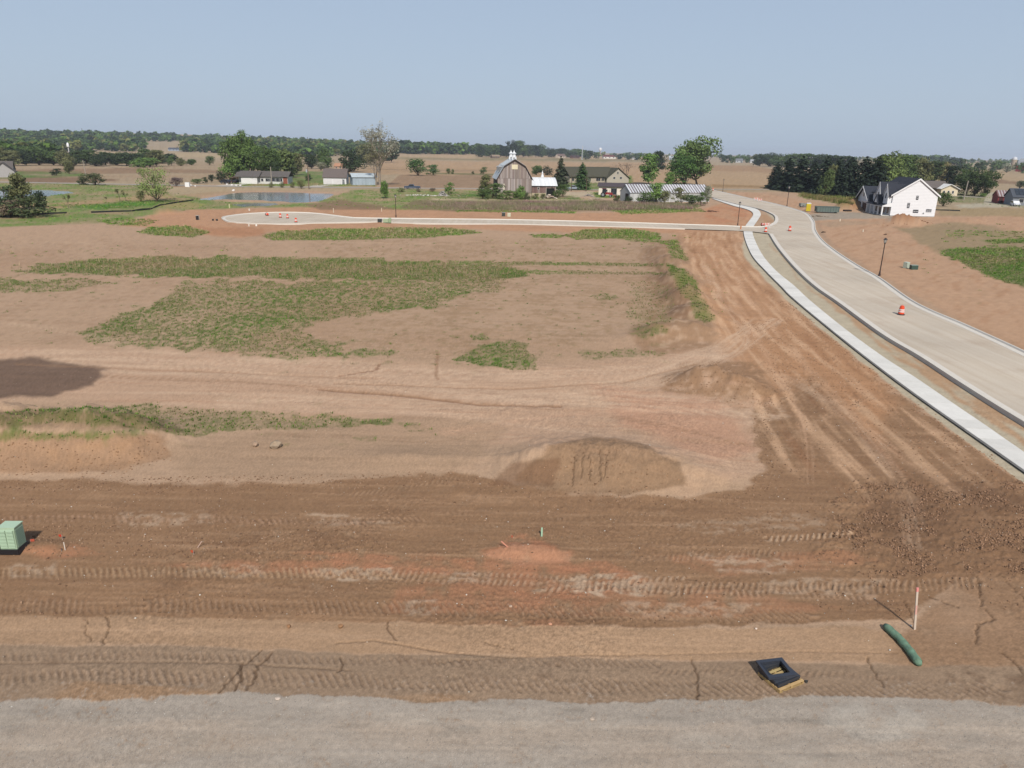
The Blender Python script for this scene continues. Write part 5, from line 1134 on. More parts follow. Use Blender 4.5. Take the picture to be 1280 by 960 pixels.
for s_ in (-1, 1):
    ov = .5; th_ = .08
    xe, zee = hw_+.45, ze-.55
    r_ = MB(); r_.paint(186, 192, 198)
    for (xa, za, xb, zb) in ((0, zr+.06, xk, zk+.06), (xk, zk+.06, xe, zee)):
        n = 26
        for i in range(n):
            ya = -ov+(19+2*ov)*i/n; yb = -ov+(19+2*ov)*(i+1)/n-.03; dz = .03*(i % 2); j = R.uniform(.88, 1.05); r_.paint(206*j, 212*j, 216*j)
            r_.prism([(s_*xa, za+dz), (s_*xb, zb+dz), (s_*xb, zb+dz+th_), (s_*xa, za+dz+th_)], ya, yb, 'y')
    ro = r_.obj('roof', 'metal', barn)
    f = MB(); f.paint(92, 80, 76)
    for (xa, za, xb, zb) in ((0, zr-.02, xk, zk-.02), (xk, zk-.02, xe, zee-.08)): f.prism([(s_*xa, za-.2), (s_*xb, zb-.2), (s_*xb, zb+.1), (s_*xa, za+.1)], -ov-.05, -ov, 'y')
    f.obj('barge_board', 'rough', barn)
for yc in (3.6, 14.5):
    c = MB(); c.paint(232, 234, 236); c.box(-.75, .75, yc-.75, yc+.75, zr-.5, zr+.75)
    c.lathe([(.62, 0), (.55, .5), (.55, .95), (.85, 1.05), (.35, 1.45), (.08, 2.0), (.02, 2.3)], 10, 0, yc, zr+.7); co = c.obj('cupola', 'matte', barn)
    l = MB(); l.paint(60, 62, 64)
    for k_ in range(3): l.box(-.35, .35, yc-.79, yc-.75, zr+.0+k_*.2, zr+.08+k_*.2)
    l.obj('louvre', 'matte', co)
for yc, xx in ((3.6, -(xk+.4)), (12.2, -(xk+.4))):
    d_ = MB(); d_.paint(120, 122, 124); d_.box(xx-1.1, xx+.5, yc-.8, yc+.8, zk-2.0, zk-.4); dd = d_.obj('roof_vent', 'metal', barn)
    l = MB(); l.paint(216, 218, 220); l.prism([(xx-1.3, zk-.5), (xx+.7, zk-.1), (xx+.7, zk), (xx-1.3, zk-.4)], yc-.95, yc+.95, 'y'); l.obj('vent_cap', 'metal', dd)
# lean-to wing
wing, ww = frame((664.8, 246.4), (694.5, 246.6), 'lean_to', 'low board wing on the right of the barn with white metal roof and one cupola', 'shed')
x0, x1 = -ww/2, ww/2; b = MB(); b.paint(126, 112, 104); b.box(x0, x1, .15, 7.5, 1.4, 3.9); b.obj('wall', 'rough', wing)
x = x0
while x < x1-.1:
    w_ = R.uniform(.28, .45); c = R.choice([(142, 118, 112), (124, 100, 94), (158, 140, 134), (134, 108, 100)]); bb = MB(); bb.paint(*c); bb.box(x+.01, min(x+w_, x1)-.01, .05-R.uniform(0, .05), .16, 1.4+R.uniform(-.05, .05), 3.9); bb.obj('board', 'rough', wing); x += w_
b = MB(); b.paint(196, 180, 152); b.box(x0, x0+.62*ww, .08, 7.4, -.8, 1.42); b.obj('foundation', 'rough', wing)
b = MB(); b.paint(34, 36, 32); b.box(x1-3.3, x1-.5, .0, .14, .2, 3.0); b.obj('doorway', 'rough', wing)
b = MB(); b.paint(170, 162, 150); b.box(x1-3.5, x1-3.3, -.04, .14, .0, 3.9); b.box(x1-.3, x1-.05, -.04, .14, -.3, 3.9); b.obj('post', 'rough', wing)
window(wing, x0+2.2, 2.6, .5, .6, frame_c=(214, 206, 196)); window(wing, x0+1.2, .6, .6, .5, frame_c=(160, 150, 136))
n = 18
for i in range(n):
    xa = x0-.2+(ww+.7)*i/n; xb = x0-.2+(ww+.7)*(i+1)/n-.02; j = R.uniform(.93, 1.02); s = MB(); s.paint(236*j, 238*j, 240*j)
    s.prism([(-.5, 3.75), (2.2, 5.7), (3.9, 6.35), (3.9, 6.42), (2.2, 5.78), (-.5, 3.82)], xa, xb, 'x'); s.prism([(3.9, 6.35), (8, 3.7), (8, 3.77), (3.9, 6.42)], xa, xb, 'x'); s.obj('roof_panel', 'matte', wing)
c = MB(); c.paint(236, 237, 238); c.lathe([(.6, 0), (.5, .6), (.45, .8), (.25, 1.1), (.3, 1.6), (.08, 2.1), (.03, 2.5)], 10, x0+.52*ww, 3.9, 6.3); c.obj('cupola', 'matte', wing)

# ---- new white house
A = Vector((101.0, 199.2, 0)); Dv = Vector((.10, .995, 0)).normalized()
ang = math.atan2(Dv.y, Dv.x)-math.pi/2
wh = thing('house', 'new white two storey house with black roof, dormers and bare site around', 'house', (A.x, A.y, -.1), ang)
GW, ZE, ZR = 11.4, 5.8, 9.8; LEN = 14.0
b = MB(); b.paint(240, 240, 242)
b.prism([(0, .25), (0, ZE), (GW/2+.4, ZR), (GW, ZE), (GW, .25)], 0, LEN, 'y'); b.obj('wall', 'matte', wh)
n = 26
sd = MB(); sd.paint(241, 241, 243)      # lapped siding courses on the gable
for i in range(n):
    z0, z1 = .3+i*.38, .3+(i+1)*.38-.015
    def xl(z): return (0, GW) if z <= ZE else ((GW/2+.4)*(z-ZE)/(ZR-ZE), GW-(GW-GW/2-.4)*(z-ZE)/(ZR-ZE))
    if z1 > ZR-.3: break
    a0, a1 = xl(z1); sd.add([(a0, -.04, z0), (a1, -.04, z0), (a1, -.004, z1), (a0, -.004, z1), (a0, 0, z0), (a1, 0, z0)], [(0, 1, 2, 3), (4, 5, 1, 0)])
tag(sd.obj('siding', 'matte', wh), kind='stuff')
b = MB(); b.paint(196, 194, 190); b.box(.1, GW-.1, .05, LEN-.1, -1.2, .25); b.obj('foundation', 'concrete', wh)
RC = (58, 61, 70)
b = MB(); b.paint(*RC)
for (xa, za, xb, zb) in ((GW/2+.4, ZR, -.6, ZE-.42), (GW/2+.4, ZR, GW+.6, ZE-.45)): b.prism([(xa, za+.05), (xb, zb+.05), (xb, zb+.25), (xa, za+.25)], -.3, LEN+.3, 'y')
rf = b.obj('roof', 'rough', wh)
b = MB(); b.paint(245, 245, 245)
for (xa, za, xb, zb) in ((GW/2+.4, ZR, -.6, ZE-.42), (GW/2+.4, ZR, GW+.6, ZE-.45)): b.prism([(xa, za-.22), (xb, zb-.22), (xb, zb+.2), (xa, za+.2)], -.36, -.30, 'y')
b.obj('barge_board', 'matte', wh)
for (x, z, w_, h) in ((4.3, 2.4, .5, 1.15), (6.2, 4.6, .45, .85), (6.4, 1.2, 1.2, .65), (9.7, 1.45, 1.2, .6)): window(wh, x, z, w_, h, 0, frame_c=(90, 92, 96), mull=2 if w_ > 1 else 0)
b = MB(); b.paint(130, 132, 134); b.box(8.3, 8.6, -.14, -.04, .9, 1.2); b.obj('meter_box', 'plastic', wh)
# porch and its little hipped roof along the front (faces -x)
b = MB(); b.paint(200, 198, 192); b.box(-2.0, 0, .3, 11.5, -.6, .25); b.obj('porch_floor', 'concrete', wh)
b = MB(); b.paint(*RC); b.prism([(-2.4, 2.65), (.05, 3.3), (.05, 3.45), (-2.4, 2.8)], 0, 12.0, 'y'); b.obj('porch_roof', 'rough', wh)
b = MB(); b.paint(244, 244, 244); b.box(-2.35, -2.1, .02, 11.98, 2.5, 2.75); b.obj('porch_beam', 'matte', wh)
b = MB(); b.paint(244, 244, 244); b.prism([(-2.38, 2.5), (-2.38, 2.75), (0, 3.58), (0, 2.5)], -.06, 0, 'y'); b.obj('porch_end_board', 'matte', wh)
for y in (.2, 3.0, 5.8, 8.6, 11.4):
    b = MB(); b.paint(244, 244, 244); b.box(-2.32, -2.0, y-.16, y+.16, .25, 2.52); b.obj('column', 'matte', wh)
for y in (1.8, 4.4, 7.3, 10.0):
    window(wh, 0, .7 if y != 7.3 else .25, 1.3, 1.9 if y != 7.3 else 2.2, y=y, side='left', frame_c=(235, 235, 235), mull=2)
# upper gabled dormers on the front slope
for (y, w_, zt, xo) in ((1.9, 3.0, 8.2, 1.1), (7.7, 3.2, 8.5, 1.0)):
    d = MB(); d.paint(244, 245, 247); d.prism([(y-w_/2, 3.2), (y-w_/2, 5.7), (y, zt), (y+w_/2, 5.7), (y+w_/2, 3.2)], -xo, 4.4, 'x'); do = d.obj('dormer', 'matte', wh)
    r2 = MB(); r2.paint(*RC); k_ = (zt-5.7)/(w_/2)
    for s_ in (-1, 1): r2.prism([(y, zt+.04), (y+s_*(w_/2+.35), 5.7-.35*k_+.04), (y+s_*(w_/2+.35), 5.7-.35*k_+.2), (y, zt+.22)], -xo-.1, 4.9, 'x')
    r2.obj('dormer_roof', 'rough', do)
    r3 = MB(); r3.paint(244, 244, 244)
    for s_ in (-1, 1): r3.prism([(y, zt-.12), (y+s_*(w_/2+.35), 5.7-.35*k_-.12), (y+s_*(w_/2+.35), 5.7-.35*k_+.18), (y, zt+.2)], -xo-.16, -xo-.1, 'x')
    r3.obj('trim', 'matte', do)
    f = MB(); f.paint(60, 64, 70); f.box(-xo-.07, -xo-.02, y-.28, y+.28, 4.6, 5.9); f.obj('window', 'glass', do)
g_ = MB(); g_.paint(244, 245, 247); g_.prism([(4.0, 3.35), (5.1, 5.3), (6.2, 3.35)], -2.3, .0, 'x'); go = g_.obj('porch_gable', 'matte', wh)
r2 = MB(); r2.paint(*RC)
for s_ in (-1, 1): r2.prism([(5.1, 5.35), (5.1+s_*1.4, 2.95), (5.1+s_*1.4, 3.1), (5.1, 5.5)], -2.5, 1.6, 'x')
r2.obj('roof', 'rough', go)
# attached garage further back
gy0, gy1 = LEN-.3, LEN+9.5
b = MB(); b.paint(238, 239, 241); b.prism([(gy0, -.2), (gy0, 3.3), ((gy0+gy1)/2, 6.9), (gy1, 3.3), (gy1, -.2)], -1.0, 9, 'x'); b.obj('garage_wall', 'matte', wh)
b = MB(); b.paint(*RC); ym = (gy0+gy1)/2
for s_ in (-1, 1): b.prism([(ym, 6.95), (ym+s_*5.3, 3.1), (ym+s_*5.3, 3.3), (ym, 7.15)], -1.6, 9.5, 'x')
b.obj('garage_roof', 'rough', wh)
b = MB(); b.paint(244, 244, 244)
for s_ in (-1, 1): b.prism([(ym, 6.75), (ym+s_*5.3, 2.9), (ym+s_*5.3, 3.25), (ym, 7.12)], -1.68, -1.6, 'x')
for yy in (gy0+.25, ym, gy1-.4): b.box(-1.35, -1.0, yy-.22, yy+.22, -.2, 3.1)
b.box(-1.3, -1.0, gy0, gy1, 2.75, 3.1); b.obj('trim', 'matte', wh)
for yy in (gy0+2.7, gy1-2.7):
    f = MB(); f.paint(92, 68, 60)
    for i in range(4): f.box(-1.12, -1.0, yy-1.8, yy+1.8, i*.62, i*.62+.59)
    f.obj('garage_door', 'matte', wh)
f = MB(); f.paint(60, 64, 70); f.box(-1.07, -1.0, ym-.35, ym+.35, 4.2, 5.4); f.obj('window', 'glass', wh)

# ---- long striped metal shed
sh_, sw = frame((787, 252.8), (886.5, 252.4), 'metal_shed', 'long low shed with pale walls and rust striped metal roof behind bushes', 'shed')
x0, x1 = -sw/2, sw/2; b = MB(); b.paint(198, 198, 196); b.prism([(0, -.6), (0, 3.1), (3.6, 5.3), (7.2, 3.1), (7.2, -.6)], x0, x1, 'x'); b.obj('wall', 'matte', sh_)
n = 30
for i in range(n):
    xa = x0-.15+(sw+.3)*i/n; xb = xa+(sw+.3)/n-.04; j = R.uniform(.92, 1.06)
    for k_, c in enumerate(((212, 214, 218), (116, 98, 94))):
        xm_ = xa+(xb-xa)*(.0, .62)[k_]; xn_ = xa+(xb-xa)*(.6, 1.0)[k_]; s = MB(); s.paint(*[min(255, q*j) for q in c]); s.prism([(-.35, 2.92), (3.6, 5.32), (3.6, 5.39+.02*k_), (-.35, 2.99+.02*k_)], xm_, xn_, 'x'); s.obj('roof_panel', 'metal', sh_)
b = MB(); b.paint(180, 182, 184); b.prism([(3.6, 5.3), (7.5, 2.95), (7.5, 3.03), (3.6, 5.38)], x0-.15, x1+.15, 'x'); b.obj('roof', 'metal', sh_)
b = MB(); b.paint(66, 58, 54); b.box(x0-.06, x0+.02, 1.0, 3.2, -.3, 2.6); b.obj('door', 'rough', sh_)
n = 22
for i in range(n):
    xa = x0+sw*i/n; s = MB(); j = R.uniform(.86, 1.04); s.paint(206*j, 206*j, 204*j); s.box(xa+.02, xa+sw/n-.02, -.05, .0, -.4, 3.0); s.obj('wall_panel', 'matte', sh_)
# ---- small cream garage, farmhouse
gg, gw = frame((748, 243.6), (776, 244.4), 'garage', 'cream walled flat roofed garage between tractor and farmhouse', 'garage')
b = MB(); b.paint(240, 228, 214); b.box(-gw/2, gw/2+7, 0, 7, -.5, 3.1); b.obj('wall', 'matte', gg)
b = MB(); b.paint(86, 78, 82); b.prism([(-.6, 3.0), (3.5, 4.2), (7.6, 3.0), (7.6, 3.15), (3.5, 4.35), (-.6, 3.15)], -gw/2-.5, gw/2+7.5, 'x'); b.obj('roof', 'rough', gg)
window(gg, -gw/2+2.6, 1.3, 1.3, .7, frame_c=(226, 214, 200)); window(gg, 1.5, .3, 2.0, 2.1, frame_c=(120, 120, 118), mull=2)
d_ = MB(); d_.paint(150, 168, 172); d_.box(-gw/2-.06, -gw/2, 2, 4, 0, 2.2); d_.obj('door', 'matte', gg)
fh, fw_ = frame((712, 228.6), (756, 228.4), 'farmhouse', 'tan farmhouse with long dark mossy roof behind the cedar', 'house')
x0, x1 = -fw_/2, fw_/2
b = MB(); b.paint(186, 172, 154); b.box(x0, x1, 0, 9, -.5, 3.2); b.obj('wall', 'matte', fh)
b = MB(); b.paint(84, 82, 70); b.prism([(-.8, 2.9), (5.0, 7.6), (10, 2.9), (10, 3.1), (5.0, 7.8), (-.8, 3.1)], x0-.5, x1+6, 'x'); b.obj('roof', 'rough', fh)
b = MB(); b.paint(190, 180, 166); b.prism([(x1+.3, -.5), (x1+.3, 2.8), (x1+6.8, 7.2), (x1+14, 2.4), (x1+14, -.5)], -1.5, 6, 'y'); b.obj('gable_wing', 'matte', fh)
b = MB(); b.paint(80, 78, 66)
for s_, xe, ze_ in ((-1, -.6, 2.2), (1, 14.8, 1.9)): b.prism([(x1+6.8, 7.3), (x1+xe, ze_), (x1+xe, ze_+.2), (x1+6.8, 7.55)], -2.1, 6.6, 'y')
b.obj('roof', 'rough', fh)
for x in (x1+4.7, x1+8.9): window(fh, x, 2.0, 1.3, .9, y=-1.5)
window(fh, x1+6.8, 4.4, .8, 1.1, y=-1.5)
for x, w_ in ((x0+2, 1.4), (x0+6, 2.2), (x0+12, 1.4), (x1-4.2, 2.6), (x1-1.4, 1.6)): window(fh, x, .9, w_, 1.6, mull=2, frame_c=(210, 200, 184))
# ---- ranch house, white garage, corrugated shed
rh, rw = frame((299, 229.3), (360, 230.2), 'house', 'long low white ranch house under trees behind the pond', 'house')
x0, x1 = -rw/2, rw/2
b = MB(); b.paint(214, 214, 208); b.box(x0, x1, 0, 9, -.5, 2.9); b.obj('wall', 'matte', rh)
b = MB(); b.paint(236, 234, 230); b.box(x0+1.5, x0+8.0, -2, 0, -.5, 2.9); b.obj('garage_wall', 'matte', rh)
b = MB(); b.paint(104, 98, 94); b.prism([(-.7, 2.85), (4.6, 4.9), (9.7, 2.85), (9.7, 3.0), (4.6, 5.05), (-.7, 3.0)], x0-.5, x1+.6, 'x'); b.prism([(-2.6, 2.8), (1.8, 4.5), (4.5, 4.5), (4.5, 4.62), (1.8, 4.62), (-2.6, 2.95)], x0-1, x0+9, 'x'); b.obj('roof', 'rough', rh)
door(rh, x0+4.8, 5.2, 2.3, -2, (238, 236, 232), 4, 'garage_door')
for x, w_, h in ((x0+9.6, .9, 1.1), (x0+12, 2.0, 1.2), (x0+16.6, 2.6, 1.3), (x1-5.2, 4.2, 1.4), (x1-1.4, 1.0, 1.2)): window(rh, x, 1.0, w_, h, mull=2 if w_ > 1.5 else 0)
b = MB(); b.paint(150, 92, 76); b.box(x0+18.2, x0+20, -.12, 0, 0, 2.8); b.obj('brick_panel', 'rough', rh)
wg, wgw = frame((404.5, 230.2), (433, 230.6), 'garage', 'white double garage with grey brown roof left of the corrugated shed', 'garage')
x0, x1 = -wgw/2, wgw/2; gable_walls(wg, x0, x1, 0, 8, 3.0, 6.2, 'x', (234, 232, 232)); gable_roof(wg, x0, x1, 0, 8, 3.0, 6.2, 'x', col=(112, 102, 98))
for x in (x0+1.9, x0+5.9): door(wg, x, 3.4, 2.4, 0, (226, 222, 222), 4, 'garage_door')
door(wg, x1-1.2, 1.0, 2.1, 0, (120, 124, 128)); window(wg, x1-1.2, 1.2, .5, .6, y=-.05)
wg2, w2 = frame((441, 231.3), (471, 231.3), 'metal_shed', 'blue grey corrugated shed with pale roof beside the white garage', 'shed')
x0, x1 = -w2/2, w2/2; b = MB(); b.paint(170, 184, 194); b.box(x0, x1, .06, 7, -.5, 3.3); b.obj('wall', 'metal', wg2)
for i in range(24): s = MB(); j = R.uniform(.94, 1.04); s.paint(172*j, 186*j, 196*j); s.box(x0+w2*i/24+.02, x0+w2*(i+1)/24-.06, 0, .07, -.5, 3.3); s.obj('wall_panel', 'metal', wg2)
gable_roof(wg2, x0, x1, 0, 7, 3.3, 4.7, 'x', t=.1, col=(196, 206, 210), m='metal')
lh, lw = frame((-14, 221.4), (17, 221.4), 'house', 'grey sided house with brown roof cut by the left picture edge', 'house')
x0, x1 = -lw/2, lw/2; gable_walls(lh, x0, x1, 0, 9, 3.2, 6.6, 'x', (172, 168, 166)); gable_roof(lh, x0, x1, 0, 9, 3.2, 6.6, 'x', col=(104, 98, 94)); window(lh, x0+4, 1, 1.6, 1.2); window(lh, x0+8, 1, 1.2, 1.2)
gw2 = MB(); gw2.paint(176, 172, 170); gw2.prism([(x1-7, -.4), (x1-7, 2.6), (x1-3, 6.1), (x1+1, 2.6), (x1+1, -.4)], -3, 0, 'y'); gw2.obj('gable_wing', 'matte', lh)
r_ = MB(); r_.paint(104, 98, 94)
for s_ in (-1, 1): r_.prism([(x1-3, 6.15), (x1-3+s_*4.6, 2.15), (x1-3+s_*4.6, 2.35), (x1-3, 6.35)], -3.5, 3, 'y')
r_.obj('roof', 'rough', lh)
# ---- right hand side
tb_, tw = frame((1168, 244.6), (1196, 245.2), 'house', 'tan brick house with grey roof and white gable behind the white house', 'house')
x0, x1 = -tw/2, tw/2; gable_walls(tb_, x0+2.4, x1, 0, 9, 3.0, 4.6, 'y', (226, 210, 182), z0=-1.5); gable_roof(tb_, x0+2.4, x1, 0, 9, 3.0, 4.6, 'y', col=(236, 234, 230), t=.22, ov=.7)
b = MB(); b.paint(110, 102, 98); b.prism([(3, 3.0), (8, 5.6), (13, 3.0), (13, 3.2), (8, 5.8), (3, 3.2)], x0-15, x1-2, 'x'); b.obj('roof', 'rough', tb_)
b = MB(); b.paint(172, 158, 140); b.box(x0-14.5, x0+2.4, 4, 12, -.5, 3.0); b.obj('wall', 'matte', tb_)
for x in (x0+3.6, x0+5.4, x0+7.2): window(tb_, x, 1.0, .7, 1.1)
rs, rw2 = frame((1255, 254.4), (1267, 254.8), 'shed', 'small red barn with rusty striped roof by the curved drive', 'shed')
x0, x1 = -rw2/2-2.2, rw2/2; gable_walls(rs, x0, x1, 0, 7, 2.4, 4.2, 'x', (142, 52, 52)); 
for i in range(12): s = MB(); s.paint(*((190, 180, 178) if i % 2 else (132, 96, 90))); s.prism([(-.4, 2.35), (3.5, 4.35), (7.4, 2.35), (7.4, 2.45), (3.5, 4.45), (-.4, 2.45)], x0-.2+(x1-x0+.4)*i/12, x0-.2+(x1-x0+.4)*(i+1)/12-.03, 'x'); s.obj('roof_panel', 'metal', rs)
window(rs, x1-1.6, 1.1, .9, .7); door(rs, x0+1.0, 1.3, 1.9, 0, (70, 40, 38))
sg, sgw = frame((1264.5, 256.6), (1296, 257.6), 'house', 'grey house with solar panels on its dark roof at the right picture edge', 'house')
x0, x1 = -sgw/2, sgw/2; gable_walls(sg, x0, x1, 0, 8, 2.9, 5.4, 'x', (140, 144, 150)); gable_roof(sg, x0, x1, 0, 8, 2.9, 5.4, 'x', col=(84, 88, 96)); window(sg, x0+2.6, 1, 1.4, 1.2); window(sg, x0+5.4, 1, 1.0, 1.1)
for i in range(6):
    for k_ in range(2):
        s = MB(); s.paint(36, 42, 60); xa = x0+.9+i*1.15; ya = .5+k_*1.6; s.quad((xa, ya, 2.9+.625*ya+.3), (xa+1.05, ya, 2.9+.625*ya+.3), (xa+1.05, ya+1.45, 2.9+.625*(ya+1.45)+.3), (xa, ya+1.45, 2.9+.625*(ya+1.45)+.3)); s.obj('solar_panel', 'glass', sg)
rb, rbw = frame((1269, 214.4), (1310, 215.6), 'barn', 'big red barn with grey gambrel roof at far right beside the silo', 'barn')
x0, x1 = -rbw/2, rbw/2
zz = 8.5
b = MB(); b.paint(150, 44, 46); b.prism([(0, -1), (0, zz), (2.6, zz*1.55), (8, zz*1.9), (13.4, zz*1.55), (16, zz), (16, -1)], x0, x1, 'x'); b.obj('wall', 'matte', rb)
b = MB(); b.paint(168, 170, 172); b.prism([(-.5, zz-.2), (2.3, zz*1.6), (8, zz*1.97), (13.7, zz*1.6), (16.5, zz-.2), (16.2, zz-.4), (8, zz*1.9), (-.2, zz-.4)], x0+.3, x1+.6, 'x'); b.obj('roof', 'metal', rb)
def silo(px, py, top, wpx, label, capc=(214, 216, 220)):
    p = G(px, py); h, r_ = size_at(p, py-top, wpx/2); t = thing('silo', label, 'silo', p)
    b = MB(); b.paint(176, 160, 140); b.lathe([(r_, -1), (r_, h*.78)], 14); b.obj('body', 'matte', t)
    b = MB(); b.paint(*capc); b.lathe([(r_*1.03, h*.78), (r_*.9, h*.9), (r_*.5, h*.98), (r_*.1, h)], 14); b.obj('dome', 'metal', t)
silo(1265.5, 212, 195.6, 6, 'tan silo with silver dome left of the big red barn')
def farhouse(px, py, wpx, hpx, wallc, roofc, label, d=8, cat='house', rf=.45, name='house'):
    o, w_ = frame((px-wpx/2, py), (px+wpx/2, py+wpx*.018), name, label, cat); p = Vector(o.location); h, _ = size_at(p, hpx)
    x0, x1 = -w_/2, w_/2; ze_ = h*(1-rf); gable_walls(o, x0, x1, 0, max(d, h), ze_, h, 'x', wallc); gable_roof(o, x0, x1, 0, max(d, h), ze_, h, 'x', col=roofc, t=.3)
    n_ = max(2, int(wpx/4))
    for i in range(n_): window(o, x0+w_*(i+.5)/n_, ze_*.35, w_/n_*.3, ze_*.4)
for a in ((762, 198.2, 15, 4.6, (232, 226, 218), (104, 60, 58), 'white house with maroon roof on the horizon field edge'), (702.5, 197.4, 9, 5, (214, 196, 176), (120, 100, 92), 'tan house with white gable among far trees right of the barn'),
          (720, 198, 9, 4, (112, 74, 62), (72, 54, 52), 'dark brown far house left of the thin mast'), (784.5, 199, 4, 2.6, (226, 216, 200), (120, 110, 100), 'tiny cream house on the horizon, left of two'), (792, 199.2, 4, 2.8, (224, 224, 224), (130, 124, 120), 'tiny white house on the horizon, right of two'),
          (620, 197.6, 9, 4, (120, 96, 78), (150, 130, 112), 'low brown shack at the far wood edge left of the barn'), (840, 200, 7, 5, (176, 186, 196), (190, 196, 202), 'pale blue shed seen left of the biggest farm tree'),
          (924, 203.2, 9, 5, (188, 190, 192), (120, 122, 126), 'grey white house right of the biggest farm tree'), (942, 203.6, 8, 4.2, (240, 240, 242), (170, 172, 176), 'left white house above the right hand wheat field'), (951, 203.6, 8, 5, (222, 222, 224), (150, 150, 154), 'right white house above the right hand wheat field'),
          (423, 211.5, 10, 7, (190, 160, 136), (186, 140, 112), 'tan roofed building rising behind the white garage'), (1170, 207.5, 5, 4, (206, 196, 176), (150, 130, 116), 'cream gable peeping from the wood right of the white house')):
    farhouse(*a)
farhouse(219, 188.6, 17, 4, (158, 168, 184), (88, 92, 104), 'long grey farm shed on the hill field at upper left', 16, 'shed', .4, 'farm_shed')

# ================================================================== VEHICLES
def wheel(par, x, y, r_, w_=.22, axis='y'):
    t = MB(); t.paint(28, 28, 30); vs = []
    for i in range(14):
        a = 2*math.pi*i/14
        for s_ in (-w_/2, w_/2): vs.append((x+r_*math.cos(a), y+s_, r_+r_*math.sin(a)))
    t.add(vs, [(2*i, 2*((i+1) % 14), 2*((i+1) % 14)+1, 2*i+1) for i in range(14)]+[tuple(2*i for i in range(14))[::-1], tuple(2*i+1 for i in range(14))]); w = t.obj('wheel', 'plastic', par)
    h = MB(); h.paint(150, 152, 156); vs = []
    for i in range(8):
        a = 2*math.pi*i/8
        for s_ in (-w_/2-.02, w_/2+.02): vs.append((x+r_*.58*math.cos(a), y+s_, r_+r_*.58*math.sin(a)))
    h.add(vs, [(2*i, 2*((i+1) % 8), 2*((i+1) % 8)+1, 2*i+1) for i in range(8)]+[tuple(2*i for i in range(8))[::-1], tuple(2*i+1 for i in range(8))]); h.obj('rim', 'metal', w)
def car(px, py, rz, col, label, cat='car', kind='sedan', L=4.6, name='parked_car'):
    o = thing(name, label, cat, G(px, py), rz)
    W_ = .9
    prof = {'sedan': [(-L/2, .35), (-L/2, .85), (-L*.30, .95), (-L*.16, 1.42), (L*.16, 1.45), (L*.33, .95), (L/2, .8), (L/2, .35)],
            'suv': [(-L/2, .4), (-L/2, 1.0), (-L*.44, 1.68), (L*.12, 1.72), (L*.27, 1.1), (L/2, .95), (L/2, .4)],
            'pickup': [(-L/2, .5), (-L/2, 1.15), (-L*.12, 1.15), (-L*.08, 1.8), (L*.15, 1.8), (L*.26, 1.15), (L/2, 1.05), (L/2, .5)]}[kind]
    b = MB(); b.paint(*col); b.prism(prof, -W_, W_, 'y'); b.obj('body', 'plastic', o)
    hi = max(z for _, z in prof); g = MB(); lo = .98 if kind == 'sedan' else 1.08 if kind == 'suv' else 1.18
    xs_ = [x for x, z in prof if z > hi-.05]; xa, xb = min(xs_), max(xs_)
    g.prism([(xa-.25, lo), (xa+.02, hi-.1), (xb-.02, hi-.1), (xb+.3, lo)], -W_-.01, W_+.01, 'y'); g.obj('side_window', 'glass', o)
    for x in (-L*.32, L*.32):
        for s_ in (-1, 1): wheel(o, x, s_*(W_-.08), .34 if kind == 'sedan' else .38)
    for s_ in (-1, 1):
        l = MB(); l.paint(235, 235, 225); l.box(L/2-.03, L/2+.02, s_*.62-.14, s_*.62+.14, .68, .82); l.obj('headlight', 'glass', o)
        l = MB(); l.paint(150, 20, 20); l.box(-L/2-.02, -L/2+.03, s_*.68-.1, s_*.68+.1, .7, .85); l.obj('tail_light', 'plastic', o)
    b = MB(); b.paint(60, 60, 62); b.box(L/2-.02, L/2+.06, -W_+.05, W_-.05, .38, .55); b.box(-L/2-.06, -L/2+.02, -W_+.05, W_-.05, .38, .55); b.obj('bumper', 'plastic', o)
    return o
car(515.5, 236.3, math.pi, (62, 74, 96), 'dark blue pickup truck driving on the country road past the brown field', 'pickup truck', 'pickup', 6.2, 'pickup_truck')
car(282, 229.6, 2.6, (48, 52, 60), 'dark car parked on the ranch house driveway', 'car', 'suv', 4.8)
car(295, 229.0, 1.5, (34, 36, 40), 'black car parked beside the white garage door of the ranch house', 'car', 'sedan', 4.5)
car(716, 237.4, 0, (150, 160, 170), 'silver pickup truck parked behind the tree trunks left of the cedar', 'pickup truck', 'pickup', 5.6, 'pickup_truck')
car(1268.5, 257.6, -1.9, (238, 240, 244), 'white car with dark windows parked before the grey solar panel house', 'car', 'suv', 4.8)
# tractor
tr = thing('tractor', 'red tractor with dark cab parked before the cream garage', 'tractor', G(757, 246.3), -.25)
b = MB(); b.paint(150, 44, 44); b.prism([(.2, .9), (.2, 1.7), (2.3, 1.55), (2.4, .8)], -.38, .38, 'y'); b.obj('bonnet', 'plastic', tr)
b = MB(); b.paint(120, 36, 38); b.prism([(-1.5, .8), (-1.5, 1.5), (.2, 1.5), (.2, .8)], -.75, .75, 'y'); b.box(-1.35, .15, -.78, .78, 2.85, 2.98); cb = b.obj('cab', 'plastic', tr)
b = MB(); b.paint(30, 34, 38); b.prism([(-1.25, 1.5), (-1.15, 2.85), (.0, 2.85), (.15, 1.5)], -.7, .7, 'y'); b.obj('glass', 'glass', cb)
for s_ in (-1, 1): wheel(tr, -.85, s_*1.0, .85, .5); wheel(tr, 1.75, s_*.75, .48, .32)
b = MB(); b.paint(150, 46, 44); b.tube([(1.2, .7, 1.0), (2.9, .7, .8), (3.4, .7, .3)], .08, 5); b.tube([(1.2, -.7, 1.0), (2.9, -.7, .8), (3.4, -.7, .3)], .08, 5); b.box(3.3, 3.8, -1.0, 1.0, .05, .6); b.obj('loader', 'plastic', tr)
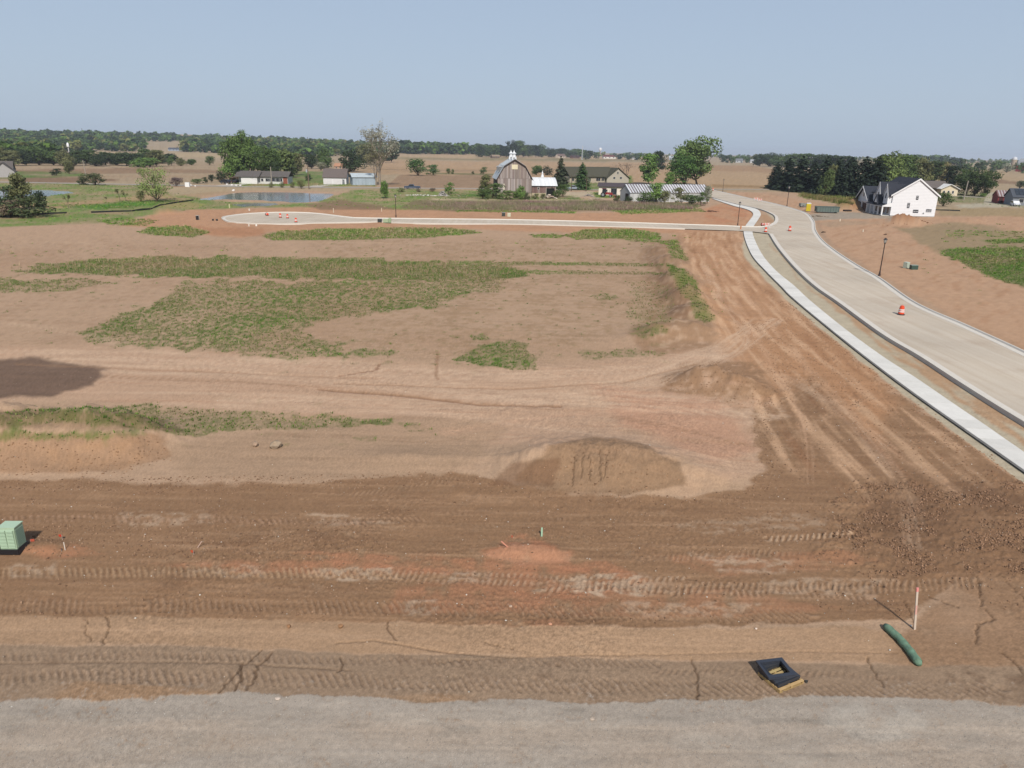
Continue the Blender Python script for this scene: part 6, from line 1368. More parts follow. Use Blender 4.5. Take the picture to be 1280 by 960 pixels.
b = MB(); b.paint(40, 40, 42); b.tube([(1.3, 0, 1.6), (1.3, 0, 2.5)], .05, 6); b.obj('exhaust', 'metal', tr)

# ================================================================== POSTS, POLES, LAMPS
def lamp(px, py, top, label):
    p = G(px, py); h, _ = size_at(p, py-top); t = thing('street_lamp', label, 'street lamp', (p.x, p.y, max(p.z, 0) if abs(p.z) > .05 else 0.0), 0, 'street lamps along the new streets')
    k = h/5.0
    if 'proto' not in LAMP:
        b = MB(); b.paint(66, 48, 44); b.lathe([(.17, -.2), (.17, .06), (.12, .1), (.11, .45), (.075, .55), (.06, 4.2), (.05, 4.25)], 10); LAMP['pole'] = b.mesh('pole', 'plastic')
        b = MB(); b.paint(40, 36, 36); b.lathe([(.06, 4.2), (.14, 4.27), (.13, 4.32)], 10); b.lathe([(.27, 4.74), (.22, 4.83), (.08, 4.93), (.03, 5.0)], 10)
        for i in range(4):
            a = i*math.pi/2; b.tube([(.12*math.cos(a), .12*math.sin(a), 4.3), (.25*math.cos(a), .25*math.sin(a), 4.76)], .018, 4)
        LAMP['frame'] = b.mesh('lantern', 'plastic')
        b = MB(); b.paint(214, 210, 200); b.lathe([(.10, 4.33), (.21, 4.74)], 10); LAMP['glass'] = b.mesh('globe', 'plastic'); LAMP['proto'] = 1
    a = link('pole', LAMP['pole'], t); a.scale = (k,)*3; c = link('lantern', LAMP['frame'], t); c.scale = (k,)*3; d = link('globe', LAMP['glass'], c)
LAMP = {}
lamp(1099.3, 343.5, 297, 'nearest street lamp, on the bare ground right of the wide street'); lamp(922, 281.8, 252, 'street lamp beside the side street corner left of the walk'); lamp(495, 271.6, 243, 'street lamp standing alone behind the side street at left')
lamp(983.5, 258.4, 232, 'street lamp against the dark pines left of the yellow toilet'); lamp(903.4, 239.5, 223.5, 'farthest street lamp where the new street meets the country road')
def pole(px, py, top, label, arm=True, can=False, col=(168, 158, 146), lean=0.0, r_=.16):
    p = G(px, py); h, _ = size_at(p, py-top); t = thing('utility_pole', label, 'utility pole', p, .15)
    t.rotation_euler = (0, lean, .15)
    b = MB(); b.paint(*col); b.tube([(0, 0, -.4), (0, 0, h)], [r_*1.3, r_], 8); b.obj('post', 'bark', t)
    if arm: b = MB(); b.paint(150, 140, 128); b.box(-1.1, 1.1, -.25, -.13, h-.9, h-.72); b.obj('crossarm', 'bark', t)
    if can: b = MB(); b.paint(178, 184, 188); b.lathe([(.3, 0), (.3, .95), (.12, 1.05)], 10, -.45, -.1, h-2.6); b.obj('transformer', 'metal', t)
    return p, h
P1 = pole(108, 221.8, 200, 'leaning pale utility pole with crossarm over the left bushes', lean=-.06); P2 = pole(340, 231.5, 208.5, 'bare utility pole before the ranch house', arm=False); P3 = pole(386.3, 236.5, 206.5, 'utility pole with grey transformer can by the pond', arm=False, can=True, col=(130, 112, 98)); pole(1204.5, 249.8, 225.5, 'utility pole before the dense round trees at right', arm=False, lean=.05)
pole(484, 250, 249, 'short wooden stub at the field corner', arm=False) if 0 else None
pole(1033, 246, 228, 'pale pole standing in the dark pine row', arm=False, col=(170, 160, 140)) if 0 else None
for x in (714, 732.6): 
    p = G(x, 239); h, _ = size_at(p, 20); t = thing('tree_trunk', 'thin %s trunk rising beside the cedar' % ('left hand' if x < 720 else 'right hand'), 'tree', p); b = MB(); b.paint(96, 82, 70); b.tube([(0, 0, -.2), (.1, 0, h*.5), (0, .05, h)], [.2, .15, .08], 6); b.obj('trunk', 'bark', t)
def wire(a, b, sag, label):
    pts = [a+(b-a)*(i/24)+Vector((0, 0, -sag*4*(i/24)*(1-i/24))) for i in range(25)]; m_ = MB(); m_.paint(70, 70, 72); m_.tube(pts, .028, 3, cap=False); o = m_.obj('overhead_wire', 'plastic'); tag(o, label, 'power line')
pA = P1[0]+Vector((0, 0, P1[1]-.8)); pB = P2[0]+Vector((0, 0, P2[1]-.2)); pC = P3[0]+Vector((0, 0, P3[1]-.2)); pD = pC+Vector((150, 45, 4)); pZ = pA+Vector((-150, -20, 0))
wire(pZ, pA, 1.2, 'overhead wire leaving the picture left of the leaning pole'); wire(pA, pB, 3.5, 'long overhead wire between the leaning pole and the ranch house pole'); wire(pB, pC, .6, 'upper overhead wire between the ranch house pole and the pond pole'); wire(pB-Vector((0, 0, 2.6)), pC-Vector((0, 0, 2.6)), .6, 'lower overhead wire between the ranch house pole and the pond pole'); wire(pC, pD, 3, 'overhead wire running right from the pole by the pond')
def mast(px, py, top, label, col=(120, 126, 134), wide=3.0):
    p = G(px, py); h, _ = size_at(p, py-top); t = thing('radio_mast', label, 'mast', p); b = MB(); b.paint(*col); w_ = wide/2
    for sx, sy in ((-1, -1), (1, -1), (0, 1)): b.tube([(sx*w_, sy*w_, -1), (sx*w_*.3, sy*w_*.3, h)], .28, 3)
    b.obj('leg', 'metal', t); c = MB(); c.paint(*col)
    for i in range(10):
        f0, f1 = i/10, (i+1)/10; s0, s1 = w_*(1-.7*f0), w_*(1-.7*f1); c.tube([(-s0, -s0, h*f0), (s1, -s1, h*f1)], .16, 3); c.tube([(s0, -s0, h*f0), (0, s1, h*f1)], .16, 3)
    c.obj('lattice', 'metal', t)
for a in ((104, 172, 160, 'lattice mast on the left skyline above the hedgerow'), (233.5, 174, 166, 'short lattice mast on the skyline right of the hill shed'), (385, 182, 171, 'lattice mast on the skyline left of the cottonwood'), (518, 187, 177, 'short lattice mast on the skyline right of the cottonwood')): mast(*a)
mast(727.5, 200, 182.5, 'tall pale mast among the far houses right of the barn', (190, 194, 198), 2.2)
# water tower and a white form made up for a bright flare
p = G(750, 196.5); h, r_ = size_at(p, 12, 1.9); t = thing('water_tower', 'white water tower on the horizon above the farmhouse', 'water tower', p)
b = MB(); b.paint(235, 235, 238); b.lathe([(r_*.1, h*.55), (r_*.7, h*.66), (r_, h*.8), (r_*.8, h*.94), (r_*.15, h)], 14); b.obj('tank', 'matte', t)
b = MB(); b.paint(200, 170, 164); b.lathe([(r_*.3, -1), (r_*.18, h*.6)], 10); b.obj('stem', 'matte', t)
p = G(86.5, 192); h, r_ = size_at(p, 14, 1.4); t = thing('flare_form', 'small white form made up for a bright flare in the wood at upper left', 'tank', p)
b = MB(); b.paint(250, 250, 250); b.lathe([(r_, h*.62), (r_*1.1, h*.8), (r_*.7, h*.95), (r_*.1, h)], 12); b.obj('tank', 'matte', t); b = MB(); b.paint(220, 220, 220); b.lathe([(r_*.3, -1), (r_*.3, h*.66)], 8); b.obj('stem', 'matte', t)  # tank and stem shapes only imitate the bright flare

# ================================================================== SITE CLUTTER
RZ = .012
def drum(px, py, top, label, tipped=False, z=RZ):
    p = G(px, py); h, _ = size_at(p, py-top); k = h/1.0 if not tipped else 1.0
    t = thing('traffic_drum', label, 'traffic drum', (p.x, p.y, z), R.uniform(0, 6), 'orange and white traffic drums on the new streets')
    if 'm' not in DR:
        b = MB(); b.paint(236, 84, 44); z0 = .08
        prof = [(.30, .08), (.29, .26), (.285, .28), (.285, .44), (.26, .46), (.26, .63), (.235, .65), (.235, .82), (.20, .84), (.19, .94), (.05, .97)]
        b.lathe(prof, 14); DR['m'] = b.mesh('body', 'plastic')
        s_ = MB(); s_.paint(238, 236, 232); s_.lathe([(.292, .29), (.29, .41)], 14); DR['s1'] = s_.mesh('stripe', 'plastic')
        s_ = MB(); s_.paint(238, 236, 232); s_.lathe([(.267, .48), (.265, .60)], 14); DR['s2'] = s_.mesh('stripe', 'plastic')
        b = MB(); b.paint(40, 38, 38); b.lathe([(.38, 0), (.38, .05), (.30, .10)], 14); DR['b'] = b.mesh('rubber_base', 'plastic')
        b = MB(); b.paint(236, 84, 44); b.tube([(-.08, 0, .95), (-.06, 0, 1.04), (.06, 0, 1.04), (.08, 0, .95)], .015, 4); DR['h'] = b.mesh('handle', 'plastic')
    bo = link('body', DR['m'], t); link('stripe', DR['s1'], bo); link('stripe', DR['s2'], bo); link('handle', DR['h'], bo); link('rubber_base', DR['b'], t)
    t.scale = (k, k, k)
    if tipped: t.rotation_euler = (math.radians(86), 0, .6); t.location.z = z+.3
DR = {}
drum(1126, 393.4, 381.5, 'orange and white traffic drum alone in the right hand lane of the wide street')
drum(333.5, 269.5, 266, 'tipped over traffic drum lying in the turning circle', True); drum(350.5, 272, 266.5, 'traffic drum in the turning circle, left of the two standing together'); drum(359.5, 272.8, 267.5, 'traffic drum in the turning circle, right of the two standing together'); drum(370, 277.8, 272, 'traffic drum nearest the front kerb of the turning circle')
drum(956.8, 290.2, 283.8, 'traffic drum at the corner where the side street meets the wide street'); drum(987, 288.8, 282.2, 'traffic drum standing in the middle of the wide street by the junction')
drum(891, 238.4, 235, 'traffic drum at the far end of the new street'); drum(952, 282.6, 279, 'tipped red traffic drum on the verge corner of the junction', True, .05)
def barricade(px, py, label, w_=2.4):
    t = thing('barricade', label, 'barricade', (*G(px, py)[:2], RZ), .2)
    for z in (.55, .85): 
        b = MB()
        for i in range(6): b.paint(*((232, 84, 50) if i % 2 else (240, 238, 234))); b.box(-w_/2+w_*i/6, -w_/2+w_*(i+1)/6, -.02, .02, z, z+.2)
        b.obj('rail', 'plastic', t)
    for x in (-w_/2+.15, w_/2-.15): b = MB(); b.paint(230, 228, 224); b.tube([(x, -.35, 0), (x, 0, 1.1)], .03, 4); b.tube([(x, .35, 0), (x, 0, 1.1)], .03, 4); b.obj('leg', 'plastic', t)
barricade(945, 251.2, 'striped barricade closing the far part of the wide street, left one', 1.8); barricade(949.5, 252.6, 'striped barricade closing the far part of the wide street, right one', 1.8); barricade(958.6, 285, 'small striped barricade leaning by the corner drum', 1.2)
# portable toilet
t = thing('portable_toilet', 'yellow portable toilet with white roof beside the dumpster', 'portable toilet', G(1009.8, 264.2), -.25)
b = MB(); b.paint(232, 206, 40); b.box(-.58, .58, -.58, .58, .12, 2.12); b.obj('cabin', 'plastic', t)
b = MB(); b.paint(50, 48, 44); b.box(.582, .61, -.48, .48, .2, 2.02); b.obj('door', 'plastic', t)
b = MB(); b.paint(240, 238, 230); b.prism([(-.62, 2.12), (-.5, 2.34), (.5, 2.34), (.62, 2.12)], -.62, .62, 'y'); b.obj('roof', 'plastic', t)
b = MB(); b.paint(60, 60, 60); b.box(-.6, .6, -.6, .6, 0, .12); b.obj('skid', 'plastic', t); b = MB(); b.paint(200, 200, 196); b.tube([(.3, .5, 2.2), (.3, .5, 2.65)], .05, 6); b.obj('vent_pipe', 'plastic', t)
for i in range(3): b = MB(); b.paint(208, 184, 36); b.box(-.5+i*.36, -.22+i*.36, -.60, -.58, .3, 1.9); b.obj('panel', 'plastic', t)
# dumpster
t = thing('dumpster', 'long grey green roll off dumpster heaped with scrap', 'dumpster', G(1033, 266), -.12)
b = MB(); b.paint(104, 118, 112)
b.prism([(-2.9, .3), (-3.1, 1.7), (-3.0, 1.7), (-2.8, .4), (2.8, .4), (3.0, 1.7), (3.1, 1.7), (2.9, .3)], -1.15, 1.15, 'y'); b.box(-3.0, 3.0, -1.2, -1.12, .3, 1.75); b.box(-3.0, 3.0, 1.12, 1.2, .3, 1.75); b.obj('body', 'matte', t)
for i in range(9): b = MB(); b.paint(90, 104, 100); x = -2.8+i*.7; b.box(x-.06, x+.06, -1.28, -1.19, .3, 1.72); b.obj('rib', 'matte', t)
b = MB(); b.paint(90, 104, 100); b.box(-3.1, 3.1, -1.3, -1.18, 1.68, 1.8); b.obj('rim', 'matte', t)
for x in (-2.4, 2.4): b = MB(); b.paint(50, 50, 50); b.tube([(x, -1.1, .15), (x, 1.1, .15)], .15, 8); b.obj('roller', 'metal', t)
for k_, (x, c, w_) in enumerate(((-1.9, (206, 190, 160), 1.8), (-.2, (196, 172, 130), 2.2), (1.5, (214, 208, 198), 1.6), (.6, (176, 150, 110), 2.6))):
    s = thing('scrap_board', ('pale board at the left end of the dumpster heap', 'long tan board across the middle of the dumpster heap', 'white panel at the right end of the dumpster heap', 'brown plank slanting over the dumpster heap')[k_], 'board', t.location+Vector((x, 0, 1.35)), R.uniform(-.5, .5)); s.rotation_euler = (R.uniform(-.2, .2), R.uniform(-.25, .25), R.uniform(-.5, .5))
    b = MB(); b.paint(*c); b.box(-w_/2, w_/2, -.45, .45, 0, .06); b.box(-w_/2, w_/2, -.4, -.3, .06, .12); b.obj('board', 'rough', s)
t = thing('gas_tank', 'small grey machine beside the portable toilet', 'machine', G(1002.5, 259), .3); b = MB(); b.paint(140, 144, 138); b.box(-.9, .9, -.5, .5, .3, 1.2); b.obj('housing', 'matte', t); b = MB(); b.paint(60, 60, 60); b.box(1.0, 1.7, -.4, .4, .2, 1.0); b.obj('engine', 'matte', t)
for s_ in (-1, 1): wheel(t, 0, s_*.6, .3, .2)
t = thing('pallet_stack', 'flat stack of dark tiles on the drive left of the white house', 'pallet', G(1059, 264.4), .1); b = MB(); b.paint(58, 50, 46); b.box(-1, 1, -.6, .6, .12, .5); b.obj('load', 'rough', t); b = MB(); b.paint(120, 96, 66); b.box(-1.05, 1.05, -.65, .65, 0, .12); b.obj('base', 'rough', t)
# small cable pedestals and boxes
def box_unit(px, py, w_, d, h, col, label, cat='utility box', rz=0.0, lid=None, louvres=0, base=None, pale=None, name='utility_box', z=None):
    p = G(px, py); t = thing(name, label, cat, p, rz); z0 = .0
    if base: b = MB(); b.paint(*base[0]); b.prism([(-w_/2-base[1], 0), (-w_/2-base[1]*.3, base[2]), (w_/2+base[1]*.3, base[2]), (w_/2+base[1], 0)], -d/2-base[1], d/2+base[1], 'y'); b.obj('base', 'plastic', t); z0 = base[2]
    b = MB(); b.paint(*col); hh = h*.88
    b.prism([(-d/2, z0), (-d/2+.02, z0+hh), (-d/2+.08, z0+h), (d/2-.03, z0+h), (d/2, z0+hh), (d/2, z0)], -w_/2, w_/2, 'x'); b.obj('cabinet', 'plastic', t)
    l = MB(); l.paint(*(lid or tuple(min(255, q+18) for q in col))); l.box(-w_/2-.02, w_/2+.02, -d/2+.03, d/2+.02, z0+h-.03, z0+h+.015); l.obj('lid', 'plastic', t)
    for i in range(louvres):
        for half in (-1, 1):
            zz_ = z0+.07+i*(h*.84)/louvres; q = MB(); q.paint(*tuple(min(255, k+8) for k in col)); xa, xb = sorted((half*.02, half*(w_/2-.04)))
            q.prism([(-d/2-.005, zz_), (-d/2-.035, zz_+.012), (-d/2-.005, zz_+h*.5/louvres)], xa, xb, 'x'); q.obj('slat', 'plastic', t)
        q = MB(); q.paint(*tuple(k*.9 for k in col)); q.prism([(w_/2+.002, z0+.07+i*(h*.84)/louvres), (w_/2+.03, z0+.08+i*(h*.84)/louvres), (w_/2+.002, z0+.07+(i+.5)*(h*.84)/louvres)], -d/2+.04, d/2-.04, 'y'); q.obj('slat', 'plastic', t)
    return t
t1 = box_unit(18.5, 687.5, .62, .55, .88, (166, 190, 160), 'pale green ribbed transformer cabinet on a black base at the left picture edge', 'transformer box', .03, louvres=12, base=((34, 34, 38), .07, .2), name='transformer_box')
t2 = box_unit(-6.5, 689, .45, .45, .78, (158, 186, 148), 'narrow green pedestal cut by the left picture edge', 'utility box', 0, base=((120, 140, 112), .03, .06), name='utility_pedestal')
box_unit(1132.5, 335, .62, .62, .82, (186, 196, 178), 'tall pale green box of the pair right of the nearest lamp', 'transformer box', .5, name='transformer_box')
box_unit(1141.8, 336.8, .95, .6, .62, (62, 84, 74), 'low dark green box of the pair right of the nearest lamp', 'transformer box', .05, name='transformer_box', lid=(150, 162, 148))
box_unit(474.8, 277.8, .85, .7, .72, (52, 56, 54), 'black box on the front verge of the side street', 'utility box', 0, lid=(120, 124, 120)); box_unit(482.5, 278, 1.1, .6, .75, (166, 182, 148), 'pale green box right of the black one on the side street verge', 'utility box', 0); box_unit(487.5, 278.2, .5, .5, .95, (150, 172, 134), 'taller pale green pedestal on the side street verge', 'utility box', 0)
box_unit(629.4, 270.3, .8, .6, .9, (58, 64, 58), 'dark utility box behind the side street kerb below the barn', 'utility box', 0, lid=(140, 144, 138)); box_unit(636.3, 270.6, .75, .6, .8, (206, 204, 178), 'cream utility box behind the side street kerb below the barn', 'utility box', 0)
box_unit(246.8, 274.8, .45, .4, .9, (34, 34, 34), 'small black box on the clay left of the turning circle', 'utility box', 0, lid=(220, 214, 200)); box_unit(248.6, 274.6, .2, .3, .85, (226, 220, 206), 'thin cream post beside the small black box', 'utility box', 0)
box_unit(266.3, 275.8, .3, .3, .35, (50, 46, 42), 'left of two low dark stubs by the turning circle', 'stub', 0, name='pipe_stub'); box_unit(271.2, 276, .36, .3, .35, (56, 50, 46), 'right of two low dark stubs by the turning circle', 'stub', 0, name='pipe_stub')
box_unit(234.8, 233.6, 1.6, 1.0, 1.6, (240, 240, 238), 'white utility box on the country road verge left of the ranch house', 'utility box', 0)
def stake(px, py, h, label, col=(222, 206, 184), w_=.04, top=None, lean=(0, 0), name='survey_stake', rz=0.2):
    t = thing(name, label, 'stake', G(px, py), rz); t.rotation_euler = (lean[0], lean[1], rz)
    b = MB(); b.paint(*col); b.box(-w_/2, w_/2, -w_*.2, w_*.2, -.15, h); b.obj('lath', 'matte', t)
    if top: b = MB(); b.paint(*top[0]); b.box(-w_/2-.004, w_/2+.004, -w_*.2-.004, w_*.2+.004, h-top[1], h+.003); b.obj('paint_band', 'matte', t)
    return t
st = stake(1143.2, 787, 1.66, 'tall pale lath stake with pink top standing right of the green erosion log', (214, 196, 178), .075, ((232, 150, 142), .14), (0, -.15))
b = MB(); b.paint(222, 172, 158); b.box(-.032, .032, -.021, -.017, .62, .98); b.obj('writing', 'matte', st)
stake(677, 671, .42, 'short mint green stake on the orange clay mound', (172, 206, 176), .07); stake(635, 684, .40, 'pinkish stake leaning left on the orange clay mound', (214, 150, 126), .05, None, (0, -.75))
stake(640, 672, .10, 'tiny red peg beside the leaning stake', (210, 84, 60), .03)
stake(81.5, 687.5, .34, 'thin white stake among orange paint marks by the transformer', (226, 214, 200), .03)
stake(246, 686, .38, 'thin stick leaning over the orange flag on the brown ground', (206, 176, 160), .03, None, (0, .6))
for a in ((287, 260, 1.0, 'pale tall stub on the grass edge behind the turning circle', (196, 190, 150), .28), (311.7, 263.5, .5, 'white stub behind the turning circle', (220, 210, 196), .3), (311.3, 283, .55, 'thin white marker before the turning circle', (224, 216, 204), .18), (320.5, 282.6, .35, 'short white marker before the turning circle', (240, 236, 228), .3),
          (1049.8, 276.6, .55, 'left white peg on the clay plot right of the street', (234, 222, 200), .22), (1078.6, 290, .5, 'right white peg on the clay plot right of the street', (224, 212, 192), .2), (925.8, 286.6, .7, 'orange brown marker post on the side street crossing', (200, 130, 80), .25), (417, 266, 1.1, 'pale marker post behind the side street', (200, 186, 166), .2), (477, 264.5, .9, 'second pale marker post behind the side street', (204, 186, 164), .18)):
    stake(a[0], a[1], a[2], a[3], a[4], a[5], name='marker_post')
def flag(px, py, label, col=(206, 66, 44), h=.22):
    t = thing('pin_flag', label, 'flag', G(px, py), R.uniform(0, 3)); b = MB(); b.paint(200, 196, 190); b.tube([(0, 0, -.05), (.02, 0, h)], .005, 4); b.obj('wire', 'metal', t)
    b = MB(); b.paint(*col); b.add([(.02, 0, h), (.15, .03, h-.02), (.15, .02, h-.12), (.02, 0, h-.10), (.02, .01, h), (.15, .04, h-.02), (.15, .03, h-.12), (.02, .01, h-.10)], [(0, 1, 2, 3), (7, 6, 5, 4)]); b.obj('flag', 'matte', t)
flag(37.5, 678, 'small red flag standing in for red ground paint by the transformer base', (190, 90, 66), .13); flag(78.5, 675.5, 'small red flag behind the thin white stake', h=.26); flag(77, 689.5, 'orange red flag lying low before the thin white stake', (214, 90, 60), .12); flag(242.5, 693.5, 'orange flag alone on the brown ground right of the transformer', (214, 92, 54), .18)  # first flag is a stand-in for red paint on the ground
def rock(px, py, w_, h, col, label, cat='boulder', seed=0):
    r = np.random.RandomState(seed); p = G(px, py); V, F = clod(seed); bm_v = V.copy(); me = bpy.data.meshes.new('rock')
    import bmesh
    bm = bmesh.new(); vs = [bm.verts.new(v) for v in bm_v]; [bm.faces.new([vs[i] for i in f]) for f in F]
    bmesh.ops.subdivide_edges(bm, edges=bm.edges, cuts=2, use_grid_fill=True, smooth=.6)
    for v in bm.verts: v.co *= 1+r.uniform(-.05, .05); v.co.x *= w_/2; v.co.y *= w_*.4; v.co.z *= h*.75
    bm.to_mesh(me); bm.free(); at = me.color_attributes.new('Col', 'FLOAT_COLOR', 'POINT'); c = np.ones((len(me.vertices), 4), np.float32); c[:, :3] = lin(col)*r.uniform(.85, 1.1, (len(me.vertices), 1)); at.data.foreach_set('color', c.ravel())
    me.materials.append(MT['rough']); o = link('rock', me); o.location = (p.x, p.y, p.z+h*.3); tag(o, label, cat)
rock(319, 558, .42, .36, (176, 150, 128), 'smaller of two tan boulders behind the brown ground at left', seed=3); rock(345.5, 558.5, .78, .50, (166, 146, 124), 'larger flat topped boulder right of the small tan one', seed=4)
rock(361, 784, .16, .13, (160, 120, 88), 'round brown stone on the shoulder, left of two', 'stone', 5); rock(426, 784, .20, .15, (152, 116, 86), 'brown stone on the shoulder, right of two', 'stone', 6); rock(688, 781, .15, .10, (214, 160, 130), 'pale pinkish stone on the shoulder in the middle', 'stone', 7)
rock(945, 786.5, .10, .08, (226, 206, 190), 'small pale stone left above the pallet', 'stone', 8); rock(348, 873.5, .20, .06, (206, 188, 172), 'flat whitish stone at the gravel edge', 'stone', 9); rock(1138.5, 782.5, .10, .07, (230, 224, 216), 'white stone at the foot of the tall stake', 'stone', 10); rock(1112, 813, .06, .05, (226, 222, 216), 'tiny white stone left of the green erosion log', 'stone', 11)
rock(740, 899, .16, .04, (196, 178, 160), 'pale flat stone on the gravel road', 'stone', 12); rock(638, 758.5, .15, .09, (196, 168, 146), 'tan stone on the brown tracks near the middle', 'stone', 13)
for i, (x, y, w_) in enumerate(((290, 231.8, 1.0), (295.5, 232, 1.1), (300.5, 232.2, 1.1), (284, 230.8, .9), (292, 238.3, 1.2), (244, 232.6, .8), (239, 231.8, .7))): rock(x, y+.6, w_, .8, (236, 232, 226), 'white landscape rock near the ranch house drive', 'rock', 20+i)
k_ = 0
for o in [o for o in COL.objects if o.get('label') == 'white landscape rock near the ranch house drive']: o['label'] = ('first of three white rocks edging the ranch house drive', 'second of three white rocks edging the ranch house drive', 'third of three white rocks edging the ranch house drive', 'white rock nearest the parked dark car', 'white rock low on the pond bank', 'white rock right of the white utility box', 'small white rock beside the white utility box')[k_]; o['group'] = 'white rocks by the ranch house'; k_ += 1
# rubble and debris by the farm
def heap(px, py, w_, h, cols, label, n=40, sz=.5, seed=0, dx=0.0, cat='rubble'):
    p = G(px, py); r = np.random.RandomState(seed); pos = np.stack([p.x+r.normal(0, w_/4, n), p.y+r.normal(0, .6+dx, n), np.zeros(n)], -1)
    pos[:, 2] = p.z+h*np.exp(-((pos[:, 0]-p.x)/(w_/3))**2)*r.uniform(0, .8, n)
    o = scatter('rubble_heap', *clod(seed), pos, np.stack([r.uniform(.4, 1.3, n), r.uniform(.4, 1.2, n), r.uniform(.25, .6, n)], -1)*sz, r.uniform(0, 6, n), np.array([lin(cols[i % len(cols)]) for i in range(n)]), 'rough'); tag(o, label, cat)
heap(553.5, 245, 3.2, 2.0, [(226, 220, 214), (190, 184, 176), (150, 146, 142)], 'heap of white broken concrete beside the lime green bush', 60, .55, 31); heap(530, 244.5, 14, .3, [(214, 206, 196), (232, 228, 222), (170, 160, 146)], 'low strip of pale rubble left of the white concrete heap', 90, .4, 32, .3)
heap(687, 248, 4.5, 1.6, [(190, 168, 148), (214, 198, 182), (150, 130, 112)], 'heap of old boards and stone under the barn lean-to', 70, .5, 33); heap(659, 249.6, .8, .3, [(240, 236, 226)], 'white sack lying in the weeds before the barn', 4, .35, 34, -.5, 'sack'); heap(607, 248.6, .8, .3, [(224, 216, 206)], 'pale rock in the grass left of the barn', 4, .3, 35, -.5, 'rock')
heap(735, 245.6, 3.2, 1.2, [(158, 152, 150), (140, 134, 132), (176, 170, 166)], 'pile of grey gravel on the farm yard', 160, .22, 36, .4, 'gravel pile'); heap(746, 249, 5, .6, [(204, 190, 170), (184, 168, 148)], 'low pale gravel pile below the tractor', 120, .22, 37, .3, 'gravel pile')
heap(888, 264.5, 4, .4, [(120, 92, 78), (150, 116, 96), (96, 74, 62)], 'dark scrap lying on the clay by the striped shed', 34, .35, 38); heap(1022, 270.5, 3.4, .3, [(150, 132, 110), (120, 104, 86)], 'scatter of boards on the clay before the dumpster', 26, .3, 39); heap(1030, 290.5, .8, .2, [(70, 56, 50)], 'small dark lump on the clay right of the street', 5, .25, 40, -.4, 'lump'); heap(1106.5, 293.5, .9, .3, [(110, 84, 70)], 'brown lump on the clay plot above the nearest lamp', 6, .28, 41, -.4, 'lump')
# silt fences
def silt(P, h, label):
    pts = [G(a, b) for a, b in P]; t = thing('silt_fence', label, 'fence', pts[0]); q = []
    for a, b in zip(pts[:-1], pts[1:]):
        n = max(1, int((b-a).length/2.2)); q += [a+(b-a)*(i/n) for i in range(n)]
    q.append(pts[-1]); o0 = pts[0]; b = MB(); b.paint(38, 40, 40)
    hh = [h*R.uniform(.55, 1) for _ in q]
    for i in range(len(q)-1):
        a, c = q[i]-o0, q[i+1]-o0; b.quad((a.x, a.y, a.z-.1), (c.x, c.y, c.z-.1), (c.x, c.y, c.z+hh[i+1]), (a.x, a.y, a.z+hh[i]), .02)
    b.obj('fabric', 'matte', t)
    for i in range(0, len(q), 2): a = q[i]-o0; s = MB(); s.paint(150, 130, 100); s.box(a.x-.03, a.x+.03, a.y-.05, a.y-.0, a.z-.2, a.z+hh[i]+.12); s.obj('post', 'rough', t)
silt([(-60, 275), (0, 271.8), (30, 269.6), (62, 267.6), (84, 266.6)], .5, 'black silt fence along the grass at the far left edge'); silt([(114, 266.2), (140, 265.2), (165, 264.4), (188, 262), (200, 257.2), (222, 253.6), (242, 250.6)], .45, 'long black silt fence climbing from the meadow towards the willow')
silt([(1160, 262.5), (1200, 264)], .45, 'low dark silt fence right of the white house')
# green erosion log
a, b_ = G(1105.5, 785), G(1150.5, 834); t = thing('erosion_log', 'green mesh erosion log lying on the dirt beside the tall stake', 'erosion log', a)
d = b_-a; n = 16; pts = []; rad = []
side = Vector((-d.y, d.x, 0)).normalized()
for i in range(n+1):
    f = i/n; pts.append(d*f+side*(.10*math.sin(f*3.0+.3)-.03)+Vector((0, 0, .105+R.uniform(-.008, .008)))); rad.append((.13+R.uniform(-.010, .010))*(1 if 0 < i < n else .6))
b = MB(); b.paint(112, 142, 118); b.tube(pts, rad, 12); lo = b.obj('sock', 'matte', t, smooth=True)
me = lo.data; at = me.color_attributes['Col']
for i, v in enumerate(me.vertices):
    k = .75+.5*float(noise(np.array([v.co.x*7]), np.array([v.co.y*7+v.co.z*9]), 5)[0]+.5); c_ = at.data[i].color; at.data[i].color = (c_[0]*k*1.0, c_[1]*k, c_[2]*k, 1)
for i in range(1, n, 2):
    c = pts[i]; rr_ = []; ax = (pts[i+1]-pts[i-1]).normalized(); u = ax.cross(Vector((0, 0, 1))).normalized(); w__ = u.cross(ax)
    ring = [c+(u*math.cos(q*.5236)+w__*math.sin(q*.5236))*(rad[i]+.004)+ax*.05*math.sin(q*.5236) for q in range(13)]
    s = MB(); s.paint(120, 140, 112); s.tube(ring, .006, 3, cap=False); s.obj('tie', 'matte', t)
s = MB(); s.paint(190, 178, 140)
for i in range(14): q = pts[0]+Vector((R.uniform(-.08, .08), R.uniform(-.08, .08), R.uniform(-.05, .05))); s.tube([tuple(q), tuple(q-d.normalized()*R.uniform(.04, .12)+Vector((R.uniform(-.05, .05), R.uniform(-.05, .05), R.uniform(-.03, .04))))], .004, 3)
tag(s.obj('straw', 'rough', t), kind='stuff')
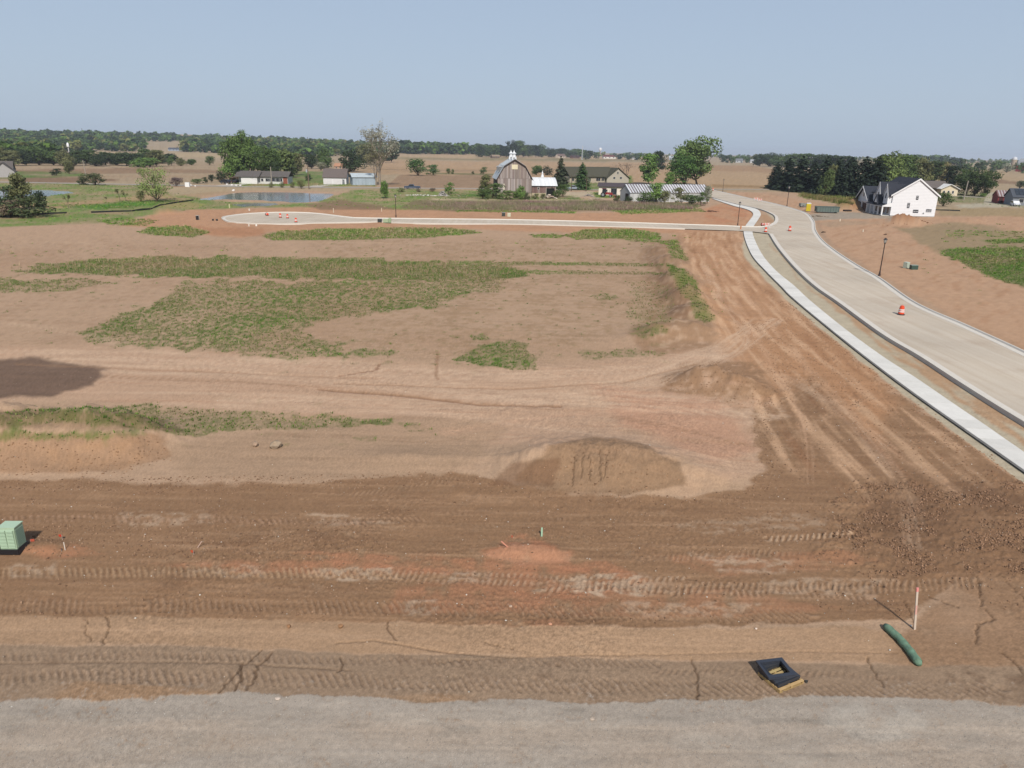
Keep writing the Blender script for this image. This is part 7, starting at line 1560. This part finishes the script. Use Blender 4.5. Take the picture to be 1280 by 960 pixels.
# pallet with stacked black frames
c = [G(944.8, 845), G(976.3, 866), G(1006.5, 853.5)]; ux_ = (c[2]-c[1]); uy_ = (c[0]-c[1]); Wp, Dp = ux_.length, uy_.length; org_ = (c[0]+c[2])/2
t = thing('pallet', 'yellow wooden pallet on the dirt carrying stacked black frames', 'pallet', (org_.x, org_.y, org_.z), math.atan2(ux_.y, ux_.x)); W_, D_ = Wp, Dp
skew = ux_.normalized().dot(uy_.normalized())
for i in range(7): s = MB(); s.paint(196+R.uniform(-8, 8), 168, 120); y0 = -D_/2+.0+i*(D_-.08)/6; s.box(-W_/2, W_/2, y0, y0+.08, .10, .12); s.obj('slat', 'rough', t)
for x in (-W_/2+.03, 0, W_/2-.03): s = MB(); s.paint(184, 154, 106); s.box(x-.03, x+.03, -D_/2, D_/2, .02, .10); s.obj('runner', 'rough', t)
for i in range(3): s = MB(); s.paint(178, 150, 104); y0 = (-D_/2, -.05, D_/2-.1)[i]; s.box(-W_/2, W_/2, y0, y0+.1, .0, .02); s.obj('bottom_slat', 'rough', t)
def frame_obj(z, rz, dx, dy, w_, d, label, th=.075, col=(52, 56, 64), tilt=0.0):
    o = thing('plastic_frame', label, 'frame', t.location+Matrix.Rotation(t.rotation_euler.z, 3, 'Z')@Vector((dx, dy, z)), t.rotation_euler.z+rz); o.rotation_euler = (tilt, tilt*.6, t.rotation_euler.z+rz)
    bw_ = .12; b = MB(); b.paint(*col)
    for (x0, x1, y0, y1) in ((-w_/2, w_/2, -d/2, -d/2+bw_), (-w_/2, w_/2, d/2-bw_, d/2), (-w_/2, -w_/2+bw_, -d/2+bw_, d/2-bw_), (w_/2-bw_, w_/2, -d/2+bw_, d/2-bw_)): b.box(x0, x1, y0, y1, 0, th)
    b.obj('ring', 'plastic', o); b = MB(); b.paint(*[q*.8 for q in col])
    b.box(-w_/2-.012, w_/2+.012, -d/2-.012, d/2+.012, -.002, .022) if 0 else b.box(-w_/2+bw_-.03, -w_/2+bw_, -d/2+bw_, d/2-bw_, th-.02, th+.012); b.obj('inner_lip', 'plastic', o)
    b = MB(); b.paint(*[q*1.15 for q in col]); b.box(-w_/2, w_/2, -d/2-.008, -d/2, .01, .03); b.obj('edge_rib', 'plastic', o)
frame_obj(.122, .02, -.02, .06, W_*.93, D_*.90, 'lowest black plastic frame lying square on the pallet', .10)
frame_obj(.224, -.05, -.06, .10, W_*.90, D_*.86, 'middle black plastic frame, slightly shifted on the stack', .07, (60, 64, 72))
frame_obj(.302, -.26, -.12, .14, W_*.90, D_*.88, 'topmost black plastic frame, turned askew on the stack', .07, (56, 60, 70), .02)
box_unit(1008, 853.4, .05, .05, .05, (46, 44, 40), 'small dark lump beside the right corner of the pallet', 'lump', name='dirt_lump')
place_labels()

# ================================================================== AIR
hz = MB(); hz.box(-9000, 9000, -600, 15500, -14, 95); hz.v = hz.v
me = hz.mesh('haze', 'matte'); me.materials.clear()
hm_ = bpy.data.materials.new('haze_air'); hm_.use_nodes = True; n = hm_.node_tree.nodes; n.clear(); oo = n.new('ShaderNodeOutputMaterial'); pv = n.new('ShaderNodeVolumePrincipled')
pv.inputs['Color'].default_value = (.84, .90, 1, 1); pv.inputs['Density'].default_value = .00011; pv.inputs['Anisotropy'].default_value = .2
hm_.node_tree.links.new(pv.outputs[0], oo.inputs['Volume']); me.materials.append(hm_); tag(link('haze', me), kind='stuff')
